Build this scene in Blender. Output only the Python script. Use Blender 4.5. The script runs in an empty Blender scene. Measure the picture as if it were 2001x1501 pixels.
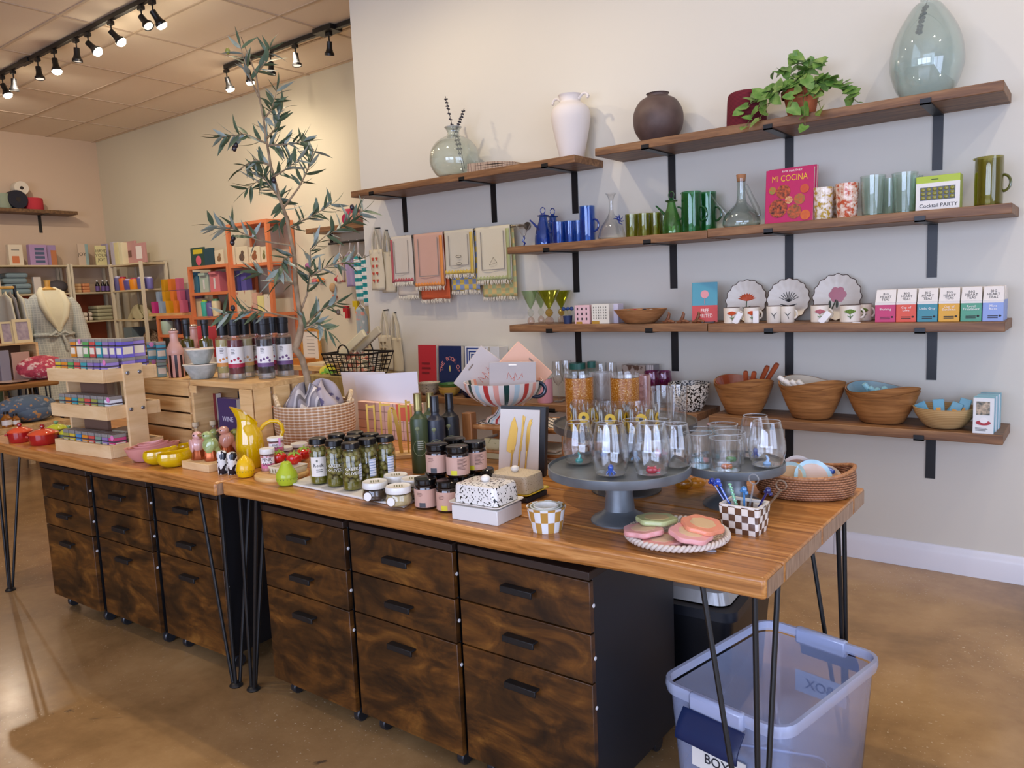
import bpy, math, random
from math import sin, cos, pi, radians, sqrt, hypot, atan2
from mathutils import Vector, Matrix
random.seed(7)
SC = bpy.context.scene
COL = SC.collection
# ---------- camera (solved from the photograph's vanishing points) ----------
FPX, CX, CY, CAMZ = 1513.39, 1000.5, 750.5, 1.36
RX = Vector((0.7958341526, 0.6040224640, -0.0424836963))
RY = Vector((0.0389289443, -0.1210547778, -0.9918821896))
RZ = Vector((-0.6042619786, 0.7877198764, -0.1198534834))
CAM = Vector((0, 0, CAMZ))
def ray(u, v): return RX*((u-CX)/FPX) + RY*((v-CY)/FPX) + RZ
def proj(x, y, z):
    p = Vector((x, y, z))-CAM; d = p.dot(RZ)
    return CX+FPX*p.dot(RX)/d, CY+FPX*p.dot(RY)/d, d
def T(u, v, z):
    d = ray(u, v); p = CAM+d*((z-CAMZ)/d.z); return p.x, p.y
def Wy(u, v, y):
    d = ray(u, v); p = CAM+d*(y/d.y); return p.x, p.z
def Wx(u, v, x):
    d = ray(u, v); p = CAM+d*(x/d.x); return p.y, p.z
def xat(u, y, z):
    k = (u-CX)/FPX; n = RX-RZ*k; return -(n.y*y+n.z*(z-CAMZ))/n.x
def zat(x, y, v):
    k = (v-CY)/FPX; n = RY-RZ*k; return CAMZ-(n.x*x+n.y*y)/n.z
def pxm(px, x, y, z): return px*proj(x, y, z)[2]/FPX
# ---------- materials ----------
def lin(h):
    h = h.lstrip('#'); c = [int(h[i:i+2], 16)/255 for i in (0, 2, 4)]
    return tuple(x/12.92 if x <= .04045 else ((x+.055)/1.055)**2.4 for x in c)+(1,)
MC = {}
def newmat(name):
    m = bpy.data.materials.new(name); m.use_nodes = True
    nt = m.node_tree; return m, nt, nt.nodes['Principled BSDF'], nt.links
def coords(nt, scale=(1, 1, 1), kind='Object', rot=(0, 0, 0)):
    tc = nt.nodes.new('ShaderNodeTexCoord'); mp = nt.nodes.new('ShaderNodeMapping')
    mp.inputs['Scale'].default_value = scale; mp.inputs['Rotation'].default_value = rot
    nt.links.new(tc.outputs[kind], mp.inputs[0]); return mp.outputs[0]
def ramp(nt, fac, stops, const=False):
    r = nt.nodes.new('ShaderNodeValToRGB'); e = r.color_ramp.elements
    if const: r.color_ramp.interpolation = 'CONSTANT'
    while len(e) < len(stops): e.new(.5)
    for k, (p, c) in zip(e, stops): k.position = p; k.color = lin(c) if isinstance(c, str) else c
    nt.links.new(fac, r.inputs[0]); return r.outputs[0]
def noise(nt, vec, scale=5, detail=4, rough=.5, dist=0):
    n = nt.nodes.new('ShaderNodeTexNoise'); n.inputs['Scale'].default_value = scale
    n.inputs['Detail'].default_value = detail; n.inputs['Roughness'].default_value = rough
    n.inputs['Distortion'].default_value = dist; nt.links.new(vec, n.inputs['Vector']); return n.outputs['Fac']
def bump(nt, b, h, strength=.3, dist=.01):
    n = nt.nodes.new('ShaderNodeBump'); n.inputs['Strength'].default_value = strength
    n.inputs['Distance'].default_value = dist
    nt.links.new(h, n.inputs['Height']); nt.links.new(n.outputs[0], b.inputs['Normal'])
def M(col, rough=.5, metal=0, n=None, bmp=None, coat=0, emit=0, name=None, sss=0):
    """plain or gently mottled material; n=(scale, other colour); bmp=(scale, strength)"""
    key = ('m', col, rough, metal, n, bmp, coat, emit, sss)
    if key in MC: return MC[key]
    m, nt, b, L = newmat(name or 'paint '+col)
    b.inputs['Base Color'].default_value = lin(col); b.inputs['Roughness'].default_value = rough
    b.inputs['Metallic'].default_value = metal; b.inputs['Coat Weight'].default_value = coat
    b.inputs['Coat Roughness'].default_value = .05
    if sss: b.inputs['Subsurface Weight'].default_value = sss
    if emit:
        b.inputs['Emission Color'].default_value = lin(col); b.inputs['Emission Strength'].default_value = emit
    if n or bmp: vec = coords(nt)
    if n: L.new(ramp(nt, noise(nt, vec, n[0]), [(.35, col), (.65, n[1])]), b.inputs['Base Color'])
    if bmp: bump(nt, b, noise(nt, vec, bmp[0]), bmp[1], .004)
    MC[key] = m; return m
def wood(c1, c2, c3, scale=(1, 12, 12), rough=.45, sc=3.0, name='wood', bs=.15):
    key = ('w', c1, c2, c3, scale, rough, sc)
    if key in MC: return MC[key]
    m, nt, b, L = newmat(name); vec = coords(nt, scale)
    f = noise(nt, vec, sc, 6, .6, .6)
    L.new(ramp(nt, f, [(.3, c1), (.5, c2), (.7, c3)]), b.inputs['Base Color'])
    b.inputs['Roughness'].default_value = rough; bump(nt, b, f, bs, .002)
    MC[key] = m; return m
def spots(base, spot, scale=40, lo=.5, hi=.55, rough=.2, spot2=None, vec_scale=(1, 1, 1), mode='noise', coat=0):
    key = ('s', base, spot, scale, lo, hi, rough, spot2, vec_scale, mode)
    if key in MC: return MC[key]
    m, nt, b, L = newmat('speckled '+base); vec = coords(nt, vec_scale)
    if mode == 'voro':
        v = nt.nodes.new('ShaderNodeTexVoronoi'); v.inputs['Scale'].default_value = scale
        L.new(vec, v.inputs['Vector']); f = v.outputs['Distance']
        L.new(ramp(nt, f, [(0, spot), (lo, spot), (hi, base)]), b.inputs['Base Color'])
    else:
        f = noise(nt, vec, scale, 2, .5)
        st = [(0, base), (lo, base), (hi, spot)]
        if spot2: st = [(0, spot2), (1-hi, spot2), (1-lo, base), (lo, base), (hi, spot)]
        L.new(ramp(nt, f, st), b.inputs['Base Color'])
    b.inputs['Roughness'].default_value = rough
    MC[key] = m; return m
def pattern(kind, cols, scale=(1, 1, 1), rough=.4, off=(0, 0, 0)):
    """kind: 'checker' (object space) or 'stripe' along X/Y/Z or 'ring' by angle"""
    key = ('p', kind, tuple(cols), scale, rough, off)
    if key in MC: return MC[key]
    m, nt, b, L = newmat(kind+' pattern'); b.inputs['Roughness'].default_value = rough
    vec = coords(nt, scale); sep = nt.nodes.new('ShaderNodeSeparateXYZ'); L.new(vec, sep.inputs[0])
    def mth(op, a, c=None):
        n = nt.nodes.new('ShaderNodeMath'); n.operation = op
        for i, q in enumerate((a, c)):
            if q is None: continue
            if isinstance(q, (int, float)): n.inputs[i].default_value = q
            else: L.new(q, n.inputs[i])
        return n.outputs[0]
    if kind == 'ring':
        ang = mth('ARCTAN2', sep.outputs[1], sep.outputs[0]); f = mth('FRACT', mth('MULTIPLY', mth('ADD', mth('DIVIDE', ang, 2*pi), 1.0), max(1, off[0])))
    elif kind == 'ringcheck':
        ang = mth('ARCTAN2', sep.outputs[1], sep.outputs[0])
        a = mth('FLOOR', mth('MULTIPLY', mth('ADD', mth('DIVIDE', ang, 2*pi), 1.0), off[0]))
        zz = mth('FLOOR', mth('MULTIPLY', sep.outputs[2], off[1]))
        f = mth('MULTIPLY', mth('FRACT', mth('MULTIPLY', mth('ADD', a, mth('ADD', zz, 20.0)), .5)), 1.0)
    elif kind == 'checker':
        s = None
        for i in range(3):
            q = mth('FLOOR', mth('ADD', sep.outputs[i], 100.013+off[i])); s = q if s is None else mth('ADD', s, q)
        f = mth('FRACT', mth('MULTIPLY', s, .5))
    else:
        f = mth('FRACT', mth('ADD', sep.outputs['XYZ'.index(kind[-1])], 100.0+off[0]))
    k = len(cols)
    L.new(ramp(nt, f, [(i/k, c) for i, c in enumerate(cols)], True), b.inputs['Base Color'])
    MC[key] = m; return m
def glass(tint='#ffffff', rough=.02, ior=1.5, body=0.0, bodycol=None, name='clear glass'):
    """thin-walled glass: tinted transparency plus Fresnel reflection, optional milky body"""
    key = ('g', tint, rough, ior, body, bodycol)
    if key in MC: return MC[key]
    m, nt, b, L = newmat(name); nt.nodes.remove(b)
    out = nt.nodes['Material Output']
    tr = nt.nodes.new('ShaderNodeBsdfTransparent'); tr.inputs[0].default_value = tuple(k**.27 for k in lin(tint))
    gl = nt.nodes.new('ShaderNodeBsdfGlossy'); gl.inputs['Roughness'].default_value = rough
    lw = nt.nodes.new('ShaderNodeLayerWeight'); lw.inputs[0].default_value = .5
    pw = nt.nodes.new('ShaderNodeMath'); pw.operation = 'POWER'; pw.inputs[1].default_value = 3; L.new(lw.outputs['Facing'], pw.inputs[0])
    fr = nt.nodes.new('ShaderNodeMath'); fr.operation = 'MULTIPLY_ADD'; r0 = ((ior-1)/(ior+1))**2
    fr.inputs[1].default_value = .9; fr.inputs[2].default_value = r0*1.7; L.new(pw.outputs[0], fr.inputs[0])
    mx = nt.nodes.new('ShaderNodeMixShader')
    L.new(fr.outputs[0], mx.inputs[0]); L.new(gl.outputs[0], mx.inputs[2])
    if body:
        df = nt.nodes.new('ShaderNodeBsdfPrincipled'); df.inputs['Base Color'].default_value = lin(bodycol or tint)
        df.inputs['Roughness'].default_value = .4
        m2 = nt.nodes.new('ShaderNodeMixShader'); m2.inputs[0].default_value = body*.32
        L.new(tr.outputs[0], m2.inputs[1]); L.new(df.outputs[0], m2.inputs[2]); L.new(m2.outputs[0], mx.inputs[1])
    else: L.new(tr.outputs[0], mx.inputs[1])
    L.new(mx.outputs[0], out.inputs[0]); MC[key] = m; return m
# ---------- mesh builder ----------
class G:
    def __init__(s): s.v = []; s.f = []
    def add(s, v, f):
        o = len(s.v); s.v += [tuple(p) for p in v]; s.f += [tuple(i+o for i in q) for q in f]; return s
    def box(s, x0, y0, z0, x1, y1, z1, mtx=None):
        v = [(x0, y0, z0), (x1, y0, z0), (x1, y1, z0), (x0, y1, z0), (x0, y0, z1), (x1, y0, z1), (x1, y1, z1), (x0, y1, z1)]
        if mtx is not None: v = [mtx @ Vector(p) for p in v]
        return s.add(v, [(0, 3, 2, 1), (4, 5, 6, 7), (0, 1, 5, 4), (1, 2, 6, 5), (2, 3, 7, 6), (3, 0, 4, 7)])
    def cbox(s, c, d, mtx=None):
        m = Matrix.Translation(c)
        if mtx is not None: m = m @ mtx
        return s.box(-d[0]/2, -d[1]/2, -d[2]/2, d[0]/2, d[1]/2, d[2]/2, m)
    def lathe(s, prof, n=24, c=(0, 0, 0), mtx=None, rad=None, cap=True):
        """prof: (r, z) list; r==0 makes a pole; rad(angle, z) optional radius factor"""
        v = []; rows = []
        for r, z in prof:
            if abs(r) < 1e-7: rows.append([len(v)]); v.append(Vector((0, 0, z)))
            else:
                row = []
                for i in range(n):
                    a = 2*pi*i/n; k = r*(rad(a, z) if rad else 1)
                    row.append(len(v)); v.append(Vector((k*cos(a), k*sin(a), z)))
                rows.append(row)
        f = []
        for a, b in zip(rows, rows[1:]):
            if len(a) == 1 and len(b) == 1: continue
            for i in range(n):
                j = (i+1) % n
                if len(a) == 1: f.append((a[0], b[j], b[i]))
                elif len(b) == 1: f.append((a[i], a[j], b[0]))
                else: f.append((a[i], a[j], b[j], b[i]))
        if cap:
            if len(rows[0]) > 1 : f.append(tuple(reversed(rows[0])))
            if len(rows[-1]) > 1 : f.append(tuple(rows[-1]))
        m = Matrix.Translation(c)
        if mtx is not None: m = m @ mtx
        return s.add([m @ p for p in v], f)
    def tube(s, pts, r, n=8, closed=False, cap=True):
        pts = [Vector(p) for p in pts]; k = len(pts); v = []; f = []; up = None
        for i, p in enumerate(pts):
            if closed: t = pts[(i+1) % k]-pts[i-1]
            else: t = pts[min(i+1, k-1)]-pts[max(i-1, 0)]
            t = t.normalized() if t.length > 1e-9 else Vector((0, 0, 1))
            if up is None: up = Vector((0, 0, 1)) if abs(t.z) < .9 else Vector((1, 0, 0))
            a = t.cross(up)
            if a.length < 1e-5: a = t.cross(Vector((0, 1, 0)))
            a.normalize(); b = a.cross(t).normalized(); up = b
            rr = r[i] if isinstance(r, (list, tuple)) else r
            for j in range(n):
                q = 2*pi*j/n; v.append(p+a*(rr*cos(q))+b*(rr*sin(q)))
        for i in range(k if closed else k-1):
            for j in range(n):
                a0 = i*n+j; a1 = i*n+(j+1) % n; c = (i+1) % k
                f.append((a0, a1, c*n+(j+1) % n, c*n+j))
        if cap and not closed:
            f.append(tuple(reversed(range(n)))); f.append(tuple(range((k-1)*n, k*n)))
        return s.add(v, f)
    def prism(s, poly, z0, z1, mtx=None):
        n = len(poly); v = [Vector((x, y, z0)) for x, y in poly]+[Vector((x, y, z1)) for x, y in poly]
        if mtx is not None: v = [mtx @ p for p in v]
        return s.add(v, [tuple(reversed(range(n))), tuple(range(n, 2*n))]+[(i, (i+1) % n, n+(i+1) % n, n+i) for i in range(n)])
    def ball(s, c, r, n=16, m=10, mtx=None):
        if not isinstance(r, (tuple, list)): r = (r, r, r)
        pr = [(sin(pi*i/m), -cos(pi*i/m)) for i in range(m+1)]; pr[0] = (0, -1); pr[-1] = (0, 1)
        mm = Matrix.Translation(c) @ (mtx or Matrix()) @ Matrix.Diagonal((r[0], r[1], r[2], 1))
        return s.lathe(pr, n, mtx=mm, cap=False)
    def grid(s, fn, nu, nv, thick=0):
        v = [Vector(fn(i/nu, j/nv)) for j in range(nv+1) for i in range(nu+1)]; w = nu+1
        f = [(j*w+i, j*w+i+1, (j+1)*w+i+1, (j+1)*w+i) for j in range(nv) for i in range(nu)]
        return s.add(v, f)
    def obj(s, name, mat, parent=None, smooth=35, bevel=0, loc=None, sub=0, thick=0, rz=0, seg=2):
        me = bpy.data.meshes.new(name); me.from_pydata(s.v, [], s.f); me.validate(); 
        o = bpy.data.objects.new(name, me); COL.objects.link(o)
        if mat: me.materials.append(mat)
        if smooth:
            me.shade_smooth(); me.set_sharp_from_angle(angle=radians(smooth))
        if parent: o.parent = parent
        if loc: o.location = loc
        if rz: o.rotation_euler.z = rz
        if thick:
            md = o.modifiers.new('s', 'SOLIDIFY'); md.thickness = thick; md.offset = 0
        if bevel:
            md = o.modifiers.new('b', 'BEVEL'); md.width = bevel; md.segments = seg; md.limit_method = 'ANGLE'; md.angle_limit = radians(40)
        if sub:
            md = o.modifiers.new('u', 'SUBSURF'); md.levels = sub; md.render_levels = sub
        return o
def tag(o, label, cat, group=None):
    o['label'] = label; o['category'] = cat
    if group: o['group'] = group
    return o
def thing(name, label, cat, loc=(0, 0, 0), rz=0, group=None):
    o = bpy.data.objects.new(name, None); COL.objects.link(o); o.empty_display_size = .05
    o.location = loc; o.rotation_euler = (0, 0, rz); return tag(o, label, cat, group)
def struct(o): o['kind'] = 'structure'; return o
KIDS = {}
def dup(root, loc, rz=None, label=None):
    r = root.copy(); COL.objects.link(r); r.location = loc
    if rz is not None: r.rotation_euler.z = rz
    if label: r['label'] = label
    for ch in list(root.children):
        c = ch.copy(); COL.objects.link(c); c.parent = r
        for g in list(ch.children):
            d = g.copy(); COL.objects.link(d); d.parent = c
    return r
def mcol(o, m):
    """give one copy its own mesh material"""
    o.data = o.data.copy(); o.data.materials.clear(); o.data.materials.append(m)
def kid(root, name):
    for c in root.children:
        if c.name.split('.')[0] == name: return c
TEXTS = []
def text(par, s, size, loc, rot, mat, ext=.0006, name='lettering', align='CENTER', sx=1, space=1, cyl=None, part=True):
    """lettering; cyl=(radius, height, angle) wraps it round an upright cylinder"""
    cu = bpy.data.curves.new(name, 'FONT'); cu.body = s; cu.size = size; cu.extrude = ext
    cu.align_x = align; cu.align_y = 'CENTER'; cu.resolution_u = 1 if size < .02 else 3; cu.space_line = space
    o = bpy.data.objects.new(name, cu); COL.objects.link(o)
    TEXTS.append((o, mat, par, loc, rot, sx, cyl, name)); return o
def ctext(par, s, size, R, z, ang, mat, sx=1, space=1):
    return text(par, s, size, (0, 0, 0), (0, 0, 0), mat, .0004, sx=sx, space=space, cyl=(R, z, ang))
def finish_text():
    bpy.context.view_layer.update(); dg = bpy.context.evaluated_depsgraph_get()
    for o, mat, par, loc, rot, sx, cyl, name in TEXTS:
        me = bpy.data.meshes.new_from_object(o.evaluated_get(dg)); me.materials.clear(); me.materials.append(mat)
        if cyl:
            R, z, ang = cyl
            for v in me.vertices:
                x, y, d = v.co; a = x*sx/R+ang; r = R+.0007+d
                v.co = (r*sin(a), -r*cos(a), y+z)
        n = bpy.data.objects.new(name, me); COL.objects.link(n)
        if not cyl: n.location = loc; n.rotation_euler = rot; n.scale = (sx, 1, 1)
        if par: n.parent = par
        bpy.data.objects.remove(o)
def wrap(R, z0, z1, a0, a1, n=12):
    """a label patch on an upright cylinder, angles from the front (-y)"""
    return G().grid(lambda s, t: ((R+.0005)*sin(a0+(a1-a0)*s), -(R+.0005)*cos(a0+(a1-a0)*s), z0+(z1-z0)*t), n, 1)
def clines(par, R, z0, z1, a0, a1, n, mat, name='fine_print'):
    """unreadable fine print: short strips round a cylinder"""
    g = G(); h = (z1-z0)/n; rn = random.Random(n)
    for i in range(n):
        w = wrap(R+.0004, z0+h*(i+.3), z0+h*(i+.75), a0, a0+(a1-a0)*rn.uniform(.55, 1), 6); g.add(w.v, w.f)
    return g.obj(name, mat, par)
def flines(par, x0, x1, z0, z1, n, mat, y=-.0008, name='fine_print'):
    g = G(); h = (z1-z0)/n; rn = random.Random(n)
    for i in range(n): g.box(x0, y-.0004, z0+h*(i+.3), x0+(x1-x0)*rn.uniform(.6, 1), y, z0+h*(i+.75))
    return g.obj(name, mat, par, 0)
def face(x, y, off=0): return atan2(-x, y)+off
FRONT = (pi/2, 0, 0)          # text standing upright, facing -y
def arc(c, r, a0, a1, n, plane='xz'):
    out = []
    for i in range(n+1):
        a = a0+(a1-a0)*i/n; p, q = r*cos(a), r*sin(a)
        out.append((c[0]+p, c[1], c[2]+q) if plane == 'xz' else (c[0]+p, c[1]+q, c[2]) if plane == 'xy' else (c[0], c[1]+p, c[2]+q))
    return out
def wall_of(prof, t):
    """open vessel: outer profile up, inner profile back down"""
    inner = [(max(r-t, 0.0), max(z, prof[0][1]+t)) for r, z in prof]
    inner = [(r, z) for r, z in inner if z > prof[0][1]+t*.99]
    return [(0, prof[0][1])]+prof+list(reversed(inner))+[(0, prof[0][1]+t)]
def smooth_prof(p, k=4):
    """Catmull-Rom through the profile points, so thrown shapes stay round"""
    q = [p[0]]+list(p)+[p[-1]]; out = []
    for i in range(1, len(q)-2):
        for j in range(k):
            t = j/k; out.append(tuple(.5*(2*q[i][d]+(q[i+1][d]-q[i-1][d])*t+(2*q[i-1][d]-5*q[i][d]+4*q[i+1][d]-q[i+2][d])*t*t+(3*q[i][d]-q[i-1][d]-3*q[i+1][d]+q[i+2][d])*t**3) for d in (0, 1)))
    return [(max(r, 0), min(max(z, p[0][1]), max(a[1] for a in p))) for r, z in out+[p[-1]]]
def place(u, z0, vb=None, y=None, rb=0):
    """where a thing stands: on plane z0, either front edge at image row vb or centre at depth y"""
    if y is None:
        x, y = T(u, vb, z0); k = hypot(x, y); return x+x/k*rb, y+y/k*rb
    return xat(u, y, z0), y
def turned(name, label, cat, u, w, vt, parts, z0, vb=None, y=None, group=None, n=28, rz=0, wall=0, H=None, rad=None):
    """a lathed thing; profiles in units of half width w (pixels) and of height"""
    x, yy = place(u, z0, vb, y)
    R = pxm(w, x, yy, z0)/2
    rb = R*max(.2, parts[0][1][0][0] or parts[0][1][1][0])
    x, yy = place(u, z0, vb, y, rb)
    R = pxm(w, x, yy, z0)/2
    if H is None: H = zat(x, yy, vt)-z0
    loc = (x, yy, z0); root = None
    if len(parts) > 1: root = thing(name, label, cat, loc, rz, group)
    for p in parts:
        pr = [(r*R, z*H) for r, z in p[1]]
        g = G(); wl = p[3] if len(p) > 3 else 0
        g.lathe(wall_of(pr, wl) if wl else pr, n, rad=rad, cap=not wl)
        if root: g.obj(p[0], p[2], root)
        else:
            root = tag(g.obj(name, p[2], None, loc=loc, rz=rz), label, cat, group)
    root['R'] = R; root['H'] = H
    return root, x, yy, R, H
def done(o):
    for k in ('R', 'H'):
        if k in o: del o[k]

def relax(items, iters=60):
    """nudge standing things apart until none touch; items: (object, radius)"""
    P = [[o.location.x, o.location.y, r] for o, r in items]
    for _ in range(iters):
        for i in range(len(P)):
            for j in range(i):
                dx, dy = P[i][0]-P[j][0], P[i][1]-P[j][1]; d = hypot(dx, dy) or 1e-6; m = P[i][2]+P[j][2]+.0008
                if d < m:
                    k = (m-d)/d*.5; P[i][0] += dx*k; P[i][1] += dy*k; P[j][0] -= dx*k; P[j][1] -= dy*k
    for (o, r), p in zip(items, P): o.location.x, o.location.y = p[0], p[1]
# ---------- the setting ----------
XL, YB, YA, XA, XR, YF, ZC = -11.65, 5.59, 3.885, -4.265, 3.2, -4.5, 3.73
def floor_mat():
    m, nt, b, L = newmat('stained concrete'); vec = coords(nt)
    f = noise(nt, vec, 1.5, 9, .66, .15)
    c = ramp(nt, f, [(.3, '#755a38'), (.45, '#91714a'), (.6, '#a6855a'), (.75, '#b6996e')])
    f2 = noise(nt, vec, 85, 2, .5); w0 = ramp(nt, f2, [(.66, '#000000'), (.70, '#ffffff')]); w1 = ramp(nt, noise(nt, vec, 2.2, 3, .6), [(.45, '#000000'), (.62, '#ffffff')])
    wm = nt.nodes.new('ShaderNodeMixRGB'); wm.blend_type = 'MULTIPLY'; wm.inputs[0].default_value = 1; L.new(w0, wm.inputs[1]); L.new(w1, wm.inputs[2]); w = wm.outputs[0]
    f3 = noise(nt, vec, 1.6, 6, .7, 2); cr = ramp(nt, f3, [(.27, '#ffffff'), (.32, '#000000')])
    m1 = nt.nodes.new('ShaderNodeMixRGB'); m1.inputs[2].default_value = lin('#c9b594')
    L.new(c, m1.inputs[1]); L.new(w, m1.inputs[0])
    m2 = nt.nodes.new('ShaderNodeMixRGB'); m2.inputs[2].default_value = lin('#57483a')
    L.new(m1.outputs[0], m2.inputs[1]); L.new(cr, m2.inputs[0]); L.new(m2.outputs[0], b.inputs['Base Color'])
    L.new(ramp(nt, f, [(.3, '#8a8a8a'), (.7, '#6c6c6c')]), b.inputs['Roughness'])
    bump(nt, b, f2, .05, .002); return m
def block_mat():
    m, nt, b, L = newmat('painted block'); vec = coords(nt, (1, 1, 1), 'Object', (pi/2, 0, 0))
    k = nt.nodes.new('ShaderNodeTexBrick'); k.inputs['Scale'].default_value = 1
    k.inputs['Brick Width'].default_value = .41; k.inputs['Row Height'].default_value = .203
    k.inputs['Mortar Size'].default_value = .004; k.inputs['Mortar Smooth'].default_value = .6
    L.new(vec, k.inputs['Vector']); b.inputs['Base Color'].default_value = lin('#ccc4ac'); b.inputs['Roughness'].default_value = .6
    bump(nt, b, k.outputs['Fac'], -.25, .004); return m
W_ACC = M('#d7d3c5', .55, bmp=(60, .04)); W_L = M('#cdb59b', .6); CEIL = M('#eddfcb', .9, bmp=(90, .15))
struct(G().box(XL, YF, -.1, XR, YB, 0).obj('floor', floor_mat(), smooth=0))
ce = struct(G().box(XL, YF, ZC, XR, YB, ZC+.1).obj('ceiling', CEIL, smooth=0))
g = G(); x = -6.83-1.2192*3
while x < XR: g.box(x-.012, YF, ZC-.006, x+.012, YB, ZC+.001); x += 1.2192
y = 3.70-.6096*13
while y < YB: g.box(XL, y-.012, ZC-.0065, XR, y+.012, ZC+.001); y += .6096
g.obj('ceiling_grid', M('#c9b59e', .7), ce, 0)
struct(G().box(XL, YB, 0, XA+.3, YB+.1, ZC).obj('wall_back', block_mat(), smooth=0))
struct(G().box(XL-.1, YF, 0, XL, YB+.1, ZC).obj('wall_left', W_L, smooth=0))
struct(G().box(XA, YA, 0, XR, YB+.1, ZC).obj('wall_accent', W_ACC, smooth=0))
g = G().box(XR, YF, 0, XR+.1, -2.6, ZC).box(XR, 1.6, 0, XR+.1, YB, ZC).box(XR, -2.6, 0, XR+.1, 1.6, .25).box(XR, -2.6, 2.75, XR+.1, 1.6, ZC)
struct(g.obj('wall_right', M('#cfcac6', .6), smooth=0))
g = G()
for y in (-2.6, -.53, 1.55): g.box(XR, y, .25, XR+.1, y+.05, 2.75)
g.box(XR, -2.6, .25, XR+.1, 1.6, .3).box(XR, -2.6, 2.7, XR+.1, 1.6, 2.75)
struct(g.obj('window_2', M('#3a3a3a', .4), smooth=0))
g = G(); y0, y1 = YF-.12, YF
g.box(XL, y0, 0, -3.2, y1, ZC).box(2.6, y0, 0, XR, y1, ZC).box(-3.2, y0, 0, 2.6, y1, .35).box(-3.2, y0, 2.95, 2.6, y1, ZC)
struct(g.obj('wall_front', W_L, smooth=0))
g = G()
for x in (-3.2, -1.27, .67, 2.55): g.box(x, y0, .35, x+.05, y1, 2.95)
g.box(-3.2, y0, .35, 2.6, y1, .4).box(-3.2, y0, 2.9, 2.6, y1, 2.95)
struct(g.obj('window_1', M('#3a3a3a', .4), smooth=0))
BB = M('#e6e6ea', .35)
pr = [(0, 0), (-.016, 0), (-.016, .085), (-.012, .1), (-.006, .108), (-.004, .12), (0, .122)]
for nm, xa, xb in (('baseboard_right', -1.012, XR), ('baseboard_centre', XA, -1.014)):
    g = G(); n = len(pr)
    g.add([(xa, YA+a, b) for a, b in pr]+[(xb, YA+a, b) for a, b in pr], [(i, (i+1) % n, n+(i+1) % n, n+i) for i in range(n)]+[tuple(reversed(range(n))), tuple(range(n, 2*n))])
    struct(g.obj(nm, BB, smooth=30))
g = G().box(XL, 5.575, 0, XA, YB, .1); struct(g.obj('baseboard_back', BB, smooth=0))
# ---------- track lights ----------
BLK = M('#141414', .4); BULB = M('#fff1cf', .3, emit=60); BULB_OFF = M('#d9d0c2', .2, emit=1.2)
def rail(nm, y, xa, xb, z, label):
    r = tag(G().box(xa, y-.018, z, xb, y+.018, ZC-.006).obj(nm, BLK, smooth=0, bevel=.003), label, 'track')
    return r
ra = rail('lighting_track', 3.36, XL+.05, 2.9, 3.685, 'long black lighting track on the ceiling at upper left')
G().box(-8.3, 3.33, 3.68, -8.1, 3.39, 3.724).obj('power_feed', BLK, ra, bevel=.004)
rb = rail('lighting_track', 4.77, -7.12, -4.3, 3.685, 'short black lighting track behind the top of the olive tree')
G().box(-5.66, 4.70, 3.68, -5.42, 4.84, 3.724).obj('power_feed', BLK, rb, bevel=.004)
def head(u, y, lit, tilt, label, grp):
    z = 3.68; x = xat(u, y, z-.05)
    t = thing('track_spotlight', label, 'spotlight', (x, y, z), 0, grp)
    G().box(-.03, -.018, -.03, .03, .018, 0).obj('connector', BLK, t, bevel=.003)
    G().tube([(0, 0, -.03), (0, 0, -.085)], .006).obj('stem', BLK, t)
    m = Matrix.Translation((0, 0, -.085)) @ Matrix.Rotation(radians(tilt[0]), 4, 'X') @ Matrix.Rotation(radians(tilt[1]), 4, 'Y')
    h = G().lathe([(0, .012), (.024, .01), (.025, -.045), (.033, -.075), (.043, -.085), (.043, -.105), (.038, -.105), (.03, -.08), (0, -.08)], 20, mtx=m).obj('lamp_housing', BLK, t)
    if lit: G().lathe([(0, -.078), (.03, -.08), (.041, -.098), (.042, -.108), (.03, -.126), (0, -.132)], 20, mtx=m).obj('bulb', BULB, h)
    else: G().lathe([(0, -.079), (.029, -.081), (.036, -.1), (0, -.102)], 20, mtx=m).obj('bulb', BULB_OFF, h)
    if lit:
        l = bpy.data.lights.new('bulb_lamp', 'POINT'); l.energy = 1.2; l.color = (1, .84, .64); l.shadow_soft_size = .03
        o = bpy.data.objects.new('bulb_lamp', l); COL.objects.link(o); o.location = Vector((x, y, z))+m @ Vector((0, 0, -.175))
    return x
for u, lit, tl, w in ((5, 1, (12, -18), 'lit black spotlight at the far left end of the long track'),
    (26, 0, (0, 8), 'dim black spotlight beside the far left lit one on the long track'),
    (74, 0, (0, -6), 'dim black spotlight with a flared rim left of the lit lamp at track feed'),
    (106, 1, (0, -12), 'lit black spotlight just right of the long track power feed'),
    (149, 0, (0, 6), 'dim bell-shaped spotlight hanging straight down mid way on the long track'),
    (172, 1, (28, -38), 'lit spotlight swung to the right in the middle of the long track'),
    (217, 1, (30, -30), 'brightest lit spotlight on the long track near the window side'),
    (276, 0, (10, -40), 'black spotlight tilted sideways below the long track at the frame top'),
    (298, 1, (30, -10), 'lit spotlight at the top frame edge on the long track')):
    head(u, 3.36, lit, tl, w, 'spotlights on the long track')
for u, lit, tl, w in ((443, 1, (12, -4), 'lit spotlight at the left end of the short track'),
    (484, 1, (10, 0), 'second lit spotlight on the short track behind the olive leaves'),
    (529, 0, (0, 4), 'dim spotlight right of the olive twig on the short track'),
    (577, 0, (0, -6), 'dim spotlight left of the power feed on the short track'),
    (643, 0, (8, 14), 'dim spotlight nearest the pale wall on the short track')):
    head(u, 4.77, lit, tl, w, 'spotlights on the short track')
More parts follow.
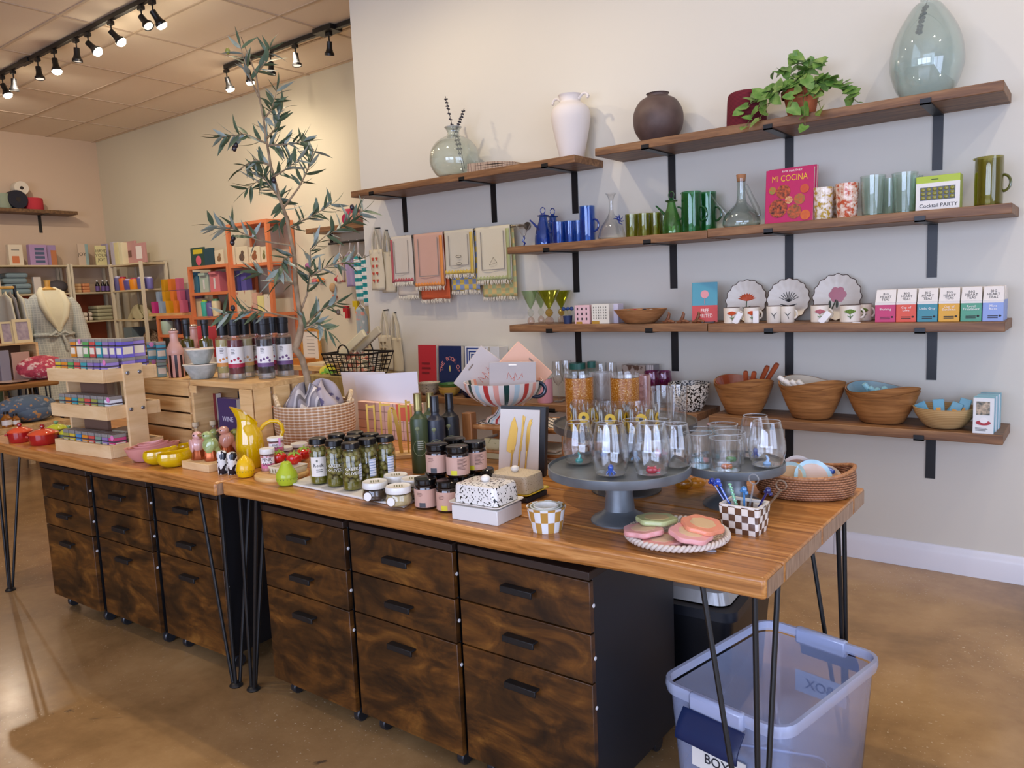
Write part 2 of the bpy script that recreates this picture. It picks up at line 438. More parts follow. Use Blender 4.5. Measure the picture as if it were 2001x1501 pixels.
# ---------- lamps and daylight ----------
def spot(x, y, z, tx, ty, tz, w, ang=80, col=(1, .80, .58), blend=.6, size=.03):
    l = bpy.data.lights.new('spot_lamp', 'SPOT'); l.energy = w; l.color = col; l.spot_size = radians(ang); l.spot_blend = blend
    l.shadow_soft_size = size; o = bpy.data.objects.new('spot_lamp', l); COL.objects.link(o); o.location = (x, y, z)
    o.rotation_euler = (Vector((tx, ty, tz))-Vector((x, y, z))).to_track_quat('-Z', 'Y').to_euler()
WARM = (1, .82, .58); NEU = (1, .87, .72)
for x, tx, w, c in ((-4.7, -3.6, 60, WARM), (-3.1, -2.9, 58, WARM), (-1.9, -1.3, 31, NEU), (.35, -.7, 36, NEU), (1.2, .2, 32, NEU)):
    spot(x, 2.35, 3.6, tx, YA, 1.25, w, 105, c, .8)
for x, y, tx, ty, tz, w in ((-3.6, 2.4, -3.2, 1.8, .8, 90), (-2.0, 2.4, -1.7, 1.8, .8, 75), (-.6, 2.4, -.9, 1.8, .8, 45),
    (-6.6, 3.36, -7.6, 4.8, 1.3, 110), (-8.4, 3.36, -9.3, 5.2, 1.2, 110), (-9.4, 3.36, -11.5, 4.2, 1.6, 110), (-6.0, 4.7, -5.8, 5.5, 1.4, 60), (-6.9, 4.7, -7.6, 5.5, 1.5, 70), (-10.4, 3.3, -9, 3.6, .9, 70),
    (-4.3, .4, -3.9, 1.0, 0, 60), (-5.0, 2.6, -6.5, 3.5, .5, 60)):
    spot(x, y, 3.6, tx, ty, tz, w*(.78 if x < -5.5 else 1.15), 140 if x < -5.5 else 100, (1, .86, .70) if x < -5.5 else WARM, 1)
def area(x, y, z, tx, ty, tz, sx, sy, w, col):
    l = bpy.data.lights.new('daylight', 'AREA'); l.shape = 'RECTANGLE'; l.size = sx; l.size_y = sy; l.energy = w; l.color = col
    o = bpy.data.objects.new('daylight', l); COL.objects.link(o); o.location = (x, y, z)
    o.rotation_euler = (Vector((tx, ty, tz))-Vector((x, y, z))).to_track_quat('-Z', 'Y').to_euler()
for x in (-2.2, -.25, 1.65): area(x, YF+.02, 1.65, x, 0, 1.65, 1.8, 2.5, 108, (.58, .68, 1))
for y in (-1.55, .52): area(XR+.02, y, 1.5, 0, y, 1.4, 1.9, 2.3, 62, (.58, .68, 1))
wd = bpy.data.worlds.new('sky'); SC.world = wd; wd.use_nodes = True
bg = wd.node_tree.nodes['Background']; bg.inputs[0].default_value = (.75, .85, 1, 1); bg.inputs[1].default_value = 1.0
# ---------- camera ----------
cd = bpy.data.cameras.new('camera'); cam = bpy.data.objects.new('camera', cd); COL.objects.link(cam)
cd.sensor_fit = 'HORIZONTAL'; cd.sensor_width = 36; cd.lens = FPX/2001*36; cd.clip_start = .02
mw = Matrix((RX, -RY, -RZ)).transposed().to_4x4(); mw.translation = CAM; cam.matrix_world = mw; SC.camera = cam
SC.view_settings.view_transform = 'Standard'; SC.view_settings.look = 'None'; SC.view_settings.gamma = 1
SC.view_settings.exposure = 0.0
cy = SC.cycles; cy.use_denoising = True; cy.max_bounces = 10; cy.diffuse_bounces = 6; cy.glossy_bounces = 4
cy.transmission_bounces = 6; cy.transparent_max_bounces = 24; cy.caustics_reflective = False; cy.caustics_refractive = False
cy.sample_clamp_indirect = 6
# ---------- display tables ----------
TZ = .76
TW = wood('#80501f', '#b0753a', '#cd9556', (.55, 30, 30), .3, 2.4, 'table wood')
TEND = wood('#7d6049', '#9b7d62', '#b09478', (30, 40, 5), .5, 3, 'end grain')
def slab(nm, y0a, y0b, y1, xa, xb, par, mat, live=False):
    """one plank; front edge runs y0a -> y0b, live edges wander a little"""
    n = 30; fr = []
    for i in range(n+1):
        t = i/n; x = xa+(xb-xa)*t; wv = (.006*sin(7*t+1)+.004*sin(17*t)) if live else 0
        fr.append((x, y0a+(y0b-y0a)*t+wv))
    poly = fr+[(xb, y1), (xa, y1)]
    p = G().prism(poly, TZ-.048, TZ).obj(nm, mat, par, bevel=.009 if live else .004, seg=3)
    G().box(xb+.0001, y0b+.010, TZ-.044, xb+.0006, y1-.002, TZ-.006).obj('end_grain', TEND, p, 0)
    return p
def hairpin(par, x, y, dx, dy):
    """three rods from a plate down to one foot; dx,dy point to the table middle"""
    r = .0062; z = TZ-.05
    g = G().box(min(x, x+dx*.13)-.01, min(y, y+dy*.13)-.01, z-.004, max(x, x+dx*.13)+.01, max(y, y+dy*.13)+.01, z)
    for a, b in ((.125*dx, .0), (.012*dx, .012*dy), (0, .125*dy)):
        g.tube([(x+a, y+b, z), (x+a*.04+.012*dx*(b == 0), y+b*.04+.012*dy*(a == 0), .012)], r, 10)
    l = g.obj('leg', BLK, par)
    G().lathe([(.022, 0), (.024, .004), (.018, .012), (.008, .016)], 16, (x+.005*dx, y+.005*dy, 0)).obj('foot', BLK, l)
def table(label, xa, xb, ya, yb, cuts, yback, legs):
    t = thing('display_table', label, 'table')
    ys = cuts+[yback]
    slab('plank', ya, yb, ys[0]-.002, xa, xb, t, TW, True)
    for a, b in zip(ys, ys[1:]): slab('plank', a+.002, a+.002, b-.002, xa, xb, t, TW)
    G().box(xa+.01, yback-.03, TZ-.046, xb-.01, yback-.025, TZ-.01)
    g = G()
    for yy in ys[:-1]: g.box(xa+.02, yy-.02, TZ-.047, xb-.02, yy+.02, TZ-.02)
    g.obj('tongue', M('#2a170b', .7), t, 0)
    for x, y, dx, dy in legs: hairpin(t, x, y, dx, dy)
    return t
table('brown wooden plank table on black hairpin legs beside the clear plastic bin', -2.352, -.522, 1.425, 1.492, [1.606, 1.885, 2.183], 2.305,
      [(-2.372+.03, 1.468, 1, 1), (-.55, 1.53, -1, 1), (-2.31, 2.27, 1, -1), (-.55, 2.26, -1, -1)])
table('brown wooden plank table on black hairpin legs holding the wooden crates', -4.31, -2.358, 1.338, 1.405, [1.56, 1.84, 2.12], 2.25,
      [(-4.235, 1.385, 1, 1), (-2.41, 1.45, -1, 1), (-4.25, 2.2, 1, -1), (-2.41, 2.2, -1, -1)])
# ---------- drawer cabinets under the tables ----------
def rustic():
    m, nt, b, L = newmat('rustic drawer board'); vec = coords(nt, (3, 3, 6)); v2 = coords(nt, (2, 2, 14))
    oi = nt.nodes.new('ShaderNodeObjectInfo'); ad = nt.nodes.new('ShaderNodeVectorMath'); ad.operation = 'ADD'
    sc = nt.nodes.new('ShaderNodeVectorMath'); sc.operation = 'SCALE'; sc.inputs[0].default_value = (13, 7, 31)
    L.new(oi.outputs['Random'], sc.inputs['Scale']); L.new(vec, ad.inputs[0]); L.new(sc.outputs[0], ad.inputs[1])
    f = noise(nt, ad.outputs[0], 1.6, 8, .6, 1.2); f2 = noise(nt, v2, 3, 6, .6, .5)
    mx = nt.nodes.new('ShaderNodeMixRGB'); mx.blend_type = 'MULTIPLY'; mx.inputs[0].default_value = .6
    L.new(ramp(nt, f, [(.32, '#211204'), (.46, '#40260b'), (.58, '#603a12'), (.70, '#80541f')]), mx.inputs[1])
    L.new(ramp(nt, f2, [(.3, '#6a5a4a'), (.6, '#ffffff')]), mx.inputs[2]); L.new(mx.outputs[0], b.inputs['Base Color'])
    b.inputs['Roughness'].default_value = .42; return m
RUS = rustic(); CBLK = M('#15161a', .45); HND = M('#1b1a1a', .5, .3)
def cabinet(label, loc, rz=0, w=.425):
    t = thing('drawer_cabinet', label, 'cabinet', loc, rz, 'drawer cabinets under the tables')
    D = .46
    G().box(.008, .02, .07, w-.008, D, .663).obj('body', CBLK, t, bevel=.002)
    G().box(.004, -.001, .663, w-.004, D, .684).obj('top_panel', M('#2c1b0e', .6), t, bevel=.002)
    for z0, z1 in ((.53, .660), (.402, .526), (.068, .398)):
        d = G().box(.004, 0, z0, w-.004, .018, z1).obj('drawer', RUS, t, bevel=.0015)
        zc = z1-.062
        G().box(w/2-.05, -.024, zc-.008, w/2+.05, -.018, zc+.008).box(w/2-.05, -.024, zc+.004, w/2+.05, 0, zc+.010).obj('handle', HND, d, bevel=.002)
        G().lathe([(0, 0), (.005, 0), (.005, .002), (0, .003)], 10, mtx=Matrix.Translation((w-.002, .012, zc)) @ Matrix.Rotation(pi/2, 4, 'Y')).obj('edge_stud', M('#d8d8d8', .4), d)
    for x in (.05, w-.05):
        for y in (.05, D-.06):
            c = G().box(x-.012, y-.012, .05, x+.012, y+.012, .07).obj('caster', BLK, t)
            G().lathe([(0, -.012), (.022, -.012), (.025, -.008), (.025, .008), (.022, .012), (0, .012)], 18, mtx=Matrix.Translation((x, y+.01, .025)) @ Matrix.Rotation(pi/2, 4, 'Y')).obj('wheel', M('#222326', .35), c)
    return t
c0 = cabinet('rustic three-drawer cabinet on casters beside the clear plastic bin', (-1.374, 1.512, 0))
dup(c0, (-1.803, 1.502, 0), 0, 'middle rustic three-drawer cabinet of the three under the glassware table')
dup(c0, (-2.236, 1.492, 0), 0, 'rustic three-drawer cabinet next to the meeting hairpin legs, under the olive jars')
dup(c0, (-2.912, 1.478, 0), .03, 'rustic three-drawer cabinet under the yellow dishes, right of its trio')
dup(c0, (-3.35, 1.448, 0), .03, 'middle rustic three-drawer cabinet of the three under the crate table')
dup(c0, (-3.79, 1.418, 0), .03, 'rustic three-drawer cabinet under the red pots, farthest from the camera')
# ---------- wall shelves ----------
SW = wood('#553823', '#7b5637', '#99724b', (1, 12, 12), .5, 3, 'shelf wood')
def shelf(label, xa, xb, zt, brk):
    t = thing('wall_shelf', label, 'shelf', (0, 0, zt), 0, 'wood shelves on the pale wall')
    G().box(xa, YA-.30, -.04, xb, YA-.001, 0).obj('board', SW, t, bevel=.003)
    for x in brk:
        G().box(x-.02, YA-.306, -.046, x+.02, YA, -.040).box(x-.02, YA-.006, -.275, x+.02, YA, -.04).box(x-.02, YA-.306, -.046, x+.02, YA-.3005, -.022).obj('bracket', BLK, t, 0)
ZS = (2.062, 2.075, 1.608, 1.613, 1.160, 1.156, .708, .704)
shelf('wall shelf holding the white urn and the round glass vase', -4.04, -2.268, ZS[0], (-3.84, -3.06, -2.46))
shelf('highest wall shelf, holding the ivy plant and tall glass demijohn', -2.142, -.335, ZS[1], (-1.85, -1.235, -.60))
shelf('wall shelf with the blue pitchers and green tumblers', -2.745, -1.532, ZS[2], (-2.47, -1.85))
shelf('wall shelf with the pink cookbook and pale green glasses', -1.53, -.295, ZS[3], (-1.235, -.612))
shelf('wall shelf with the green goblets and carved wooden bowl', -2.752, -1.538, ZS[4], (-2.47, -1.85))
shelf('wall shelf with the scalloped plates and the tea boxes', -1.534, -.305, ZS[5], (-1.235, -.604))
shelf('lowest wall shelf, with cookbooks and stacked bowls', -3.62, -1.598, ZS[6], (-2.47, -1.85))
shelf('lowest wall shelf, with the big wooden salad bowls', -1.536, -.299, ZS[7], (-1.235, -.60))
# ---------- clear plastic bin and what is under the table ----------
BINM = glass('#b4c8f6', .12, 1.45, 1.0, '#c6d6fb', 'frosted bin plastic'); RIM = glass('#b8caf6', .15, 1.45, 1.7, '#d2defc', 'bin rim')
NAVY = M('#16264f', .35)
def rrect(w, d, r, n=5):
    out = []
    for cx, cy, a in ((w/2-r, d/2-r, 0), (-w/2+r, d/2-r, pi/2), (-w/2+r, -d/2+r, pi), (w/2-r, -d/2+r, 1.5*pi)):
        for i in range(n+1): out.append((cx+r*cos(a+pi/2*i/n), cy+r*sin(a+pi/2*i/n)))
    return out
def loft(g, rings, close_bottom=True):
    n = len(rings[0][0]); o = len(g.v); v = []; f = []
    for poly, z in rings: v += [(x, y, z) for x, y in poly]
    for k in range(len(rings)-1):
        for i in range(n): f.append((k*n+i, k*n+(i+1) % n, (k+1)*n+(i+1) % n, (k+1)*n+i))
    if close_bottom: f.append(tuple(reversed(range(n))))
    return g.add(v, f)
bx = thing('storage_bin', 'clear plastic storage bin with navy handles on the floor under the table end', 'bin', (-.646, 1.902, 0), -.20)
W, D, H = .345, .50, .365
loft(G(), [(rrect(W-.06, D-.06, .05), .004), (rrect(W-.05, D-.05, .05), .012), (rrect(W-.012, D-.012, .05), H-.03)]).obj('tub', BINM, bx)
g = G(); loft(g, [(rrect(W+.006, D+.006, .055), H-.030), (rrect(W+.012, D+.012, .055), H-.012), (rrect(W+.008, D+.008, .055), H), (rrect(W-.012, D-.012, .045), H), (rrect(W-.014, D-.014, .045), H-.02)], False)
g.obj('rim', RIM, bx)
for s in (-1, 1):
    y = s*(D/2+.012)
    G().box(-.075, min(y-s*.02, y+s*.004), H-.045, .075, max(y-s*.02, y+s*.004), H+.004).obj('clip_plate', RIM, bx, bevel=.008)
    h = G().grid(lambda a, b: (-.085+.17*a, y+s*(.006+.035*sin(pi*b*.55)), H-.035-.065*b), 10, 8).obj('handle', NAVY, bx, thick=.006, bevel=.001)
    p = G().box(-.075, -.001, H-.19, .075, .001, H-.125).obj('label_sheet', M('#e9e6de', .6), bx, 0, loc=(0, s*(D/2+.0), 0))
text(bx, 'BOX 1', .034, (.01, -D/2-.0025, H-.158), FRONT, M('#2b2b33', .6))
text(bx, 'BOX', .04, (0, D/2-.004, H-.158), (pi/2, 0, pi), M('#55607a', .6))
ib = thing('small_box', 'small clear plastic box lying inside the storage bin', 'box', (-.62, 1.86, .016), .3)
loft(G(), [(rrect(.2, .15, .025), 0), (rrect(.22, .17, .03), .09)]).obj('tray', glass('#dfe7f6', .06, 1.45, .12, '#cfd8ee', 'clear box'), ib, thick=.002)
loft(G(), [(rrect(.235, .185, .03), .085), (rrect(.235, .185, .03), .093)], False).obj('rim', RIM, ib, thick=.003)
bb = thing('storage_tote', 'black storage tote with a clear lid on the floor between cabinet and bin', 'tote', (-1.03, 2.32, 0), .08)
loft(G(), [(rrect(.30, .42, .03), 0), (rrect(.36, .50, .04), .39)]).obj('tub', M('#0f1116', .4), bb)
loft(G(), [(rrect(.39, .53, .04), .37), (rrect(.39, .53, .04), .4), (rrect(.33, .47, .04), .4)], False).obj('rim', M('#14161c', .35), bb)
loft(G(), [(rrect(.33, .47, .04), .405), (rrect(.31, .45, .04), .44), (rrect(.28, .40, .04), .452), (rrect(.02, .02, .009), .452)], False).obj('lid', glass('#e6e6e6', .1, 1.5, 1.5, '#d4cfc8', 'cloudy lid'), bb)
# ---------- goods on the glassware table ----------
INK = M('#26221f', .6); WHT = M('#e9e6df', .35); CREAM = M('#e8dcc0', .5)
CLEAR = glass('#fbfdfd'); PAPER = M('#e4dfd3', .7)
# white tea towel under the jars
def quadcloth(name, label, cat, px, z, th, mat, wob=.003):
    P = [T(u, v, z) for u, v in px]
    cx = sum(p[0] for p in P)/4; cy_ = sum(p[1] for p in P)/4
    def fn(s, t):
        x = (P[0][0]*(1-s)+P[1][0]*s)*(1-t)+(P[3][0]*(1-s)+P[2][0]*s)*t
        y = (P[0][1]*(1-s)+P[1][1]*s)*(1-t)+(P[3][1]*(1-s)+P[2][1]*s)*t
        return (x-cx, y-cy_, th/2+.0005+wob*(.5+.5*sin(9*s+4*t))*(s*(1-s)*t*(1-t) == 0))
    return tag(G().grid(fn, 24, 16).obj(name, mat, None, loc=(cx, cy_, z), thick=th, bevel=.002), label, cat)
quadcloth('tea_towel', 'folded white cotton towel spread under the olive jars', 'towel', [(566, 948), (790, 994), (832, 968), (690, 905)], TZ, .007, M('#dcd9d0', .9, bmp=(300, .3)), .001)
TZ2 = TZ+.0085
# ---- olive jars
OLG = glass('#e6e0b4', .02, 1.5, name='olive brine glass')
LIDB = M('#1b1816', .3, .4)
def olive_jar():
    R, H = .0305, .148
    t = thing('olive_jar', '', 'jar', (0, 0, 0), 0, 'jars of green olives on the white towel')
    G().lathe([(0, 0), (R-.003, 0), (R, .004), (R, H*.70), (R-.002, H*.76), (R-.007, H*.82), (R-.008, H*.86)], 28, cap=False).obj('glass', OLG, t)
    G().lathe([(0, H*.87), (R-.004, H*.87), (R-.002, H*.885), (R-.003, H*.985), (R-.006, H), (R-.009, H*.993), (0, H*.993)], 40, rad=lambda a, z: 1+.018*cos(20*a)*(z < H*.95)).obj('lid', LIDB, t)
    rnd = random.Random(3); g = G(); n = 0
    for z in (.012, .029, .046, .063, .080, .097, .112):
        for i in range(6):
            a = 2*pi*(i+rnd.random()*.5)/6+z*40
            r = .0175 if z < .1 else .015
            g.ball((r*cos(a), r*sin(a), z+rnd.uniform(-.003, .003)), (.0118, .0102, .0102), 8, 6, Matrix.Rotation(rnd.random()*3, 4, 'Z') @ Matrix.Rotation(rnd.random()*3, 4, 'X'))
    o = g.obj('olives', M('#948f52', .3, n=(60, '#6f6a3a')), t); o['kind'] = 'stuff'
    G().lathe([(0, .002), (.027, .003), (.027, .026), (0, .027)], 20).obj('brine', M('#6b6a22', .15), t)
    t['R'] = R; t['H'] = H; return t
J0 = olive_jar(); JH = .148
jl = [('front', 684, 864, 'olive jar at the front corner of the towel with white lettering', 2),
      ('', 652, 859, 'olive jar with white lettering just left of the front corner jar', 2),
      ('', 620, 855.5, 'olive jar at the left end of the towel with a white paper label', 1),
      ('', 717, 856, 'olive jar right of the front jar with a blue-lined nutrition panel', 3),
      ('', 751, 851, 'rightmost olive jar beside the gold tongs with a nutrition panel', 3),
      ('', 689, 851.5, 'olive jar in the middle of the cluster, seen by its black lid', 0),
      ('', 657, 847.5, 'olive jar behind the left pair, lid partly covered', 0),
      ('', 694, 843.5, 'hindmost olive jar of the cluster in front of the rope basket', 0),
      ('', 723, 846.5, 'olive jar behind the right pair, next to the gold rack', 0)]
NUT = pattern('stripeZ', ['#dfe6f2', '#dfe6f2', '#8fa4c8'], (1, 1, 120)); WTX = M('#f0efe2', .5)
for i, (_, u, v, lab, kd) in enumerate(jl):
    x, y = T(u, v, TZ2+JH)
    j = J0 if i == 0 else dup(J0, (0, 0, 0))
    j.location = (x, y, TZ2); j.rotation_euler.z = face(x, y); j['label'] = lab
    jl[i] = (j, kd)
relax([(j, .0306) for j, _ in jl])
for j, kd in jl:
    if kd == 2:
        ctext(j, 'GREEK\nOLIVES', .014, .0312, .062, 0 if j is J0 else -.1, WTX)
        wrap(.0308, .03, .082, .75, 1.25).obj('nutrition_label', NUT, j, 0)
    if kd == 1:
        wrap(.0308, .027, .09, -.95, .75).obj('paper_label', PAPER, j); ctext(j, 'Rock', .016, .0312, .063, -.1, INK); clines(j, .031, .04, .052, -.35, .3, 2, INK)
        G().ball((-.005, -.0305, .078), (.005, .0006, .005), 10, 6).obj('tree_emblem', M('#6b6f63', .6), j)
    if kd == 3: wrap(.0308, .03, .085, .1, .85).obj('nutrition_label', NUT, j, 0)
SJ = []
# ---- spread jars with white lids
def spread_jar(u, v, col, lab, i):
    t = thing('spread_jar', lab, 'jar', (0, 0, 0), 0, 'low spread jars with white lids')
    R, H = .0385, .056
    x, y = T(u, v, TZ2+H); t.location = (x, y, TZ2); t.rotation_euler.z = face(x, y)
    G().lathe([(0, 0), (R*.8, 0), (R*.98, .008), (R, .02), (R*.9, .034), (R*.86, .038)], 26, cap=False).obj('glass', CLEAR, t)
    G().lathe([(0, .002), (R*.78, .003), (R*.93, .011), (R*.94, .02), (R*.84, .033), (0, .034)], 24).obj('spread', M(col, .5, n=(120, '#2c2016' if i % 2 == 0 else '#b0a070')), t)
    l = G().lathe([(0, .038), (R*.93, .038), (R*.96, .041), (R*.95, .050), (R*.91, H), (R*.86, H-.001), (0, H-.001)], 30).obj('lid', M('#e3e2db', .3), t)
    for k in range(4): l2 = G().box(-.012+.007*k, -.012, H-.0009, -.009+.007*k, .012, H-.0002).obj('lid_print', M('#6d6f4c', .6), l, 0)
    SJ.append((t, R))
    G().lathe([(0, 0), (.0125, 0), (.0125, .001), (0, .001)], 18, mtx=Matrix.Translation((-.0225, -.0325, .019)) @ Matrix.Rotation(-.55, 4, 'Z') @ Matrix.Rotation(pi/2-.1, 4, 'X')).obj('round_tag', WHT, t)
spread_jar(732, 940, '#4a3826', 'low jar of dark spread with a white lid, left of the pair in front', 0)
spread_jar(778, 949, '#c3b283', 'low jar of pale spread with a white lid, front right of the towel', 1)
spread_jar(773, 927, '#5b4a30', 'white-lidded spread jar standing behind the front two', 2)
spread_jar(809, 934, '#6b4030', 'white-lidded spread jar half hidden by the black jam jars', 3)
# ---- jam jars, two layers
JAMB = M('#1c0f0c', .08, coat=1); PINKL = M('#c79f8c', .6); YEL = M('#d8cc2a', .5); GREYL = M('#4a4a4c', .6)
JR, JMH = .033, .086
def jam():
    t = thing('jam_jar', '', 'jar', (0, 0, 0), 0, 'black-lidded jam jars in two layers')
    G().lathe([(0, 0), (JR*.93, 0), (JR, .004), (JR, .060), (JR*.94, .066), (JR*.86, .069), (0, .069)], 28).obj('jar_body', JAMB, t)
    G().lathe([(0, .0695), (JR*.97, .0695), (JR*.99, .072), (JR*.97, .0845), (JR*.92, JMH), (JR*.86, JMH-.0008), (0, JMH-.0008)], 36, rad=lambda a, z: 1+.012*cos(18*a)*(.071 < z < .08)).obj('lid', M('#0f0e0e', .15), t)
    wrap(JR, .007, .058, -1.9, 1.9, 24).obj('paper_label', PINKL, t)
    return t
j0 = jam()
lst = [(831, 933, 0, 'jam jar at the front left of the lower layer by the spread jars', GREYL, 'FIG JAM'), (874, 938, 0, 'lower jam jar with a yellow stripe, partly behind the speckled butter dish', YEL, 'FIG JAM'),
       (906, 926, 0, 'lower jam jar hidden between the stack and the beige butter dish', YEL, 0), (944, 915, 0, 'lower jam jar at the right end of the stack', YEL, 0), (850, 921, 0, 'lower jam jar at the back left of the stack', YEL, 0),
       (853, 867, 1, 'upper jam jar at the left, in front of the green bottle', GREYL, 'FIG JAM'), (893, 871, 1, 'upper jam jar at the front of the stack with a yellow corner', YEL, 'Ingredients\nfig sugar\nlemon juice'),
       (927, 862, 1, 'upper jam jar at the right, beside the wooden stool post', YEL, 'Ingredients\nfig sugar\nlemon juice'), (888, 856, 1, 'upper jam jar at the back, seen by its lid', YEL, 0)]
for i, (u, v, k, lab, c, tx) in enumerate(lst):
    x, y = T(u, v, TZ+JMH*(k+1)); t = j0 if i == 0 else dup(j0, (0, 0, 0))
    t.location = (x, y, TZ+JMH*k+.0003*k); t.rotation_euler.z = face(x, y, -.1); t['label'] = lab
    lst[i] = (t, c, tx)
relax([(q[0], JR) for q in lst[:5]]+SJ); relax([(q[0], JR) for q in lst[5:]])
for t, c, tx in lst:
    if tx:
        wrap(JR+.0004, .0075, .021, -.55, .0).obj('flavour_strip', c, t, 0)
        if 'F' in tx[:1]: clines(t, JR+.0002, .038, .050, -.75, -.1, 3, M('#8a6656', .6))
        else: clines(t, JR+.0002, .022, .054, .05, .95, 9, M('#6a4a3e', .6))
# ---- oil bottles
def oil(u, vb, vt, w, label, col, cap, txt=None):
    A = [('bottle', [(0, 0), (.95, 0), (1, .02), (1, .64), (.92, .69), (.5, .735), (.42, .76), (.42, .80)], M(col, .38)),
         ('cap', [(0, .78), (.46, .78), (.47, .82), (.44, .83), (.45, 1), (0, 1)], M(cap[0], *cap[1:]))]
    t, x, y, R, H = turned('oil_bottle', label, 'bottle', u, w, vt, A, TZ, vb, n=30, group='olive oil bottles behind the jam jars')
    t.rotation_euler.z = face(x, y)
    if txt:
        clines(t, R, H*.30, H*.42, -.25, .45, 5, M('#aeb3a2', .5)); o = M('#76805c', .5)
        g = G().tube([((R+.001)*sin(a), -(R+.001)*cos(a), H*.33+.027*b) for a, b in [(.75*cos(k*pi/9), sin(k*pi/9)) for k in range(18)]], .0012, 5, True); g.obj('ring_emblem', o, t)
        g = G().ball((R*sin(-.2), -R*cos(-.2), H*.57), (.008, .003, .007), 10, 6); g.box(-.008, -R-.001, H*.51, -.005, -R+.002, H*.57).obj('tree_emblem', o, t)
    return t
oil(824, 926, 769, 35, 'matt green olive oil bottle with a gold cap beside the jars', '#3c4a2c', ('#8c7f4e', .3, .7), 'EXTRA\nVIRGIN')
oil(847, 905, 767, 34, 'second green oil bottle behind the front green one', '#3c4a2c', ('#8c7f4e', .3, .7))
oil(856, 922, 774, 37, 'matt navy olive oil bottle in front, black capped', '#1f2430', ('#16171c', .3), 'EARLY\nHARVEST')
oil(884, 912, 769, 36, 'black olive oil bottle beside the wooden stool post', '#14161a', ('#0e0f12', .3), 'COLD\nPRESSED\nOLIVE OIL')
# ---- oriented boxes from three corner pixels
def corner_box(A, B, Cc, z):
    """A near corner, B along one side, Cc along the other (pixels on plane z): centre, angle, sizes"""
    a, b, c = (Vector(T(*p, z)) for p in (A, B, Cc))
    e1 = b-a; w = e1.length; ang = atan2(-e1.y, -e1.x)
    d = abs((c-a).dot(Vector((-sin(ang), cos(ang)))))
    return a, ang, w, d
def boxat(A, B, Cc, z):
    a, ang, w, d = corner_box(A, B, Cc, z)
    m = Matrix.Rotation(ang, 2); ctr = a+m @ Vector((-w/2, d/2)); return ctr, ang, w, d
SPK = spots('#e4e0d8', '#15130f', 150, .58, .60, .2); BEI = spots('#cbbb9d', '#8f7a58', 260, .62, .66, .4)
def butter(label, base_lab, A, B, Cc, vtop, boxm, platem, lidm, over, drop=0):
    ctr, ang, w, d = boxat(A, B, Cc, TZ); hb = zat(*T(*A, TZ), vtop)-TZ
    tag(G().box(-w/2, -d/2, 0, w/2, d/2, hb).obj('riser_box', boxm, None, loc=(*ctr, TZ), rz=ang, bevel=.002), base_lab, 'box')
    t = thing('butter_dish', label, 'butter dish', (ctr.x-.0*w, ctr.y, TZ+hb), ang); W, D = w*over, d*over
    loft(G(), [(rrect(W*.8, D*.8, .01), 0), (rrect(W, D, .014), .008), (rrect(W, D, .014), .010), (rrect(W*.96, D*.96, .014), .010), (rrect(W*.78, D*.78, .01), .004), (rrect(.01, .01, .003), .004)]).obj('dish', platem, t)
    LH = .058
    l = loft(G(), [(rrect(W*.86, D*.86, .016), .0085), (rrect(W*.85, D*.85, .016), .02), (rrect(W*.82, D*.82, .016), LH-.006), (rrect(W*.79, D*.79, .014), LH-.001), (rrect(W*.74, D*.74, .012), LH), (rrect(.02, .02, .008), LH+.001), (rrect(.002, .002, .0008), LH+.001)]).obj('cover', lidm, t)
    G().ball((0, 0, LH+.009), (.013, .013, .010)).obj('knob', M('#e4e0d8', .25), l)
    return t
butter('white butter dish with black speckles on the white box', 'low white cardboard box under the black-speckled butter dish', (972.6, 1029), (883.5, 1014), (1030.6, 1008), 1000, M('#d9d6d0', .5), M('#dedad2', .25), SPK, 1.12)
butter('oatmeal speckled butter dish on a bright yellow plate', 'dark box raising the oatmeal butter dish', (1030, 984), (948, 972), (1082, 968), 974, M('#2f2b2a', .6), M('#d8bb2a', .25), BEI, 1.12)
# ---- nested checked measuring cups
CHK = pattern('ringcheck', ['#dfe2e2', '#b58a43'], rough=.25, off=(16, 36, 0))
x, y = T(1069, 1041, TZ); k = hypot(x, y); x, y = x+x/k*.027, y+y/k*.027
R0 = pxm(78, x, y, TZ+.05)/2; HH = zat(x, y, 988)-TZ
for i, (s, h) in enumerate(((1, 1), (.82, .88), (.64, .78))):
    mc = CHK if i == 0 else (M('#d5dcd2', .25) if i == 1 else M('#dfe0dc', .25)); z = TZ+.0035*i
    tag(G().lathe(wall_of([(R0*s*.76, 0), (R0*s*.80, HH*h*.15), (R0*s*.97, HH*h*.93), (R0*s, HH-.0028*i)], .003), 40, cap=False).obj('measuring_cup', mc, None, loc=(x, y, z), rz=.3),
        ('largest measuring cup, white and tan check, holding the smaller two', 'middle pale green measuring cup nested inside the checked cup', 'smallest white measuring cup nested innermost in the checked cups')[i], 'cup', 'nested measuring cups')
# ---- cheese knife set in a leaning box
a = Vector(T(975, 926, TZ)); b = Vector(T(1050, 932, TZ)); w = (b-a).length; ang = atan2((b-a).y, (b-a).x)
t = thing('cheese_knife_box', 'open black gift box with three gold cheese knives on a white card', 'knife set', ((a.x+b.x)/2, (a.y+b.y)/2, TZ), ang)
tl = Matrix.Rotation(-.16, 4, 'X'); HK = zat((a.x+b.x)/2, (a.y+b.y)/2+.02, 800)-TZ; w *= 1.03
G().box(-w/2, 0, .002, w/2, .003, HK, tl).obj('card', M('#e2ded6', .5), t, 0)
G().box(-w/2-.002, .004, .0, w/2+.02, .026, HK+.012, tl).obj('box', M('#17171a', .4), t, bevel=.002)
GOLD = M('#d9ae50', .35, .55)
KS = HK/.158
def kn(poly): poly = [(px, pz*KS) for px, pz in poly]; return G().prism(poly, -.0012, .0022, tl @ Matrix.Rotation(pi/2, 4, 'X'))
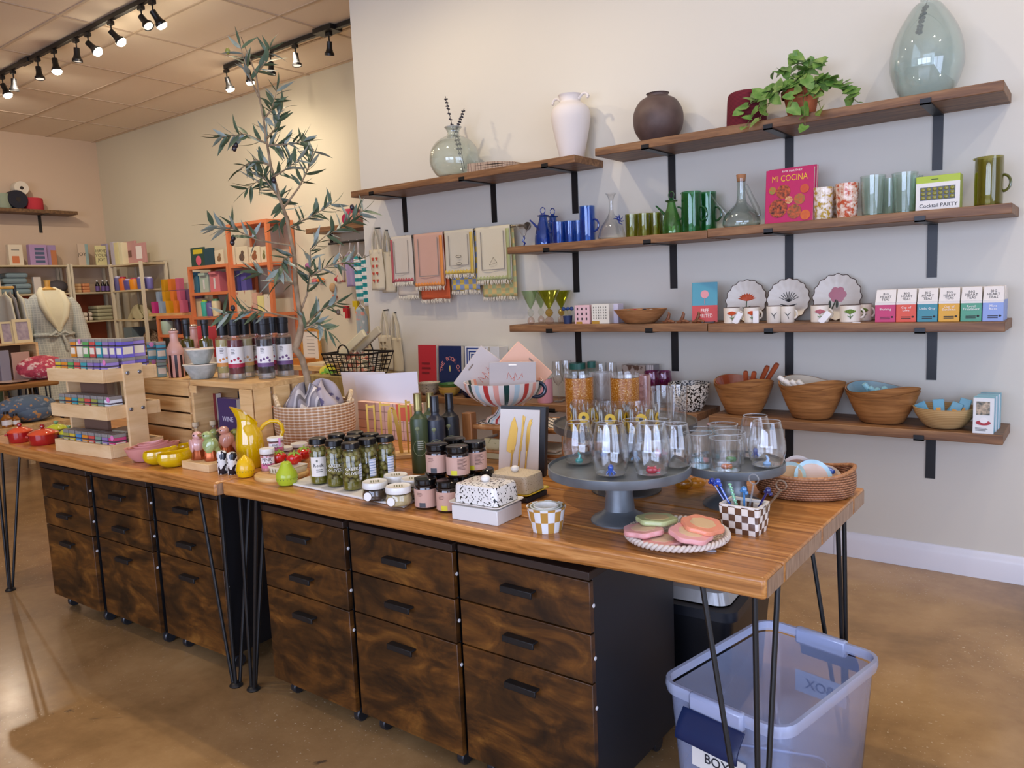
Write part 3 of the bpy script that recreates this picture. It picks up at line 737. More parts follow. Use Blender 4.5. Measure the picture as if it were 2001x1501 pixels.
def blade(pts, pts2, x0, zb, zm):
    g = kn([(x0+px, pz) for px, pz in pts]); 
    g.tube([tl @ Vector((x0-.004, -.003, zb*KS)), tl @ Vector((x0, -.003, zm*KS))], .003, 8); return g
blade([(-.022, .056), (.003, .050), (.012, .075), (.017, .112), (.004, .140), (-.008, .125), (-.021, .075)], 0, -.022, .010, .06).obj('cheese_knife', GOLD, t, 0, bevel=.0006)
blade([(-.004, .058), (.004, .058), (.009, .10), (.016, .142), (.012, .142), (.008, .118), (.010, .144), (.006, .144), (.002, .10)], 0, .006, .010, .06).obj('cheese_fork', GOLD, t, 0, bevel=.0006)
blade([(-.004, .058), (.004, .06), (.008, .09), (.010, .118), (.016, .128), (.012, .131), (.017, .136), (.006, .134), (-.002, .116), (-.006, .085)], 0, .031, .010, .06).obj('cheese_spade', GOLD, t, 0, bevel=.0006)
G().box(.012, -.002, .004, w/2, .0, .022, tl).obj('dark_label', M('#39383a', .5), t, 0)
# ---- cake stands and glassware
ZNC = M('#7d8488', .38, .5, n=(9, '#666d72')); DKS = M('#5b5855', .45, .4, n=(9, '#45423f'))
def stand(name, label, u, vb, wb, uc, vc, wp, mat, under):
    x, y = T(u, vb, TZ); rb = pxm(wb, x, y, TZ)/2; k = hypot(x, y); x, y = x+x/k*rb, y+y/k*rb
    z = zat(x, y, vc); R = pxm(wp, x, y, z)/2; h = z-TZ
    t = thing('cake_stand', label, 'cake stand', (x, y, TZ))
    G().lathe([(0, 0), (rb, 0), (rb*1.0, .004), (rb*.93, .010), (rb*.62, .022), (rb*.52, .03), (rb*.46, h*.5), (rb*.50, h-.014), (0, h-.014)], 36).obj('pedestal', mat, t)
    G().lathe([(0, -.016), (R*.99, -.016), (R, -.012), (R, .006), (R*.985, .007), (R*.975, .002), (R*.97, 0), (0, 0)], 56, (0, 0, h)).obj('plate', mat, t)
    return x, y, z, R
S1 = stand('cake_stand', 'galvanised cake stand in front, full of stemless wine glasses', 1212, 1034, 118, 1217, 912, 277, ZNC, 0)
S2 = stand('cake_stand', 'galvanised cake stand at right, above the checked ceramic basket', 1432, 1001, 118, 1450, 905, 198, ZNC, 0)
S3 = stand('cake_stand', 'dark cake stand at the back carrying orange and gold-printed tumblers', 1224, 975, 142, 1219, 826, 278, DKS, 0)
GL = []
RIM_GLINT = glass('#e8efef', .02, 1.7, 1.0, '#e4ecf2')  # milky white body paints the bright highlight along glass rims
def wineglass(S, u, vb, w, vt, label, fig, group='stemless glasses on the grey stands', rimk=.72):
    z0 = S[2]+.0005
    x, y = T(u, vb, z0); k = hypot(x, y); R = pxm(w, x, y, z0+.04)/2; x, y = x+x/k*R*.55, y+y/k*R*.55
    H = zat(x, y, vt)-z0
    t = thing('stemless_glass', label, 'glass', (x, y, z0), face(x, y), group)
    pr = [(R*.50, 0), (R*.72, .004), (R*.90, H*.16), (R, H*.38), (R*.98, H*.55), (R*(.5+rimk/2), H*.8), (R*rimk, H)]
    G().lathe(wall_of(pr, .0016), 36, cap=False).obj('bowl', CLEAR, t)
    G().lathe([(0, .0004), (R*.68, .0042), (R*.8, .008), (R*.6, .0085), (0, .0065)], 30).obj('thick_glint_base', glass('#eef4f8', .04, 1.6, .5, '#dfe8f0', 'glass base'), t)  # whitish disc: caustic sparkle of the thick bottom put into its colour
    G().lathe([(R*rimk+.0003, H-.001), (R*rimk+.0004, H+.0004), (R*rimk-.0018, H+.0004), (R*rimk-.0018, H-.001)], 36, cap=False).obj('rim', RIM_GLINT, t)
    GL.append((t, R*.95))
    if fig:
        c = M(fig[1], .1, coat=1); g = G()
        if fig[0] == 'octopus':
            g.ball((0, -.004, .021), (.007, .007, .009))
            for i in range(7):
                a = 2*pi*i/7; g.tube([(.004*cos(a), -.004+.004*sin(a), .014), (.010*cos(a), -.004+.010*sin(a), .009), (.013*cos(a), -.004+.013*sin(a), .0035)], [.0028, .0022, .0012], 6)
        elif fig[0] == 'fish':
            g.ball((0, -.006, .014), (.014, .006, .009)); g.prism([(.010, .010), (.020, .018), (.020, .008)], -.008, -.004, Matrix.Rotation(pi/2, 4, 'X')@Matrix.Translation((0, .002, .012)))
            for s in (-1, 1): g.ball((s*.008, -.006, .022), (.003, .003, .004), 8, 6)
        else:
            g.ball((0, 0, .010), (.010, .006, .007)); g.tube([(0, 0, .012), (.003, 0, .022), (-.002, 0, .032)], [.005, .004, .002], 8)
        g.obj('glass_figure', c, t)
    return t
for u, vb, w, vt, lab, fg in ((1132, 911, 63, 824, 'stemless glass with a teal seahorse at the left of the front stand', ('sea', '#2f9a92')),
    (1194, 935, 75, 826, 'front stemless glass with a blue octopus inside', ('octopus', '#1f56b8')),
    (1274, 934, 76, 826, 'front stemless glass with a red crab inside', ('fish', '#b3263a')),
    (1325, 918, 63, 828, 'stemless glass at the right end of the front stand', None),
    (1242, 906, 62, 820, 'stemless glass behind the two front ones on the grey stand', ('octopus', '#6fa6d8')),
    (1180, 899, 60, 822, 'stemless glass behind the blue octopus glass', ('sea', '#3f78c0')),
    (1291, 898, 60, 820, 'stemless glass with a pink figure behind the red crab glass', ('fish', '#cf7d95'))):
    wineglass(S1, u, vb, w, vt, lab, fg)
for u, vb, w, vt, lab, fg in ((1476, 899, 64, 812, 'taller rounded glass with a green and blue figure on the right stand', ('octopus', '#2d4fb0')),
    (1512, 919, 73, 824, 'rounded glass at the right edge of the right stand', ('sea', '#8fb8e0'))):
    wineglass(S2, u, vb, w, vt, lab, fg)
def tumbler(name, label, S, u, vb, w, vt, mat, group, taper=.92, parts=None, t2=.0016, base=.004):
    z0 = S[2]+.0005; x, y = T(u, vb, z0); k = hypot(x, y); R = pxm(w, x, y, z0)/2; x, y = x+x/k*R*taper, y+y/k*R*taper
    R = pxm(w, x, y, z0+.05)/2; H = zat(x, y, vt)-z0
    t = thing(name, label, 'glass', (x, y, z0), face(x, y), group)
    GL.append((t, R))
    G().lathe(wall_of([(R*taper*.95, 0), (R*taper, .003), (R*taper, base), (R, H)], t2), 36, cap=False).obj('cup', mat, t)
    return t, R, H
for u, vb, w, vt, lab, fg in ((1414, 926, 62, 855, 'straight tumbler with an orange fish at the front of the right stand', ('fish', '#b5602c')), (1426, 912, 61, 844, 'straight tumbler just behind the orange fish tumbler', ('fish', '#4c9c58')),
    (1412, 898, 58, 829, 'straight tumbler at the back of the right stand', None), (1366, 919, 56, 846, 'straight tumbler at the left of the right stand', None), (1370, 905, 54, 838, 'straight tumbler behind the left one on the right stand', None)):
    t, R, H = tumbler('tumbler', lab, S2, u, vb, w, vt, CLEAR, 'straight tumblers on the right grey stand', .96)
    G().lathe([(R+.0003, H-.001), (R+.0004, H+.0004), (R-.0018, H+.0004), (R-.0018, H-.001)], 36, cap=False).obj('rim', RIM_GLINT, t)
    if fg: G().ball((0, -.004, .012), (.012, .006, .008)).ball((.012, -.004, .012), (.005, .002, .007), 8, 6).obj('glass_figure', M(fg[1], .1, coat=1), t)
ORG = spots('#b8721f', '#f0c070', 420, .62, .66, .15)
def orange():
    m, nt, b, L = newmat('orange bubbled glass'); vec = coords(nt); f = noise(nt, vec, 330, 2)
    L.new(ramp(nt, f, [(.4, '#a85f14'), (.62, '#d08c34'), (.72, '#ffe0a0')]), b.inputs['Base Color'])
    b.inputs['Roughness'].default_value = .12; b.inputs['Transmission Weight'].default_value = .35; bump(nt, b, f, .3, .002); return m
ORM = orange()
def tall_orange(u, w, lab):
    t, R, H = tumbler('orange_tumbler', lab, S3, u, 836, w, 737, ORM, 'orange tumblers on the back stand', .95)
    G().lathe(wall_of([(R*1.0, H), (R*1.0, H+.012)], .0015), 36, cap=False).obj('clear_rim', CLEAR, t)
tall_orange(1134, 56, 'tall orange bubbled tumbler at the left of the back stand')
tall_orange(1223, 57, 'tall orange bubbled tumbler in the middle of the back stand')
t, R, H = tumbler('frosted_tumbler', 'tall frosted white tumbler between the two orange tumblers', S3, 1178, 826, 40, 727, glass('#dcdcdc', .2, 1.5, .55, '#cfcdca', 'frosted glass'), 'frosted and pink glasses on the back stand', .96)
t, R, H = tumbler('frosted_tumbler', 'pink striped tall tumbler behind the right orange tumbler', S3, 1258, 826, 30, 733, glass('#e8c6c0', .1, 1.5, .5, '#dba79c', 'pink glass'), 'frosted and pink glasses on the back stand', .96)
FLW = M('#cda62c', .4); DK = M('#2b2a2c', .4); PET = M('#a9aba6', .5)
for u, w, lab in ((1142, 56, 'tumbler with a gold and black flower print, left of three'), (1205, 59, 'tumbler with a gold and black flower print, middle of three'), (1267, 60, 'tumbler with a gold and black flower print, right of three')):
    t, R, H = tumbler('printed_tumbler', lab, S3, u, 852, w, 787, CLEAR, 'flower-printed tumblers on the back stand', .96)
    g = G(); g2 = G(); g3 = G()
    for a0 in (-.1, 1.25, -1.45, 2.6):
        def on(a, z): return ((R+.0008)*sin(a0+a), -(R+.0008)*cos(a0+a), z)
        for rr, gg, d in ((.0150, g, 0), (.0050, g2, .0008)):
            v = [on(0, H*.55)]+[((R+.0008+d)*sin(a0+rr/R*cos(q)), -(R+.0008+d)*cos(a0+rr/R*cos(q)), H*.55+rr*sin(q)) for q in [2*pi*i/14 for i in range(14)]]
            gg.add(v, [(0, 1+i, 1+(i+1) % 14) for i in range(14)])
        for s in (-1, 1):
            g.tube([on(s*.12, H*.42), on(s*.4, H*.30), on(s*.5, H*.08)], .0020, 5); g.tube([on(s*.2, H*.34), on(s*.28, H*.2), on(s*.3, H*.05)], .0011, 5)
            g3.tube([on(s*.55, H*.45), on(s*.6, H*.70), on(s*.62, H*.85)], [.001, .0028, .0008], 6); g3.tube([on(s*.3, H*.80), on(s*.32, H*.92)], [.002, .0008], 6)
    g.obj('gold_print', FLW, t); g2.obj('flower_centre', DK, t); g3.obj('pale_print', PET, t)
for u, w, vt, vb, lab in ((1288, 44, 757, 845, 'tall clear tumbler right of the printed glasses'), (1310, 42, 756, 840, 'tall clear tumbler at the right end of the back stand')):
    tumbler('tall_tumbler', lab, S3, u, vb, w, vt, CLEAR, 'tall clear tumblers on the back stand', .9)
for S in (S1, S2, S3):
    gl = [q for q in GL if abs(q[0].location.z-S[2]) < .004]; relax(gl)
    for o, r in gl:
        dx, dy = o.location.x-S[0], o.location.y-S[1]; d = hypot(dx, dy); m = S[3]*.97-r*.8
        if d > m: o.location.x = S[0]+dx*m/d; o.location.y = S[1]+dy*m/d
    relax(gl)
# ---- braided tray with scalloped coasters
x, y = T(1323, 1083, TZ); k = hypot(x, y); Rt = pxm(219, x, y, TZ)/2*.97; x, y = x+x/k*Rt*.80, y+y/k*Rt*.80
BRD = pattern('ring', ['#a08c7c', '#e2d8cc', '#e2d8cc', '#c9b9a8'], rough=.5)
t = thing('braided_tray', 'round braided ceramic tray of pastel coasters at the front of the table', 'tray', (x, y, TZ))
G().lathe(wall_of([(Rt*.72, 0), (Rt*.84, .006), (Rt*.95, .017)], .004), 48, cap=False).obj('tray_body', spots('#b49f8e', '#e8ded2', 160, .5, .55, .4), t)
g = G()
for k in range(2):
    g.tube([((Rt*.95+.0038*cos(30*a+k*pi))*cos(a), (Rt*.95+.0038*cos(30*a+k*pi))*sin(a), .0175+.0042*sin(30*a+k*pi)) for a in [2*pi*i/360 for i in range(360)]], .0046, 7, True)
g.obj('braided_rim', M('#cfc3b6', .45), t, 60)
def coaster(u, v, z, c1, c2, tilt, lab, a0=0):
    cx, cy_ = T(u, v, z); R = .0475
    t = thing('coaster', lab, 'coaster', (cx, cy_, z-.009), a0, 'scalloped pastel coasters in the braided tray')
    t.rotation_euler.x = tilt[0]; t.rotation_euler.y = tilt[1]
    rd = lambda a, zz: 1+.06*cos(6*a)
    G().lathe([(0, 0), (R*.95, 0), (R, .003), (R, .0095), (R*.96, .0122), (R*.7, .0122), (0, .0122)], 56, rad=rd).obj('coaster_body', M(c1, .3), t)
    G().lathe([(0, .0121), (R*.60, .0121), (R*.60, .0127), (0, .0127)], 40, rad=lambda a, zz: 1+.05*cos(7*a)).obj('centre', M(c2, .4), t)
coaster(1293, 1054, TZ+.022, '#d79a92', '#cdb59a', (0, 0), 'salmon coaster lying lowest in the braided tray')
coaster(1258, 1034, TZ+.036, '#dd9f9d', '#d8b79c', (.0, -.06), 'pink coaster at the left of the braided tray')
coaster(1349, 1041, TZ+.040, '#e0a3a0', '#d6bb98', (.10, .14), 'pink coaster tilted at the front of the braided tray', .5)
coaster(1283, 1013, TZ+.048, '#b3bd86', '#c9b283', (-.06, 0), 'sage green coaster on top at the back of the tray', .3)
coaster(1372, 1024, TZ+.050, '#e2906f', '#d3b184', (.06, .16), 'coral coaster on top at the right of the tray', .2)
xt, yt = T(1388, 1077, TZ)
tag(G().lathe([(0, 0), (.011, 0), (.011, .0012), (0, .0012)], 20, rad=lambda a, z: 1+.3*cos(2*a)).obj('price_tag', M('#cfd6e4', .4), None, loc=(xt, yt, TZ+.001)), 'small white price tag lying beside the braided tray', 'tag')
# ---- checked ceramic basket with glass stirrers
ctr, ang, w, d = boxat((1480, 1050), (1409, 1038), (1497, 1034), TZ); hb = zat(*T(1480, 1050, TZ), 996)-TZ
t = thing('ceramic_basket', 'square white ceramic basket with brown check, holding glass stirrers', 'basket', (*ctr, TZ), ang)
CKB = pattern('checker', ['#ddd5ca', '#5e3d26'], (62, 62, 58), .35, (.5, .5, .25))
loft(G(), [(rrect(w*.94, d*.94, .004), 0), (rrect(w*1.06, d*1.08, .004), hb)]).obj('basket_body', CKB, t, thick=.005, smooth=20)
loft(G(), [(rrect(w*1.09, d*1.11, .005), hb-.004), (rrect(w*1.09, d*1.11, .005), hb+.003), (rrect(w*.96, d*.96, .004), hb+.003), (rrect(w*.96, d*.96, .004), hb-.004)], False).obj('rim', M('#e2dcd2', .3), t)
cz = TZ+hb
for i, (du, dv, dz, col, fg, lab) in enumerate(((-.03, .012, .045, '#16328c', 1, 'cobalt blue glass stirrer leaning left in the checked basket'), (-.022, -.002, .050, '#2a4fb5', 2, 'blue swirled glass stirrer leaning farthest left'), (-.012, .008, .042, '#86c4a0', 0, 'pale green ridged glass stirrer lying across the basket'),
    (.010, .012, .052, '#c9ced0', 3, 'clear loop-topped glass stirrer standing upright'), (.024, .006, .040, '#14205e', 1, 'navy glass stirrer leaning right'), (.036, .004, .046, '#b9a88f', 3, 'clear amber loop stirrer at the right of the basket'), (.002, .004, .034, '#3f7fb8', 2, 'light blue glass stirrer in the middle'))):
    m = glass(col, .03, 1.5, .5, col) if col in ('#c9ced0', '#b9a88f') else M(col, .08, coat=1)
    bx_, by_ = ctr.x+du*.25, ctr.y+.0; r = thing('glass_stirrer', lab, 'stirrer', (bx_, by_, TZ+.006), ang, 'glass stirrers in the checked basket')
    tip = Vector((du*2.4-.008, dv, hb+dz*.8)); g = G().tube([(0, 0, 0), tip*.5, tip], .0028, 8); g.obj('rod', m, r)
    if fg == 3: G().tube([tip+Vector((.012*cos(q), 0, .012+.012*sin(q))) for q in [2*pi*k/14 for k in range(14)]], .0018, 6, True).obj('finial', m, r)
    elif fg == 0:
        g = G()
        for k in range(7): g.ball(tip*(.55+.075*k), (.0052, .0052, .0032), 10, 6)
        g.obj('finial', m, r)
    else: G().ball(tip, (.0075, .0065, .0085)).ball(tip+Vector((.006, 0, -.008)), .005).ball(tip+Vector((-.006, 0, -.004)), .0045).obj('finial', m, r)
# ---- rattan basket with kitchen tools
xb, yb = T(1572, 985, TZ); k = hypot(xb, yb); Rb = pxm(188, xb, yb, TZ)/2; xb, yb = xb+xb/k*Rb*.82, yb+yb/k*Rb*.82
Rb = pxm(186, xb, yb, TZ)/2; hb = .066; gam = face(xb, yb)
def weave(c1, c2, nz, na, rough=.5, stag=pi/2):
    m, nt, b, L = newmat('woven '+c1); tc = nt.nodes.new('ShaderNodeTexCoord'); sp = nt.nodes.new('ShaderNodeSeparateXYZ'); L.new(tc.outputs['Object'], sp.inputs[0])
    def mt(op, *a):
        n = nt.nodes.new('ShaderNodeMath'); n.operation = op
        for i, q in enumerate(a):
            if isinstance(q, (int, float)): n.inputs[i].default_value = q
            else: L.new(q, n.inputs[i])
        return n.outputs[0]
    an = mt('MULTIPLY', mt('ARCTAN2', sp.outputs[1], sp.outputs[0]), na); rw = mt('MULTIPLY', sp.outputs[2], nz)
    s1 = mt('ABSOLUTE', mt('SINE', mt('MULTIPLY', rw, pi))); s2 = mt('ABSOLUTE', mt('SINE', mt('ADD', an, mt('MULTIPLY', mt('FLOOR', rw), stag))))
    h = mt('MULTIPLY', s1, mt('ADD', mt('MULTIPLY', s2, .6), .4))
    L.new(ramp(nt, h, [(.1, c1), (.6, c2)]), b.inputs['Base Color']); b.inputs['Roughness'].default_value = rough; bump(nt, b, h, .8, .004); return m
RAT = weave('#5e3a24', '#b07a55', 150, 30)
t = thing('rattan_basket', 'oval brown rattan basket with a dipped front rim at the table corner', 'basket', (xb, yb, TZ), gam)
ell = lambda a, z: 1+0*a
def bask(r, z): return r
g = G(); nA = 60; rows = []
prof = [(0, .001), (.86, 0), (.95, .01), (1.0, .03), (1.0, .05), (.985, .066)]
vv = []; ff = []
inner = [(.95, .066), (.96, .045), (.9, .012), (0, .01)]
allp = prof+inner
for r, z in allp:
    for i in range(nA):
        a = 2*pi*i/nA; zz = z
        if z > .04: zz = z+(.020*abs(cos(a))**3-.004)*(z-.04)/.026
        vv.append((Rb*r*cos(a), Rb*.72*r*sin(a), zz))
for q in range(len(allp)-1):
    for i in range(nA): ff.append((q*nA+i, q*nA+(i+1) % nA, (q+1)*nA+(i+1) % nA, (q+1)*nA+i))
G().add(vv, ff).obj('basket_body', RAT, t, 60)
G().tube([(Rb*.968*cos(a), Rb*.70*sin(a), .064+.020*abs(cos(a))**3) for a in [2*pi*i/60 for i in range(60)]], .0055, 8, True).obj('rim', wood('#7a4d2c', '#a06c42', '#c08a5c', (20, 20, 20), .5, 6, 'rattan rim'), t)
def inb(dx, dy, dz): m = Matrix.Rotation(gam, 2) @ Vector((dx, dy)); return (xb+m.x, yb+m.y, TZ+dz)
LB = M('#9cc4d4', .25)
def rim_dish(label, p, rot, R, col, inner):
    t = thing('small_plate', label, 'plate', p, 0, 'small plates in the rattan basket'); t.rotation_euler = rot
    G().lathe([(0, 0), (R*.6, 0), (R, .010), (R, .014), (R*.9, .012), (R*.55, .004), (0, .004)], 32).obj('plate_body', M(col, .25), t)
    G().lathe([(0, .0041), (R*.6, .0048), (R*.8, .0098), (R*.78, .0102), (R*.55, .0056), (0, .005)], 32).obj('plate_centre', M(inner, .3), t)
rim_dish('pale blue rimmed dish leaning in the rattan basket front', inb(.020, -.020, .050), (1.05, 0, gam+.2), .050, '#a9cdd9', '#d2b7a4')
rim_dish('pale aqua dish with a tan middle beside the cake stand', inb(-.038, -.028, .048), (.95, 0, gam-.3), .046, '#b5d3d5', '#cfb08c')
rim_dish('white arched dish edge standing at the back of the rattan basket', inb(-.02, .035, .050), (1.35, 0, gam+.1), .050, '#e4dcd6', '#b8978a')
rim_dish('sand coloured dish tilted at the right end of the rattan basket', inb(.060, .008, .044), (.8, 0, gam+.5), .036, '#c9b299', '#b8977a')
rim_dish('peach dish lying in the rattan basket behind the glasses', inb(-.045, .0, .046), (.9, 0, gam), .034, '#dba28e', '#d79a86')
def spatula(label, p0, p1, w, col):
    a, b = Vector(inb(*p0)), Vector(inb(*p1)); d = b-a
    t = thing('tool_handle', label, 'handle', a, 0, 'glazed tool handles in the rattan basket')
    G().tube([d*0, d*.15, d*.85, d], [w*.6, w, w, w*.5], 12).obj('grip', M(col, .2), t)
spatula('glossy blue tool handle lying across the rattan basket', (.075, -.012, .068), (-.005, .040, .082), .0095, '#2f57a8')
spatula('mustard yellow tool handle beside the blue one', (.040, -.005, .066), (-.030, .030, .077), .008, '#c89a2a')
spatula('rust brown tool handle in the middle of the rattan basket', (.020, .004, .062), (-.050, .022, .070), .008, '#8b4a32')
# ---- folded cloths and yellow bags seen between the stands
xx, yy = T(1330, 957, TZ); g = G()
for i, q in enumerate(((0, 0, .02), (.03, .03, .018), (-.02, .035, .016))): g.ball((q[0], q[1], .016), (.028, .024, q[2]), 14, 10, Matrix.Rotation(i, 4, 'Z'))
tag(g.obj('candy_bag', glass('#e0b030', .1, 1.5, .6, '#d39a1c', 'yellow cellophane'), None, loc=(xx, yy+.02, TZ)), 'yellow cellophane bag behind the front cake stand', 'bag')
# ---------- goods on the crate table ----------
PINE = wood('#c39a63', '#d9b47c', '#e6c691', (1, 1, 10), .55, 3, 'pine'); PINEX = wood('#b58a55', '#cfa66c', '#dfbb85', (1, 10, 10), .55, 3, 'pine board')
BIRCH = wood('#cfab78', '#dcbb8a', '#e5c99c', (2, 2, 12), .5, 2, 'birch', .05)
# ---- three tier spice rack
A = Vector(T(109.4, 881.5, TZ)); B = Vector(T(217.3, 897.7, TZ)); w = (B-A).length; ang = atan2((B-A).y, (B-A).x)
nrm = Vector((-sin(ang), cos(ang)))
zz = [(zat(B.x, B.y, b), zat(B.x, B.y, a)) for a, b in ((872, 897.7), (796.4, 822.8), (723.7, 749.8))]
dp = .05
while proj(*(B+nrm*dp), zz[1][0])[0] < 314.5 and dp < .6: dp += .002
zz[0] = (TZ, zz[0][1])
rk = thing('spice_rack', 'three-tier pale wood display rack of spice tins near the table end', 'rack', (A.x, A.y, TZ), ang)
for a, b in zz:
    a -= TZ; b -= TZ
    g = G().box(0, 0, a, w, .012, b).box(0, dp-.012, a, w, dp, b).box(0, .012, a, .012, dp-.012, b).box(w-.012, .012, a, w, dp-.012, b).box(.012, .012, a+.004, w-.012, dp-.012, a+.012)
    g.obj('tray', BIRCH, rk, 0, bevel=.0015)
zt = zat(*(B+nrm*dp*.5), 711)-TZ
for x0, x1 in ((w, w+.014), (-.014, 0)):
    p = G().box(x0, dp*.34, 0, x1, dp*.70, zt).obj('post', BIRCH, rk, 0, bevel=.002)
    if x0 == w:
        for a, b in zz[1:]:
            for yy in (dp*.41, dp*.63):
                G().lathe([(0, 0), (.008, 0), (.008, .002), (.004, .004), (0, .003)], 14, mtx=Matrix.Translation((x1, yy, (a+b)/2-TZ+.006)) @ Matrix.Rotation(pi/2, 4, 'Y')).obj('bolt', M('#8f9094', .3, .9), p)
G().box(.05, dp*.46, .01, w*.55, dp*.52, zz[2][0]-TZ).obj('back_board', M('#6f5342', .6), rk, 0)
TINC = {'orange': '#d98a2a', 'cream': '#e3d6b4', 'green': '#5fa457', 'red': '#cf5348', 'teal': '#3f9aa0', 'mauve': '#8f78a8', 'purple': '#7a68b0', 'violet': '#6f63c0', 'yellow': '#d6b83a', 'lilac': '#9a86c9', 'pink': '#c94a78', 'white': '#dfe3e8', 'grey green': '#7d9584', 'olive': '#9c9a48', 'blue': '#4c86b5'}
def tin_proto():
    t = thing('spice_tin', '', 'tin', (0, 0, 0), 0, 'spice tins on the wooden rack')
    G().box(-.02, -.026, 0, .02, .026, .064).obj('tin_body', M('#888888', .4), t, 0, bevel=.001)
    G().box(-.0205, -.0265, .064, .0205, .0265, .078).obj('lid', M('#8f8a84', .4), t, 0, bevel=.002)
    G().box(-.016, -.0268, .014, .016, -.0262, .040).obj('paper_label', M('#e6dcc4', .6), t, 0)
    G().box(.0202, -.021, .014, .0208, .021, .044).obj('paper_label', M('#e6dcc4', .6), t, 0)
    G().box(-.0203, -.0264, .046, .0203, .0264, .052).obj('dark_band', M('#4a4048', .5), t, 0)
    return t
TIN0 = tin_proto(); NT = [0]
def tin(lx, ly, z, col, label, tag_=0):
    p = A+(B-A)/w*lx+nrm*ly; t = dup(TIN0, (p.x, p.y, z), ang, label) if NT[0] else TIN0
    if not NT[0]: t.location = (p.x, p.y, z); t.rotation_euler.z = ang; t['label'] = label
    NT[0] += 1; TL.append((t, col, tag_))
TL = []
row1 = ['orange', 'cream', 'green', 'red', 'teal', 'mauve', 'purple', 'violet']; row0 = ['yellow', 'orange', 'green', 'red', 'teal', 'mauve', 'purple', 'lilac']
mid = ['grey green', 'orange', 'teal', 'olive', 'red', 'olive', 'grey green', 'white']; low = ['olive', 'yellow', 'blue', 'orange', 'red', 'grey green', 'mauve', 'pink']
st = (w-.024)/8
for i in range(8):
    lx = .012+st*(i+.5); pos = ('first', 'second', 'third', 'fourth', 'fifth', 'sixth', 'seventh', 'last')[i]
    tin(lx, .055, zz[2][0]+.013, row0[i], '%s spice tin, %s along the front row of the top rack tray' % (row0[i], pos), i == 7)
    tin(lx, .125, zz[2][0]+.013, row0[i], '%s tin under the raised %s tin on the top rack tray' % (row0[i], row1[i]))
    tin(lx, .125, zz[2][0]+.0915, row1[i], '%s spice tin, %s of the raised row on top of the rack' % (row1[i], pos), i == 1)
    tin(lx, .055, zz[1][0]+.013, mid[i], '%s spice tin, %s along the middle rack tray' % (mid[i], pos), i == 7)
    tin(lx, .055, zz[0][0]+.013, low[i], '%s spice tin, %s along the bottom rack tray' % (low[i], pos), i == 7)
for k, (lx, c, z, ly) in enumerate(((w-.05, 'violet', zz[2][0]+.0135, dp-.05), (w-.10, 'purple', zz[2][0]+.0135, dp-.05), (w-.05, 'lilac', zz[2][0]+.092, dp-.05))):
    tin(lx, ly, z, c, ('violet spice tin behind the rack post, at the back corner of the top tray', 'purple spice tin at the back of the top rack tray', 'lilac spice tin stacked behind the rack post, topmost there')[k], k == 2)
for t, c, tg in TL:
    mcol(kid(t, 'tin_body'), M(TINC[c], .4))
    if tg: G().lathe([(0, 0), (.011, 0), (.011, .001), (0, .001)], 14, mtx=Matrix.Translation((.012, -.0285, .066)) @ Matrix.Rotation(pi/2, 4, 'X')).obj('round_tag', M('#dc7fb4', .5), t)
for (u, v, z, n, lab) in ((168, 769, zz[1], 4, 'stack of cream cloth napkins lying at the back of the middle rack tray'), (190, 845, zz[0], 6, 'stack of cream cloths lying at the back of the bottom rack tray')):
    g = G(); p = A+(B-A)*.62+nrm*(dp*.72)
    for k in range(n): g.box(-.07, -.045, .0125*k, .07, .045, .0125*k+.011)
    tag(g.obj('napkin_stack', M('#cfc6a8', .9), None, loc=(p.x, p.y, z[0]+.0125), rz=ang, bevel=.004), lab, 'napkins', 'cloth stacks on the rack')
# ---- little casseroles
def pot(u, vb, w_, vt, pc, lc, kc, lab, hs=1):
    x, y = T(u, vb, TZ); k = hypot(x, y); R = pxm(w_, x, y, TZ)/2; x, y = x+x/k*R*.9, y+y/k*R*.9; R = pxm(w_, x, y, TZ)/2*.9
    H = zat(x, y, vt)-TZ
    t = thing('mini_casserole', lab, 'pot', (x, y, TZ), face(x, y), 'glazed mini casseroles at the far table end')
    h = H*.52
    p = G().lathe([(0, 0), (R*.86, 0), (R*.93, .005), (R*.98, h*.6), (R, h), (0, h)], 32).obj('pot_body', M(pc, .15, coat=1), t)
    for s in (-1, 1): G().tube([(s*R*.95, -.014, h*.82), (s*R*1.10, -.011, h*.84), (s*R*1.10, .011, h*.84), (s*R*.95, .014, h*.82)], .0045, 8).obj('handle', M(pc, .15, coat=1), t)
    G().lathe([(0, h), (R*1.02, h), (R*1.03, h+.004), (R*.9, h+.010), (R*.5, h+.020), (R*.15, h+.024), (0, h+.024)], 32).obj('lid', M(lc, .12, coat=1), t)
    G().lathe([(0, h+.023), (.005, h+.023), (.006, h+.026), (.011, h+.031), (.011, h+.035), (.006, H), (0, H)], 18).obj('knob', M(kc, .12, coat=1), t)
    return t, R
pots = [pot(42, 866, 50, 826, '#a3161c', '#cf4a24', '#8f1518', 'red mini casserole with an orange lid, left of the two'), pot(87, 871, 58, 829, '#a3161c', '#cf4a24', '#8f1518', 'red mini casserole with an orange lid, next to the wooden rack'),
        pot(113, 858, 46, 822, '#5f7a72', '#b7bf2a', '#6f9a7a', 'lime-lidded green mini casserole behind the red ones'), pot(138, 864, 42, 832, '#5f7a72', '#b7bf2a', '#6f9a7a', 'lime-lidded green mini casserole half hidden by the rack')]
for q, d in zip(pots[2:], (.12, .16)):
    q[0].location.y += .0
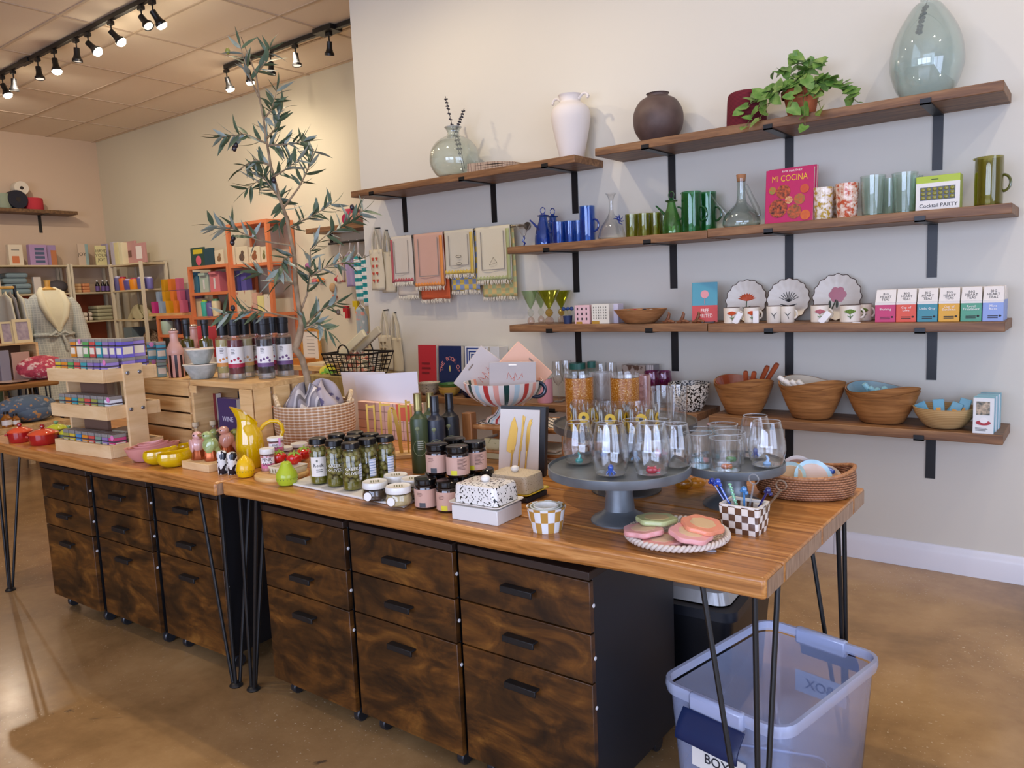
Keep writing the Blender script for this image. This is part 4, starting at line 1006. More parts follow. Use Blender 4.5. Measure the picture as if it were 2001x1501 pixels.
# ---- nested pink bowls and yellow boat dishes
def boat(name, label, cat, u0, u1, vb, vt, mat, grp, rot=0, dz=0, sh=.62, tip=.25, imat=None, pf=None):
    um = (u0+u1)/2; x, y = T(um, vb, TZ); k = hypot(x, y); L = pxm(u1-u0, x, y, TZ)/2; x, y = x+x/k*L*.45, y+y/k*L*.45; L = pxm(u1-u0, x, y, TZ)/2
    z0 = TZ+dz; H = zat(x, y, vt)-z0; n = 40
    def ring(r, z, inner=0):
        out = []
        for i in range(n):
            a = 2*pi*i/n; c, s = cos(a), sin(a)
            ex = r*L*(c*(1+tip*max(0, c)**3)/(1+tip*.5)); ey = r*L*sh*s*(1-.25*max(0, c))
            out.append((ex, ey, z+H*.18*max(0, c)**2*(z/H)))
        return out
    prof = [(.45, 0), (.62, .04), (.85, .4), (1, 1)]; inn = [(.93, .98), (.78, .45), (.55, .12), (.01, .1)]
    if pf: prof, inn = pf
    rows = [ring(r, zz_*H) for r, zz_ in [(.01, 0)]+prof+inn]; v = [p for r in rows for p in r]
    f = [(q*n+i, q*n+(i+1) % n, (q+1)*n+(i+1) % n, (q+1)*n+i) for q in range(len(rows)-1) for i in range(n)]
    return tag(G().add(v, f).obj(name, mat, None, loc=(x, y, z0), rz=face(x, y, rot)), label, cat, grp), (x, y, L, H)
PINK = M('#cf8f86', .35); YD = M('#d0ac06', .1, coat=1)
EGG = ([(.35, 0), (.62, .05), (.90, .30), (1.0, .60), (.97, .86), (.93, 1)], [(.89, .97), (.92, .6), (.75, .22), (.45, .1), (.01, .09)])
pb, info = boat('nesting_bowl', 'largest pink oval bowl of the nest beside the spice rack', 'bowl', 244, 345, 903, 872, PINK, 'nested pink oval bowls', 0)
for i, (s, lab) in enumerate(((.82, 'second largest pink oval bowl in the nest'), (.64, 'third pink oval bowl in the nest'), (.46, 'smallest pink oval bowl, innermost of the nest'))):
    q = tag(pb.copy(), lab, 'bowl', 'nested pink oval bowls'); COL.objects.link(q); q.scale = (s, s, .92); q.location.z = TZ+.006*(i+1)
boat('avocado_dish', 'yellow avocado-shaped dish in front, nearest the table edge', 'dish', 308, 377, 914, 884, YD, 'yellow avocado dishes', .2, pf=EGG, tip=.12)
boat('avocado_dish', 'yellow avocado-shaped dish at the left beside the pink bowls', 'dish', 281, 347, 909, 880, YD, 'yellow avocado dishes', .2, pf=EGG, tip=.12)
boat('avocado_dish', 'yellow avocado-shaped dish behind the front two', 'dish', 338, 388, 895, 868, YD, 'yellow avocado dishes', .2, pf=EGG, tip=.12)
# ---- bird shakers on a wood block
ctr, an2, bw, bd = boxat((408, 924), (356, 915), (432, 918), TZ); bh = zat(*T(408, 924, TZ), 909)-TZ; bd = max(bd, .10); ctr = Vector(T(408, 924, TZ))+Matrix.Rotation(an2, 2) @ Vector((-bw/2, bd/2))
tag(G().box(-bw/2, -bd/2, 0, bw/2, bd/2, bh).obj('wood_block', BIRCH, None, loc=(*ctr, TZ), rz=an2, bevel=.0015), 'pale wood block carrying the ceramic parrots', 'block')
COP = M('#a8562f', .22, .7)
def parrot(u, vb, vt, z0, col, lab, rot, s=1):
    x, y = T(u, vb, z0); k = hypot(x, y); x, y = x+x/k*.015, y+y/k*.015; H = zat(x, y, vt)-z0
    t = thing('parrot_shaker', lab, 'shaker', (x, y, z0), face(x, y, rot), 'glazed parrot shakers'); c = M(col, .25, coat=1); r = H*.21
    G().lathe([(0, 0), (r*1.05, 0), (r*1.1, H*.04), (r*.95, H*.2), (r*.9, H*.36), (0, H*.36)], 20, rad=lambda a, z: 1+.06*cos(6*a)).obj('copper_base', COP, t)
    b = G().ball((0, 0, H*.52), (r*1.25, r*1.1, H*.27), 20, 14, Matrix.Rotation(-.25, 4, 'Y')).ball((r*.35, 0, H*.84), (r*.85, r*.8, H*.155), 18, 12)
    b.tube([(-r*.7, 0, H*.42), (-r*1.25, 0, H*.25), (-r*1.35, 0, H*.08)], [r*.6, r*.4, r*.15], 10)
    b = b.obj('bird_body', c, t, 60)
    G().tube([(r*1.05, 0, H*.87), (r*1.42, 0, H*.84), (r*1.38, 0, H*.77)], [r*.3, r*.2, r*.04], 10).obj('beak', M('#8f6a3a', .3), t)
    for q in (-1, 1):
        G().ball((-.1*r, q*r*.95, H*.5), (r*.75, r*.25, H*.24), 14, 10, Matrix.Rotation(-.4, 4, 'Y')).obj('wing', c, t)
        G().ball((r*.7, q*r*.68, H*.88), r*.12, 8, 6).obj('eye', M('#2a1c14', .2), t)
bz = TZ+bh
parrot(388, 899, 842, bz, '#d3a29a', 'pink parrot shaker at the left of the wood block, facing the camera', -1.2)
parrot(414, 901, 842, bz, '#97a86a', 'green parrot shaker at the front of the wood block looking left', 2.9)
parrot(418, 884, 838, TZ, '#8f9c5c', 'green parrot shaker behind the front green one', .4)
parrot(446, 890, 832, TZ, '#d09a88', 'tall peach parrot shaker beside the yellow pitcher', 3.0)
parrot(466, 886, 837, TZ, '#97a04c', 'green parrot shaker half hidden by the yellow pitcher', 3.1)
for u, vb, vt, lab in ((386, 872, 825, 'small corked salt bottle behind the pink parrot'), (420, 868, 822, 'small corked salt bottle behind the green parrots')):
    t, x, y, R, H = turned('corked_bottle', lab, 'bottle', u, 17, vt, [('glass', [(0, 0), (1, 0), (1, .55), (.6, .66), (.5, .8)], CLEAR), ('salt', [(0, .01), (.9, .01), (.9, .45), (0, .45)], M('#c9b7b0', .7)), ('cork', [(0, .72), (.48, .78), (.75, .82), (.75, 1), (0, 1)], M('#cbb894', .7))], TZ, vb, group='corked salt bottles')
# ---- monochrome shakers, lemon and pear timers
BWM = spots('#dcdcd6', '#16171f', 55, .50, .52, .2, vec_scale=(1, 1, .7))
for u, vb, vt, lab in ((437, 927, 881, 'black and white brushed shaker on the left of the pair'), (456, 928, 884, 'black and white brushed shaker next to the lemon timer')):
    turned('salt_shaker', lab, 'shaker', u, 20, vt, [('shaker_body', [(0, 0), (.95, 0), (1, .03), (1, .86), (.9, .95), (.6, 1), (0, 1)], BWM)], TZ, vb, group='black and white shakers')
def fruit_timer(u, vb, vt, w_, c, prof, lab, nub):
    t, x, y, R, H = turned('fruit_timer', lab, 'timer', u, w_, vt, [('dial_base', [(.55, 0), (.8, .04), (.97, .2), (1.0, .33)], M(c, .25)), ('fruit_top', prof, M(c, .22)), nub], TZ, vb)
    t.rotation_euler.z = face(x, y); g = G()
    for k in range(-4, 5): g.box(-.0008, -R*1.012, H*.27, .0008, -R*.99, H*.31, Matrix.Rotation(k*.32, 4, 'Z'))
    g.obj('minute_marks', M('#4c5a1c', .5), t, 0)
fruit_timer(481, 934, 889, 35.5, '#e0b208', [(1.0, .335), (1, .42), (.93, .58), (.74, .76), (.42, .87), (.25, .92), (.14, .98), (0, 1)], 'yellow lemon kitchen timer in front of the yellow pitcher', ('tip', [(0, .97), (.13, .975), (.05, 1.01), (0, 1.015)], M('#c7a612', .3)))
fruit_timer(562, 950, 901, 41.6, '#a9bb2e', [(1.0, .335), (1, .40), (.92, .54), (.70, .68), (.54, .82), (.46, .93), (.25, .995), (0, 1)], 'green pear kitchen timer at the joint of the tables', ('stem', [(0, .99), (.06, .99), (.05, 1.1), (0, 1.1)], M('#3b2a18', .6)))
# ---- round board with pink salt jars and strawberries
x, y = T(552, 942, TZ); k = hypot(x, y); Rb2 = pxm(106, x, y, TZ)/2; x, y = x+x/k*Rb2*.97, y+y/k*Rb2*.97; bh2 = .014
tag(G().lathe([(0, 0), (Rb2*.98, 0), (Rb2, .003), (Rb2, bh2-.003), (Rb2*.98, bh2), (0, bh2)], 48).obj('round_board', wood('#b98f52', '#d0a768', '#dbb87c', (1, 8, 8), .5, 3, 'round board'), None, loc=(x, y, TZ)), 'thin round wooden board carrying the strawberries and salt jars', 'board')
zb2 = TZ+bh2; PKS = M('#d79c98', .6, n=(160, '#b97470'))
SLT = []
def salt(u, vb, vt, z0, w_, lab, tx):
    t, x, y, R, H = turned('salt_jar', lab, 'jar', u, w_, vt, [('glass', [(0, 0), (.96, 0), (1, .03), (1, .70), (.92, .76)], CLEAR), ('pink_salt', [(0, .01), (.93, .01), (.93, .68), (0, .68)], PKS), ('lid', [(0, .77), (.97, .77), (1, .79), (1, .97), (.96, 1), (0, 1)], M('#dcdad4', .35))], z0, vb, group='pink salt jars with white lids')
    t.rotation_euler.z = face(x, y); wrap(R, H*.14, H*.62, -.95, .95).obj('paper_label', M('#e6dfdc', .5), t); SLT.append((t, R))
    wrap(R+.0004, H*.14, H*.34, -.95, .95).obj('pink_stripe', M('#cf6f90', .5), t); ctext(t, tx, H*.2, R+.0006, H*.42, -.1, M('#4b2a38', .5)); return x, y, z0+H
sx, sy, sz = salt(525, 921, 876, zb2, 29, 'pink salt jar at the left of the round board', 'PINK\nSALT')
salt(560, 902, 873, zb2, 30, 'pink salt jar in the middle behind the strawberries', 'PINK\nSALT'); salt(585, 897, 866, zb2, 32, 'pink salt jar at the right behind the strawberries', 'PINK\nSALT')
relax(SLT)
mx_, my_ = (SLT[0][0].location+SLT[1][0].location).xy/2
t4 = dup(SLT[1][0], (mx_, my_, zb2+.0545), face(mx_, my_), 'pink salt jar stacked on top, with a pink ribbon tag')
c4 = zat(SLT[1][0].location.x, SLT[1][0].location.y, 873)-zb2; t4.location.z = zb2+c4+.0005
ctext(t4, 'PINK\nSALT', .009, SLT[1][1]+.0008, c4*.42, -.1, M('#4b2a38', .5))
G().box(.010, -SLT[1][1]-.003, c4*.45, .017, -SLT[1][1]-.001, c4*.98).obj('ribbon', M('#cf86b4', .6), t4, 0)
ctr, an2, bw, bd = boxat((566, 930), (524, 925), (596, 918), zb2); hb = .022
t = thing('berry_carton', 'cream ceramic berry carton holding three strawberries', 'carton', (*ctr, zb2), an2); bw = max(bw, .07)
loft(G(), [(rrect(bw*.9, bd*.9, .006), 0), (rrect(bw, bd, .008), hb)]).obj('carton_body', M('#d9cfb4', .35), t, thick=.003)
loft(G(), [(rrect(bw*1.03, bd*1.03, .009), hb-.002), (rrect(bw*1.05, bd*1.05, .009), hb+.002), (rrect(bw*.96, bd*.96, .008), hb+.002), (rrect(bw*.94, bd*.94, .008), hb-.003)], False).obj('rim', M('#e0d7bf', .3), t)
g = G()
for k in range(7):
    g.box(-bw*.42+bw*.13*k, -bd*.5-.0015, .005, -bw*.42+bw*.13*k+.003, -bd*.44, hb-.005)
g.obj('slots', M('#8f8468', .6), t, 0)
RED = spots('#c0201a', '#d8a040', 300, .70, .73, .15); LEAFY = M('#8fa63a', .3)
def berry(u, v, lab):
    z0 = zb2+.014; x, y = T(u, v, z0+.022); R = pxm(31, x, y, z0)/2
    t = thing('strawberry', lab, 'strawberry', (x, y, z0), random.random()*3, 'red ceramic strawberries in the carton')
    G().lathe([(0, 0), (R*.5, .002), (R*.9, .012), (R, .022), (R*.92, .031), (R*.6, .038), (0, .040)], 24).obj('berry', RED, t)
    g = G()
    for k in range(6):
        a = 2*pi*k/6; g.tube([(0, 0, .0405), (R*.45*cos(a), R*.45*sin(a), .0405), (R*.85*cos(a), R*.85*sin(a), .034)], [.004, .0045, .0008], 6)
    g.obj('leaf_cap', LEAFY, t); G().tube([(0, 0, .04), (.002, 0, .052)], [.004, .002], 8).obj('stem', LEAFY, t); return t, R
relax([berry(545, 894, 'strawberry at the left of the berry carton'), berry(575, 896, 'strawberry in the middle of the berry carton'), berry(594, 886, 'strawberry at the back right, beside the olive jars')])
# ---- yellow pitcher
x, y = T(493, 917, TZ); k = hypot(x, y); R = pxm(52, x, y, TZ)/2; x, y = x+x/k*R, y+y/k*R; H = zat(x, y, 792)-TZ
t = thing('yellow_pitcher', 'tall glossy yellow-green pitcher with a swooping mouth', 'pitcher', (x, y, TZ), face(x, y))
YP = M('#d4aa00', .08, coat=1); n = 40; rows = []; R1 = R*1.0
prof = [(.86, 0), (.95, .02), (1.02, .2), (1.05, .38), (.96, .55), (.80, .68), (.70, .78), (.72, .88), (.78, 1.0)]
def ringp(r, zf, k=1.0):
    out = []
    for i in range(n):
        a = 2*pi*i/n; c = cos(a)
        zz_ = zf*H; cut = max(0, zf-.6)/.4
        zz_ -= H*.30*cut*(.5+.5*c)**1.1
        ex = r*R1*k; dx = -R1*.42*cut*cut*max(0, -c)**2-R1*.1*cut
        out.append((ex*c+dx, ex*sin(a)*(1-.12*cut), zz_))
    return out
rows = [ringp(.01, 0)]+[ringp(a, b) for a, b in prof]+[ringp(a, b-.006, .90) for a, b in reversed(prof[1:])]+[ringp(.01, .03)]
v = [p for r in rows for p in r]; f = [(q*n+i, q*n+(i+1) % n, (q+1)*n+(i+1) % n, (q+1)*n+i) for q in range(len(rows)-1) for i in range(n)]
G().add(v, f).obj('pitcher_body', YP, t, 60)
G().tube([(R1*.70, 0, H*.56), (R1*1.1, 0, H*.66), (R1*1.6, 0, H*.71), (R1*2.1, 0, H*.70), (R1*2.4, 0, H*.63), (R1*2.45, 0, H*.53), (R1*2.25, 0, H*.42), (R1*1.8, 0, H*.32), (R1*1.3, 0, H*.25), (R1*.98, 0, H*.21)], .0075, 12).obj('handle', YP, t)
# ---- coiled rope basket with cloths
x, y = T(621, 884, TZ); k = hypot(x, y); R = pxm(150, x, y, TZ)/2; x, y = x+x/k*R*.85, y+y/k*R*.85; R = pxm(154, x, y, TZ)/2; H = zat(x-x/k*R, y-y/k*R, 797)-TZ
BXY = (x, y, R, H)
t = thing('rope_basket', 'round cream and tan coiled rope basket around the olive tree pot', 'basket', (x, y, TZ), face(x, y))
ROPE = weave('#e9dcc6', '#b3895f', 88, 21, .7, 0)
G().lathe(wall_of([(R*.86, 0), (R*.92, .01), (R*1.0, H*.5), (R*.99, H)], .012), 56, cap=False).obj('basket_body', ROPE, t, 60)
for s in (-1, 1):
    G().tube([(s*R*.93*cos(a), -R*.93*sin(a), H+(.040 if s < 0 else .035)*sin(pi*q/8)) for q, a in [(q, -.45+.9*q/8) for q in range(9)]], .009, 10).obj('handle', M('#d8c6a6', .8, n=(140, '#a78a64')), t)
def cloth_lump(name, label, cat, loc, sx, sy, sz, mat, seed, grp=None, fold=9):
    rnd = random.Random(seed); ph = [rnd.random()*6 for _ in range(6)]
    def fn(s, q):
        a = 2*pi*s; e = pi/2*q
        r = 1+.14*sin(3*a+ph[0])*cos(e)+.10*sin(5*a+ph[1]+3*q)+.07*sin(fold*a+ph[2]+5*q)
        return (sx*r*cos(a)*cos(e), sy*r*sin(a)*cos(e), sz*(sin(e)*(1+.22*sin(4*a+ph[3]))+.10*sin(7*a+ph[4]+6*q)*cos(e)))
    return tag(G().grid(fn, 60, 16).obj(name, mat, None, 60, loc=loc), label, cat, grp)
STG = pattern('stripeX', ['#8f8a90', '#8f8a90', '#b9b4b4', '#6a6568', '#8f8a90', '#cfc6c0', '#77727a'], (14, 14, 14), .9)
cloth_lump('tea_towel', 'crumpled grey striped cloth stuffed in the rope basket', 'towel', (x-.025, y-.02, TZ+H*.70), R*.66, R*.58, .115, STG, 4)
cloth_lump('tea_towel', 'mauve patterned cloth bunched around the olive trunk', 'towel', (x+.035, y+.02, TZ+H*.70), R*.56, R*.52, .125, spots('#a79c9e', '#5c5470', 30, .55, .6, .9), 9)
# ---- olive tree
BARK = M('#9a8468', .8, n=(30, '#7a664c'), bmp=(60, .3)); LG = M('#5a6b4e', .5, n=(20, '#465840')); LS = M('#97a196', .5, n=(20, '#7d8a80'))
nv = Vector((x, y, 0)).normalized(); tv = Vector((-nv.y, nv.x, 0))
def onplane(u, v, dd=0):
    d = ray(u, v); s = (Vector((x, y, 0)).dot(nv)+dd)/d.dot(nv); return CAM+d*s
tr = thing('olive_tree', 'tall slender artificial olive tree rising behind the rope basket', 'tree', (x, y, TZ+.02))
O = Vector((x, y, TZ+.02))
tp = [(604, 770), (600, 736), (590, 700), (577, 682), (584, 662), (590, 632), (584, 600), (577, 550), (575, 500), (567, 462), (560, 425), (547, 389), (529, 324), (522, 281), (515, 234), (507, 191), (500, 144), (486, 110), (471, 72)]
tr_r = [.75*q for q in (.019, .018, .017, .018, .02, .017, .014, .012, .011, .010, .009, .008, .007, .006, .005, .0045, .004, .003, .002)]
P = [onplane(u, v)-O for u, v in tp]; P[0] = Vector((0, 0, 0))
G().tube(P, tr_r, 12).obj('trunk', BARK, tr, 60)
brs = [([(500, 144), (522, 118), (528, 92)], .02), ([(507, 191), (492, 160), (478, 120), (470, 90)], -.02), ([(515, 234), (532, 212), (541, 175)], .03), ([(522, 281), (480, 262), (430, 268)], -.05), ([(522, 270), (540, 250), (549, 210)], .06),
    ([(529, 324), (500, 312), (470, 330)], .05), ([(547, 389), (515, 345), (480, 372)], -.04), ([(555, 405), (585, 365), (602, 330), (613, 292), (590, 279)], .04), ([(522, 285), (560, 282), (598, 276)], -.06), ([(552, 400), (528, 360), (505, 330)], .08),
    ([(563, 445), (605, 425), (650, 398)], .06), ([(570, 480), (505, 470), (455, 447), (412, 440)], -.08), ([(586, 612), (600, 575), (607, 520), (606, 487), (635, 462), (675, 440), (712, 410)], .05), ([(607, 540), (640, 520), (695, 508)], -.06),
    ([(575, 555), (530, 542), (488, 525)], .10), ([(588, 625), (530, 612), (480, 607), (432, 616)], -.05), ([(592, 640), (625, 607), (662, 590)], .05), ([(594, 645), (620, 630), (645, 650)], -.04), ([(575, 500), (555, 505), (545, 530)], -.1), ([(535, 345), (560, 330), (585, 310)], -.08), ([(545, 385), (560, 420), (540, 440)], .08)]
rnd = random.Random(11); gg, gs = G(), G()
def leaf(g, p, d, L, w_, up, n=5):
    d = d.normalized(); sd = d.cross(up)
    if sd.length < 1e-4: sd = d.cross(Vector((1, 0, 0)))
    sd.normalize(); nn = sd.cross(d).normalized(); v = []; f = []; bend = rnd.uniform(-.3, .3)
    for i in range(n+1):
        t_ = i/n; ww = w_*sin(pi*(.06+.94*t_)**.85)*(1-.15*t_) if i < n else .0003
        c = p+d*(L*t_)+nn*(bend*L*t_*t_)
        v += [c-sd*ww, c-nn*ww*.25, c+sd*ww]
    for i in range(n):
        a = 3*i; f += [(a, a+1, a+4, a+3), (a+1, a+2, a+5, a+4)]
    g.add(v, f)
for k, (pts, dd) in enumerate(brs):
    m = len(pts)-1; Q = [onplane(u, v, dd*i/m)-O for i, (u, v) in enumerate(pts)]
    G().tube(Q, [.0045-.0035*i/m for i in range(m+1)], 7).obj('branch', BARK, tr, 60)
    for i in range(m):
        a, b = Q[i], Q[i+1]; L = (b-a).length; ns = max(2, int(L/.0155))
        if i == 0 and m > 2: continue
        for j in range(ns):
            p = a+(b-a)*((j+.5)/ns); ax = (b-a).normalized()
            for s in (-1, 1):
                if rnd.random() < .1: continue
                d = ax*rnd.uniform(.4, 1)+Vector((rnd.gauss(0, .35), rnd.gauss(0, .35), rnd.gauss(0, .25)))+s*ax.cross(nv)*rnd.uniform(.3, .9)
                leaf(gg if rnd.random() < .62 else gs, p, d, rnd.uniform(.055, .088), rnd.uniform(.007, .0115), Vector((rnd.gauss(0, .6), rnd.gauss(0, .6), 1)))
    e = Q[-1]; leaf(gg, e, Q[-1]-Q[-2], .07, .009, Vector((0, 0, 1)))
gg.obj('leaves', LG, tr, 60); gs.obj('leaves', LS, tr, 60)
for u, v, c in ((458, 290, '#2e2226'), (461, 283, '#2e2226'), (445, 100, '#8a8b3c'), (456, 465, '#2a2026'), (454, 474, '#2e2226'), (535, 352, '#2a2026'), (688, 405, '#2a2026'), (640, 640, '#3d2a2c'), (661, 610, '#5b4a3a'), (455, 602, '#2a2026'), (557, 283, '#33302c')):
    p = onplane(u, v, -.02)-O; G().ball(p, (.009, .009, .0125), 12, 8).obj('olive', M(c, .25), tr)
# ---- wooden crates
C1 = Vector(T(378, 871, TZ)); hC = zat(C1.x, C1.y, 745)-TZ; C2x = T(510, 750, TZ+hC)[0]
def crate(label, x0, x1, y0, y1, open_front):
    t = thing('wooden_crate', label, 'crate', (x0, y0, TZ), 0, 'pine crates on the table'); W_, D_ = x1-x0, y1-y0
    hs = hC/4
    if not open_front:
        for yy in (0, D_-.010):
            for k in range(4): G().box(0, yy, hs*k+.004, W_, yy+.010, hs*(k+1)-.004).obj('slat', PINEX, t, 0, bevel=.001)
        for xx in (.0, W_-.018): G().box(xx, .0105, 0, xx+.018, D_-.0105, hC).obj('end_board', PINE, t, 0, bevel=.001)
        G().box(-.0, -.0, hC-.0035, W_, D_, hC+.004).obj('top_board', PINEX, t, 0, bevel=.001)
    else:
        G().box(0, 0, hC-.018, W_, D_, hC+.004).obj('top_board', PINEX, t, 0, bevel=.001)
        G().box(0, 0, 0, W_, D_, .012).obj('bottom_board', PINEX, t, 0, bevel=.001)
        G().box(0, 0, .012, .016, D_, hC-.018).obj('end_board', PINE, t, 0, bevel=.001)
        n = 3; ds = D_/n
        for k in range(n): G().box(W_-.012, ds*k+.006, .012, W_, ds*(k+1)-.010, hC-.018).obj('slat', PINE, t, 0, bevel=.001)
        for k in range(4): G().box(.016, D_-.010, .014+k*.064, W_-.012, D_, .014+k*.064+.054).obj('slat', PINEX, t, 0, bevel=.001)
        G().box(W_-.08, -.006, .0, W_, 0, hC-.019).obj('corner_brace', PINE, t, 0, bevel=.001)
        G().box(.0, -.006, hC-.05, .05, .0, hC-.019).obj('corner_brace', PINE, t, 0, bevel=.001)
    return t
CY1 = C1.y+.29
crate('slatted pine crate behind the spice rack, closed side to the front', C1.x-.47, C1.x-.002, C1.y, CY1, False)
crate('pine crate lying open with books and wine inside', C1.x+.002, C2x, C1.y+.01, CY1, True)
ZC1 = TZ+hC+.0045; zi = TZ+.0125
def spine_book(name, lab, u0, u1, vt, y, z0, th, col, tx=None, txc='#d8d0d8', sz=.02, rot=0, grp=None, h=None, cat='book'):
    xa_, xb_ = xat(u0, y, z0+.1), xat(u1, y, z0+.1); h = h or zat((xa_+xb_)/2, y, vt)-z0
    t = thing(name, lab, cat, (xa_, y, z0), rot, grp); w_ = xb_-xa_
    G().box(.001, .002, .002, w_-.001, th-.002, h-.002).obj('pages', M('#e6dfd0', .8), t, 0)
    G().box(0, 0, 0, w_, .0022, h).box(0, th-.0022, 0, w_, th, h).box(0, 0, 0, .0022, th, h).obj('cover', M(col, .45), t, 0, bevel=.0006)
    if tx: text(t, tx, sz, (w_/2, -.0006, h*.55), FRONT, M(txc, .5))
    else: flines(t, w_*.25, w_*.75, h*.15, h*.6, 6, M('#b98a7a', .5))
    return t
b = spine_book('book', 'dark red book standing in the open crate', 394, 424, 768, C1.y+.10, zi, .03, '#6f1f24')
b = spine_book('book', 'teal and purple wine book leaning in the open crate', 428, 464, 779, C1.y+.05, zi, .028, '#3f2f5a', 'WINE', '#c9c2d4', .03)
turned('wine_bottle', 'dark wine bottle standing inside the open crate', 'bottle', 478, 26, 765, [('bottle', [(0, 0), (1, 0), (1, .62), (.6, .74), (.4, .8), (.4, 1), (0, 1)], M('#0d0f0e', .12, coat=1)), ('capsule', [(0, .8), (.42, .8), (.43, 1.005), (0, 1.005)], M('#1b1618', .4))], zi, y=C1.y+.13)
# ---- bottles on the crates
FROST = glass('#d8d6cc', .25, 1.45, .5, '#c9c6ba', 'frosted glass base')
def dressing(u, vb, w_, liq, lab, fr, sh=0):
    t, x, y, R, H = turned('dressing_bottle', lab, 'bottle', u, w_, 0, [('liquid', [(0, .092), (.9, .092), (.95, .11), (.95, .655), (0, .655)], M(liq, .15)), ('glass', [(0, 0), (.97, 0), (1, .02), (1, .66), (.9, .69), (.66, .70), (.64, .74)], glass('#dedcd2', .08, 1.45, .12, '#d8d4c8', 'dressing glass')),
        ('frosted_foot', [(0, .001), (1.01, .001), (1.015, .09), (0, .09)], FROST), ('cap', [(0, .73), (.66, .73), (.69, .75), (.69, .90), (.75, .905), (.75, 1), (0, 1)], M('#111113', .4))], ZC1, vb, H=HB, group='square shouldered dressing bottles on the crate', n=24)
    t.rotation_euler.z = face(x, y); wrap(R, H*.20, H*.54, -1.3, 1.3).obj('paper_label', M('#e6e3de', .5), t); wrap(R+.0004, H*.20, H*.265, -1.3, 1.3).obj('colour_band', M(fr, .5), t)
    g = G()
    for a, zz_ in ((-.2, .33), (.25, .35), (.5, .30), (-.6, .31)): g.ball((R*sin(a), -R*cos(a), H*zz_), (.0055, .0012, .006), 10, 6, Matrix.Rotation(a, 4, 'Z'))
    g.obj('berry_print', M(fr, .5), t); clines(t, R+.0002, H*.42, H*.52, -.55, .1, 4, M('#77706c', .6)); DB.append((t, R))
DB = []
xx, yy = T(467, 741, ZC1); HB = zat(xx, yy+.02, 624)-ZC1
for u, vb, liq, fr, lab in ((443, 739, '#b7a765', '#d08a3a', 'pale yellow dressing bottle, left of the row on the crate'), (467, 741, '#6a1626', '#a8233f', 'red dressing bottle at the front left of the crate row'), (488, 737, '#bfb488', '#cfa060', 'straw coloured dressing bottle behind the front red one'),
    (501, 735, '#6a1626', '#a8233f', 'red dressing bottle behind the dark one in the middle'), (522, 740, '#17131a', '#6a4a78', 'near black dressing bottle in the middle front with a berry label'), (541, 733, '#6a1626', '#a8233f', 'red dressing bottle between the two dark ones'), (559, 735, '#17131a', '#6a4a78', 'near black dressing bottle at the right end beside the olive trunk')):
    dressing(u, vb, 31, liq, lab, fr)
relax(DB)
SCB = M('#b4b8b0', .4, n=(40, '#9fa49c'))
def scallop(u, vb, vt, w_, z0, lab, H=None):
    t, x, y, R, H = turned('scalloped_bowl', lab, 'bowl', u, w_, vt, [('bowl_body', [(.55, 0), (.62, .06), (.85, .6), (1, 1)], SCB, .003), ('rim', [(.985, .97), (1.02, 1.0), (1.0, 1.04), (.95, 1.02)], M('#dcd6c8', .4))], z0, vb, group='stacked grey scalloped bowls', H=H, rad=lambda a, z: 1+.03*cos(8*a))
    return x, y, R, H
a_ = scallop(395, 741, 712, 66, ZC1, 'lower grey scalloped bowl of the stack on the crate')
t2 = scallop(396, 741, 712, 66, ZC1+a_[3]+.004, 'upper grey scalloped bowl of the stack holding a peach dish', a_[3])
for o in COL.objects:
    if o.get('label', '').startswith('upper grey'): o.location.x, o.location.y = a_[0]+.004, a_[1]
tag(G().lathe(wall_of([(a_[2]*.4, 0), (a_[2]*.78, .012)], .003), 28, cap=False, rad=lambda a, z: 1+.05*cos(6*a)).obj('peach_dish', spots('#d8b78e', '#c9482c', 60, .55, .58, .3), None, loc=(a_[0]+.004, a_[1], ZC1+a_[3]*2-.006)), 'shallow peach and red dish in the upper grey bowl', 'dish')
STP = pattern('ring', ['#2a1216', '#d6a193']*9, (1, 1, 1), .3)
def pinkb(u, vb, vt, lab):
    turned('striped_bottle', lab, 'bottle', u, 31, vt, [('lower_glass', [(0, 0), (.95, 0), (1, .03), (1, .46)], STP), ('upper_body', [(1, .462), (1.02, .47), (1.02, .56), (.75, .66), (.5, .74), (.46, .90), (.58, .92), (.58, .95), (.3, .95)], M('#d3a394', .3)), ('stopper', [(0, .95), (.34, .952), (.42, .97), (.3, 1), (0, 1)], M('#b9ada0', .25, .7))], ZC1, vb, group='pink striped dispensers')
pinkb(347, 738, 642, 'pink dispenser bottle with dark stripes at the left of the crate top'); pinkb(386, 726, 634, 'pink dispenser bottle behind the scalloped bowls')
for u, vb, lab in ((372, 733, 'olive oil bottle with a white label behind the pink dispenser'), (408, 731, 'olive oil bottle behind the scalloped bowls')):
    t, x, y, R, H = turned('oil_bottle', lab, 'bottle', u, 25, 625, [('bottle', [(0, 0), (1, 0), (1, .60), (.92, .64), (.45, .66), (.42, .74), (0, .74)], M('#4f4a14', .12, coat=1)), ('cap', [(0, .7), (.5, .7), (.52, .92), (.6, .93), (.6, 1), (0, 1)], M('#17181a', .4))], ZC1, vb, group='green olive oils on the crate')
    wrap(R, H*.1, H*.5, -1.5+face(x, y), 1.5+face(x, y)).obj('paper_label', M('#dcdad6', .5), t)
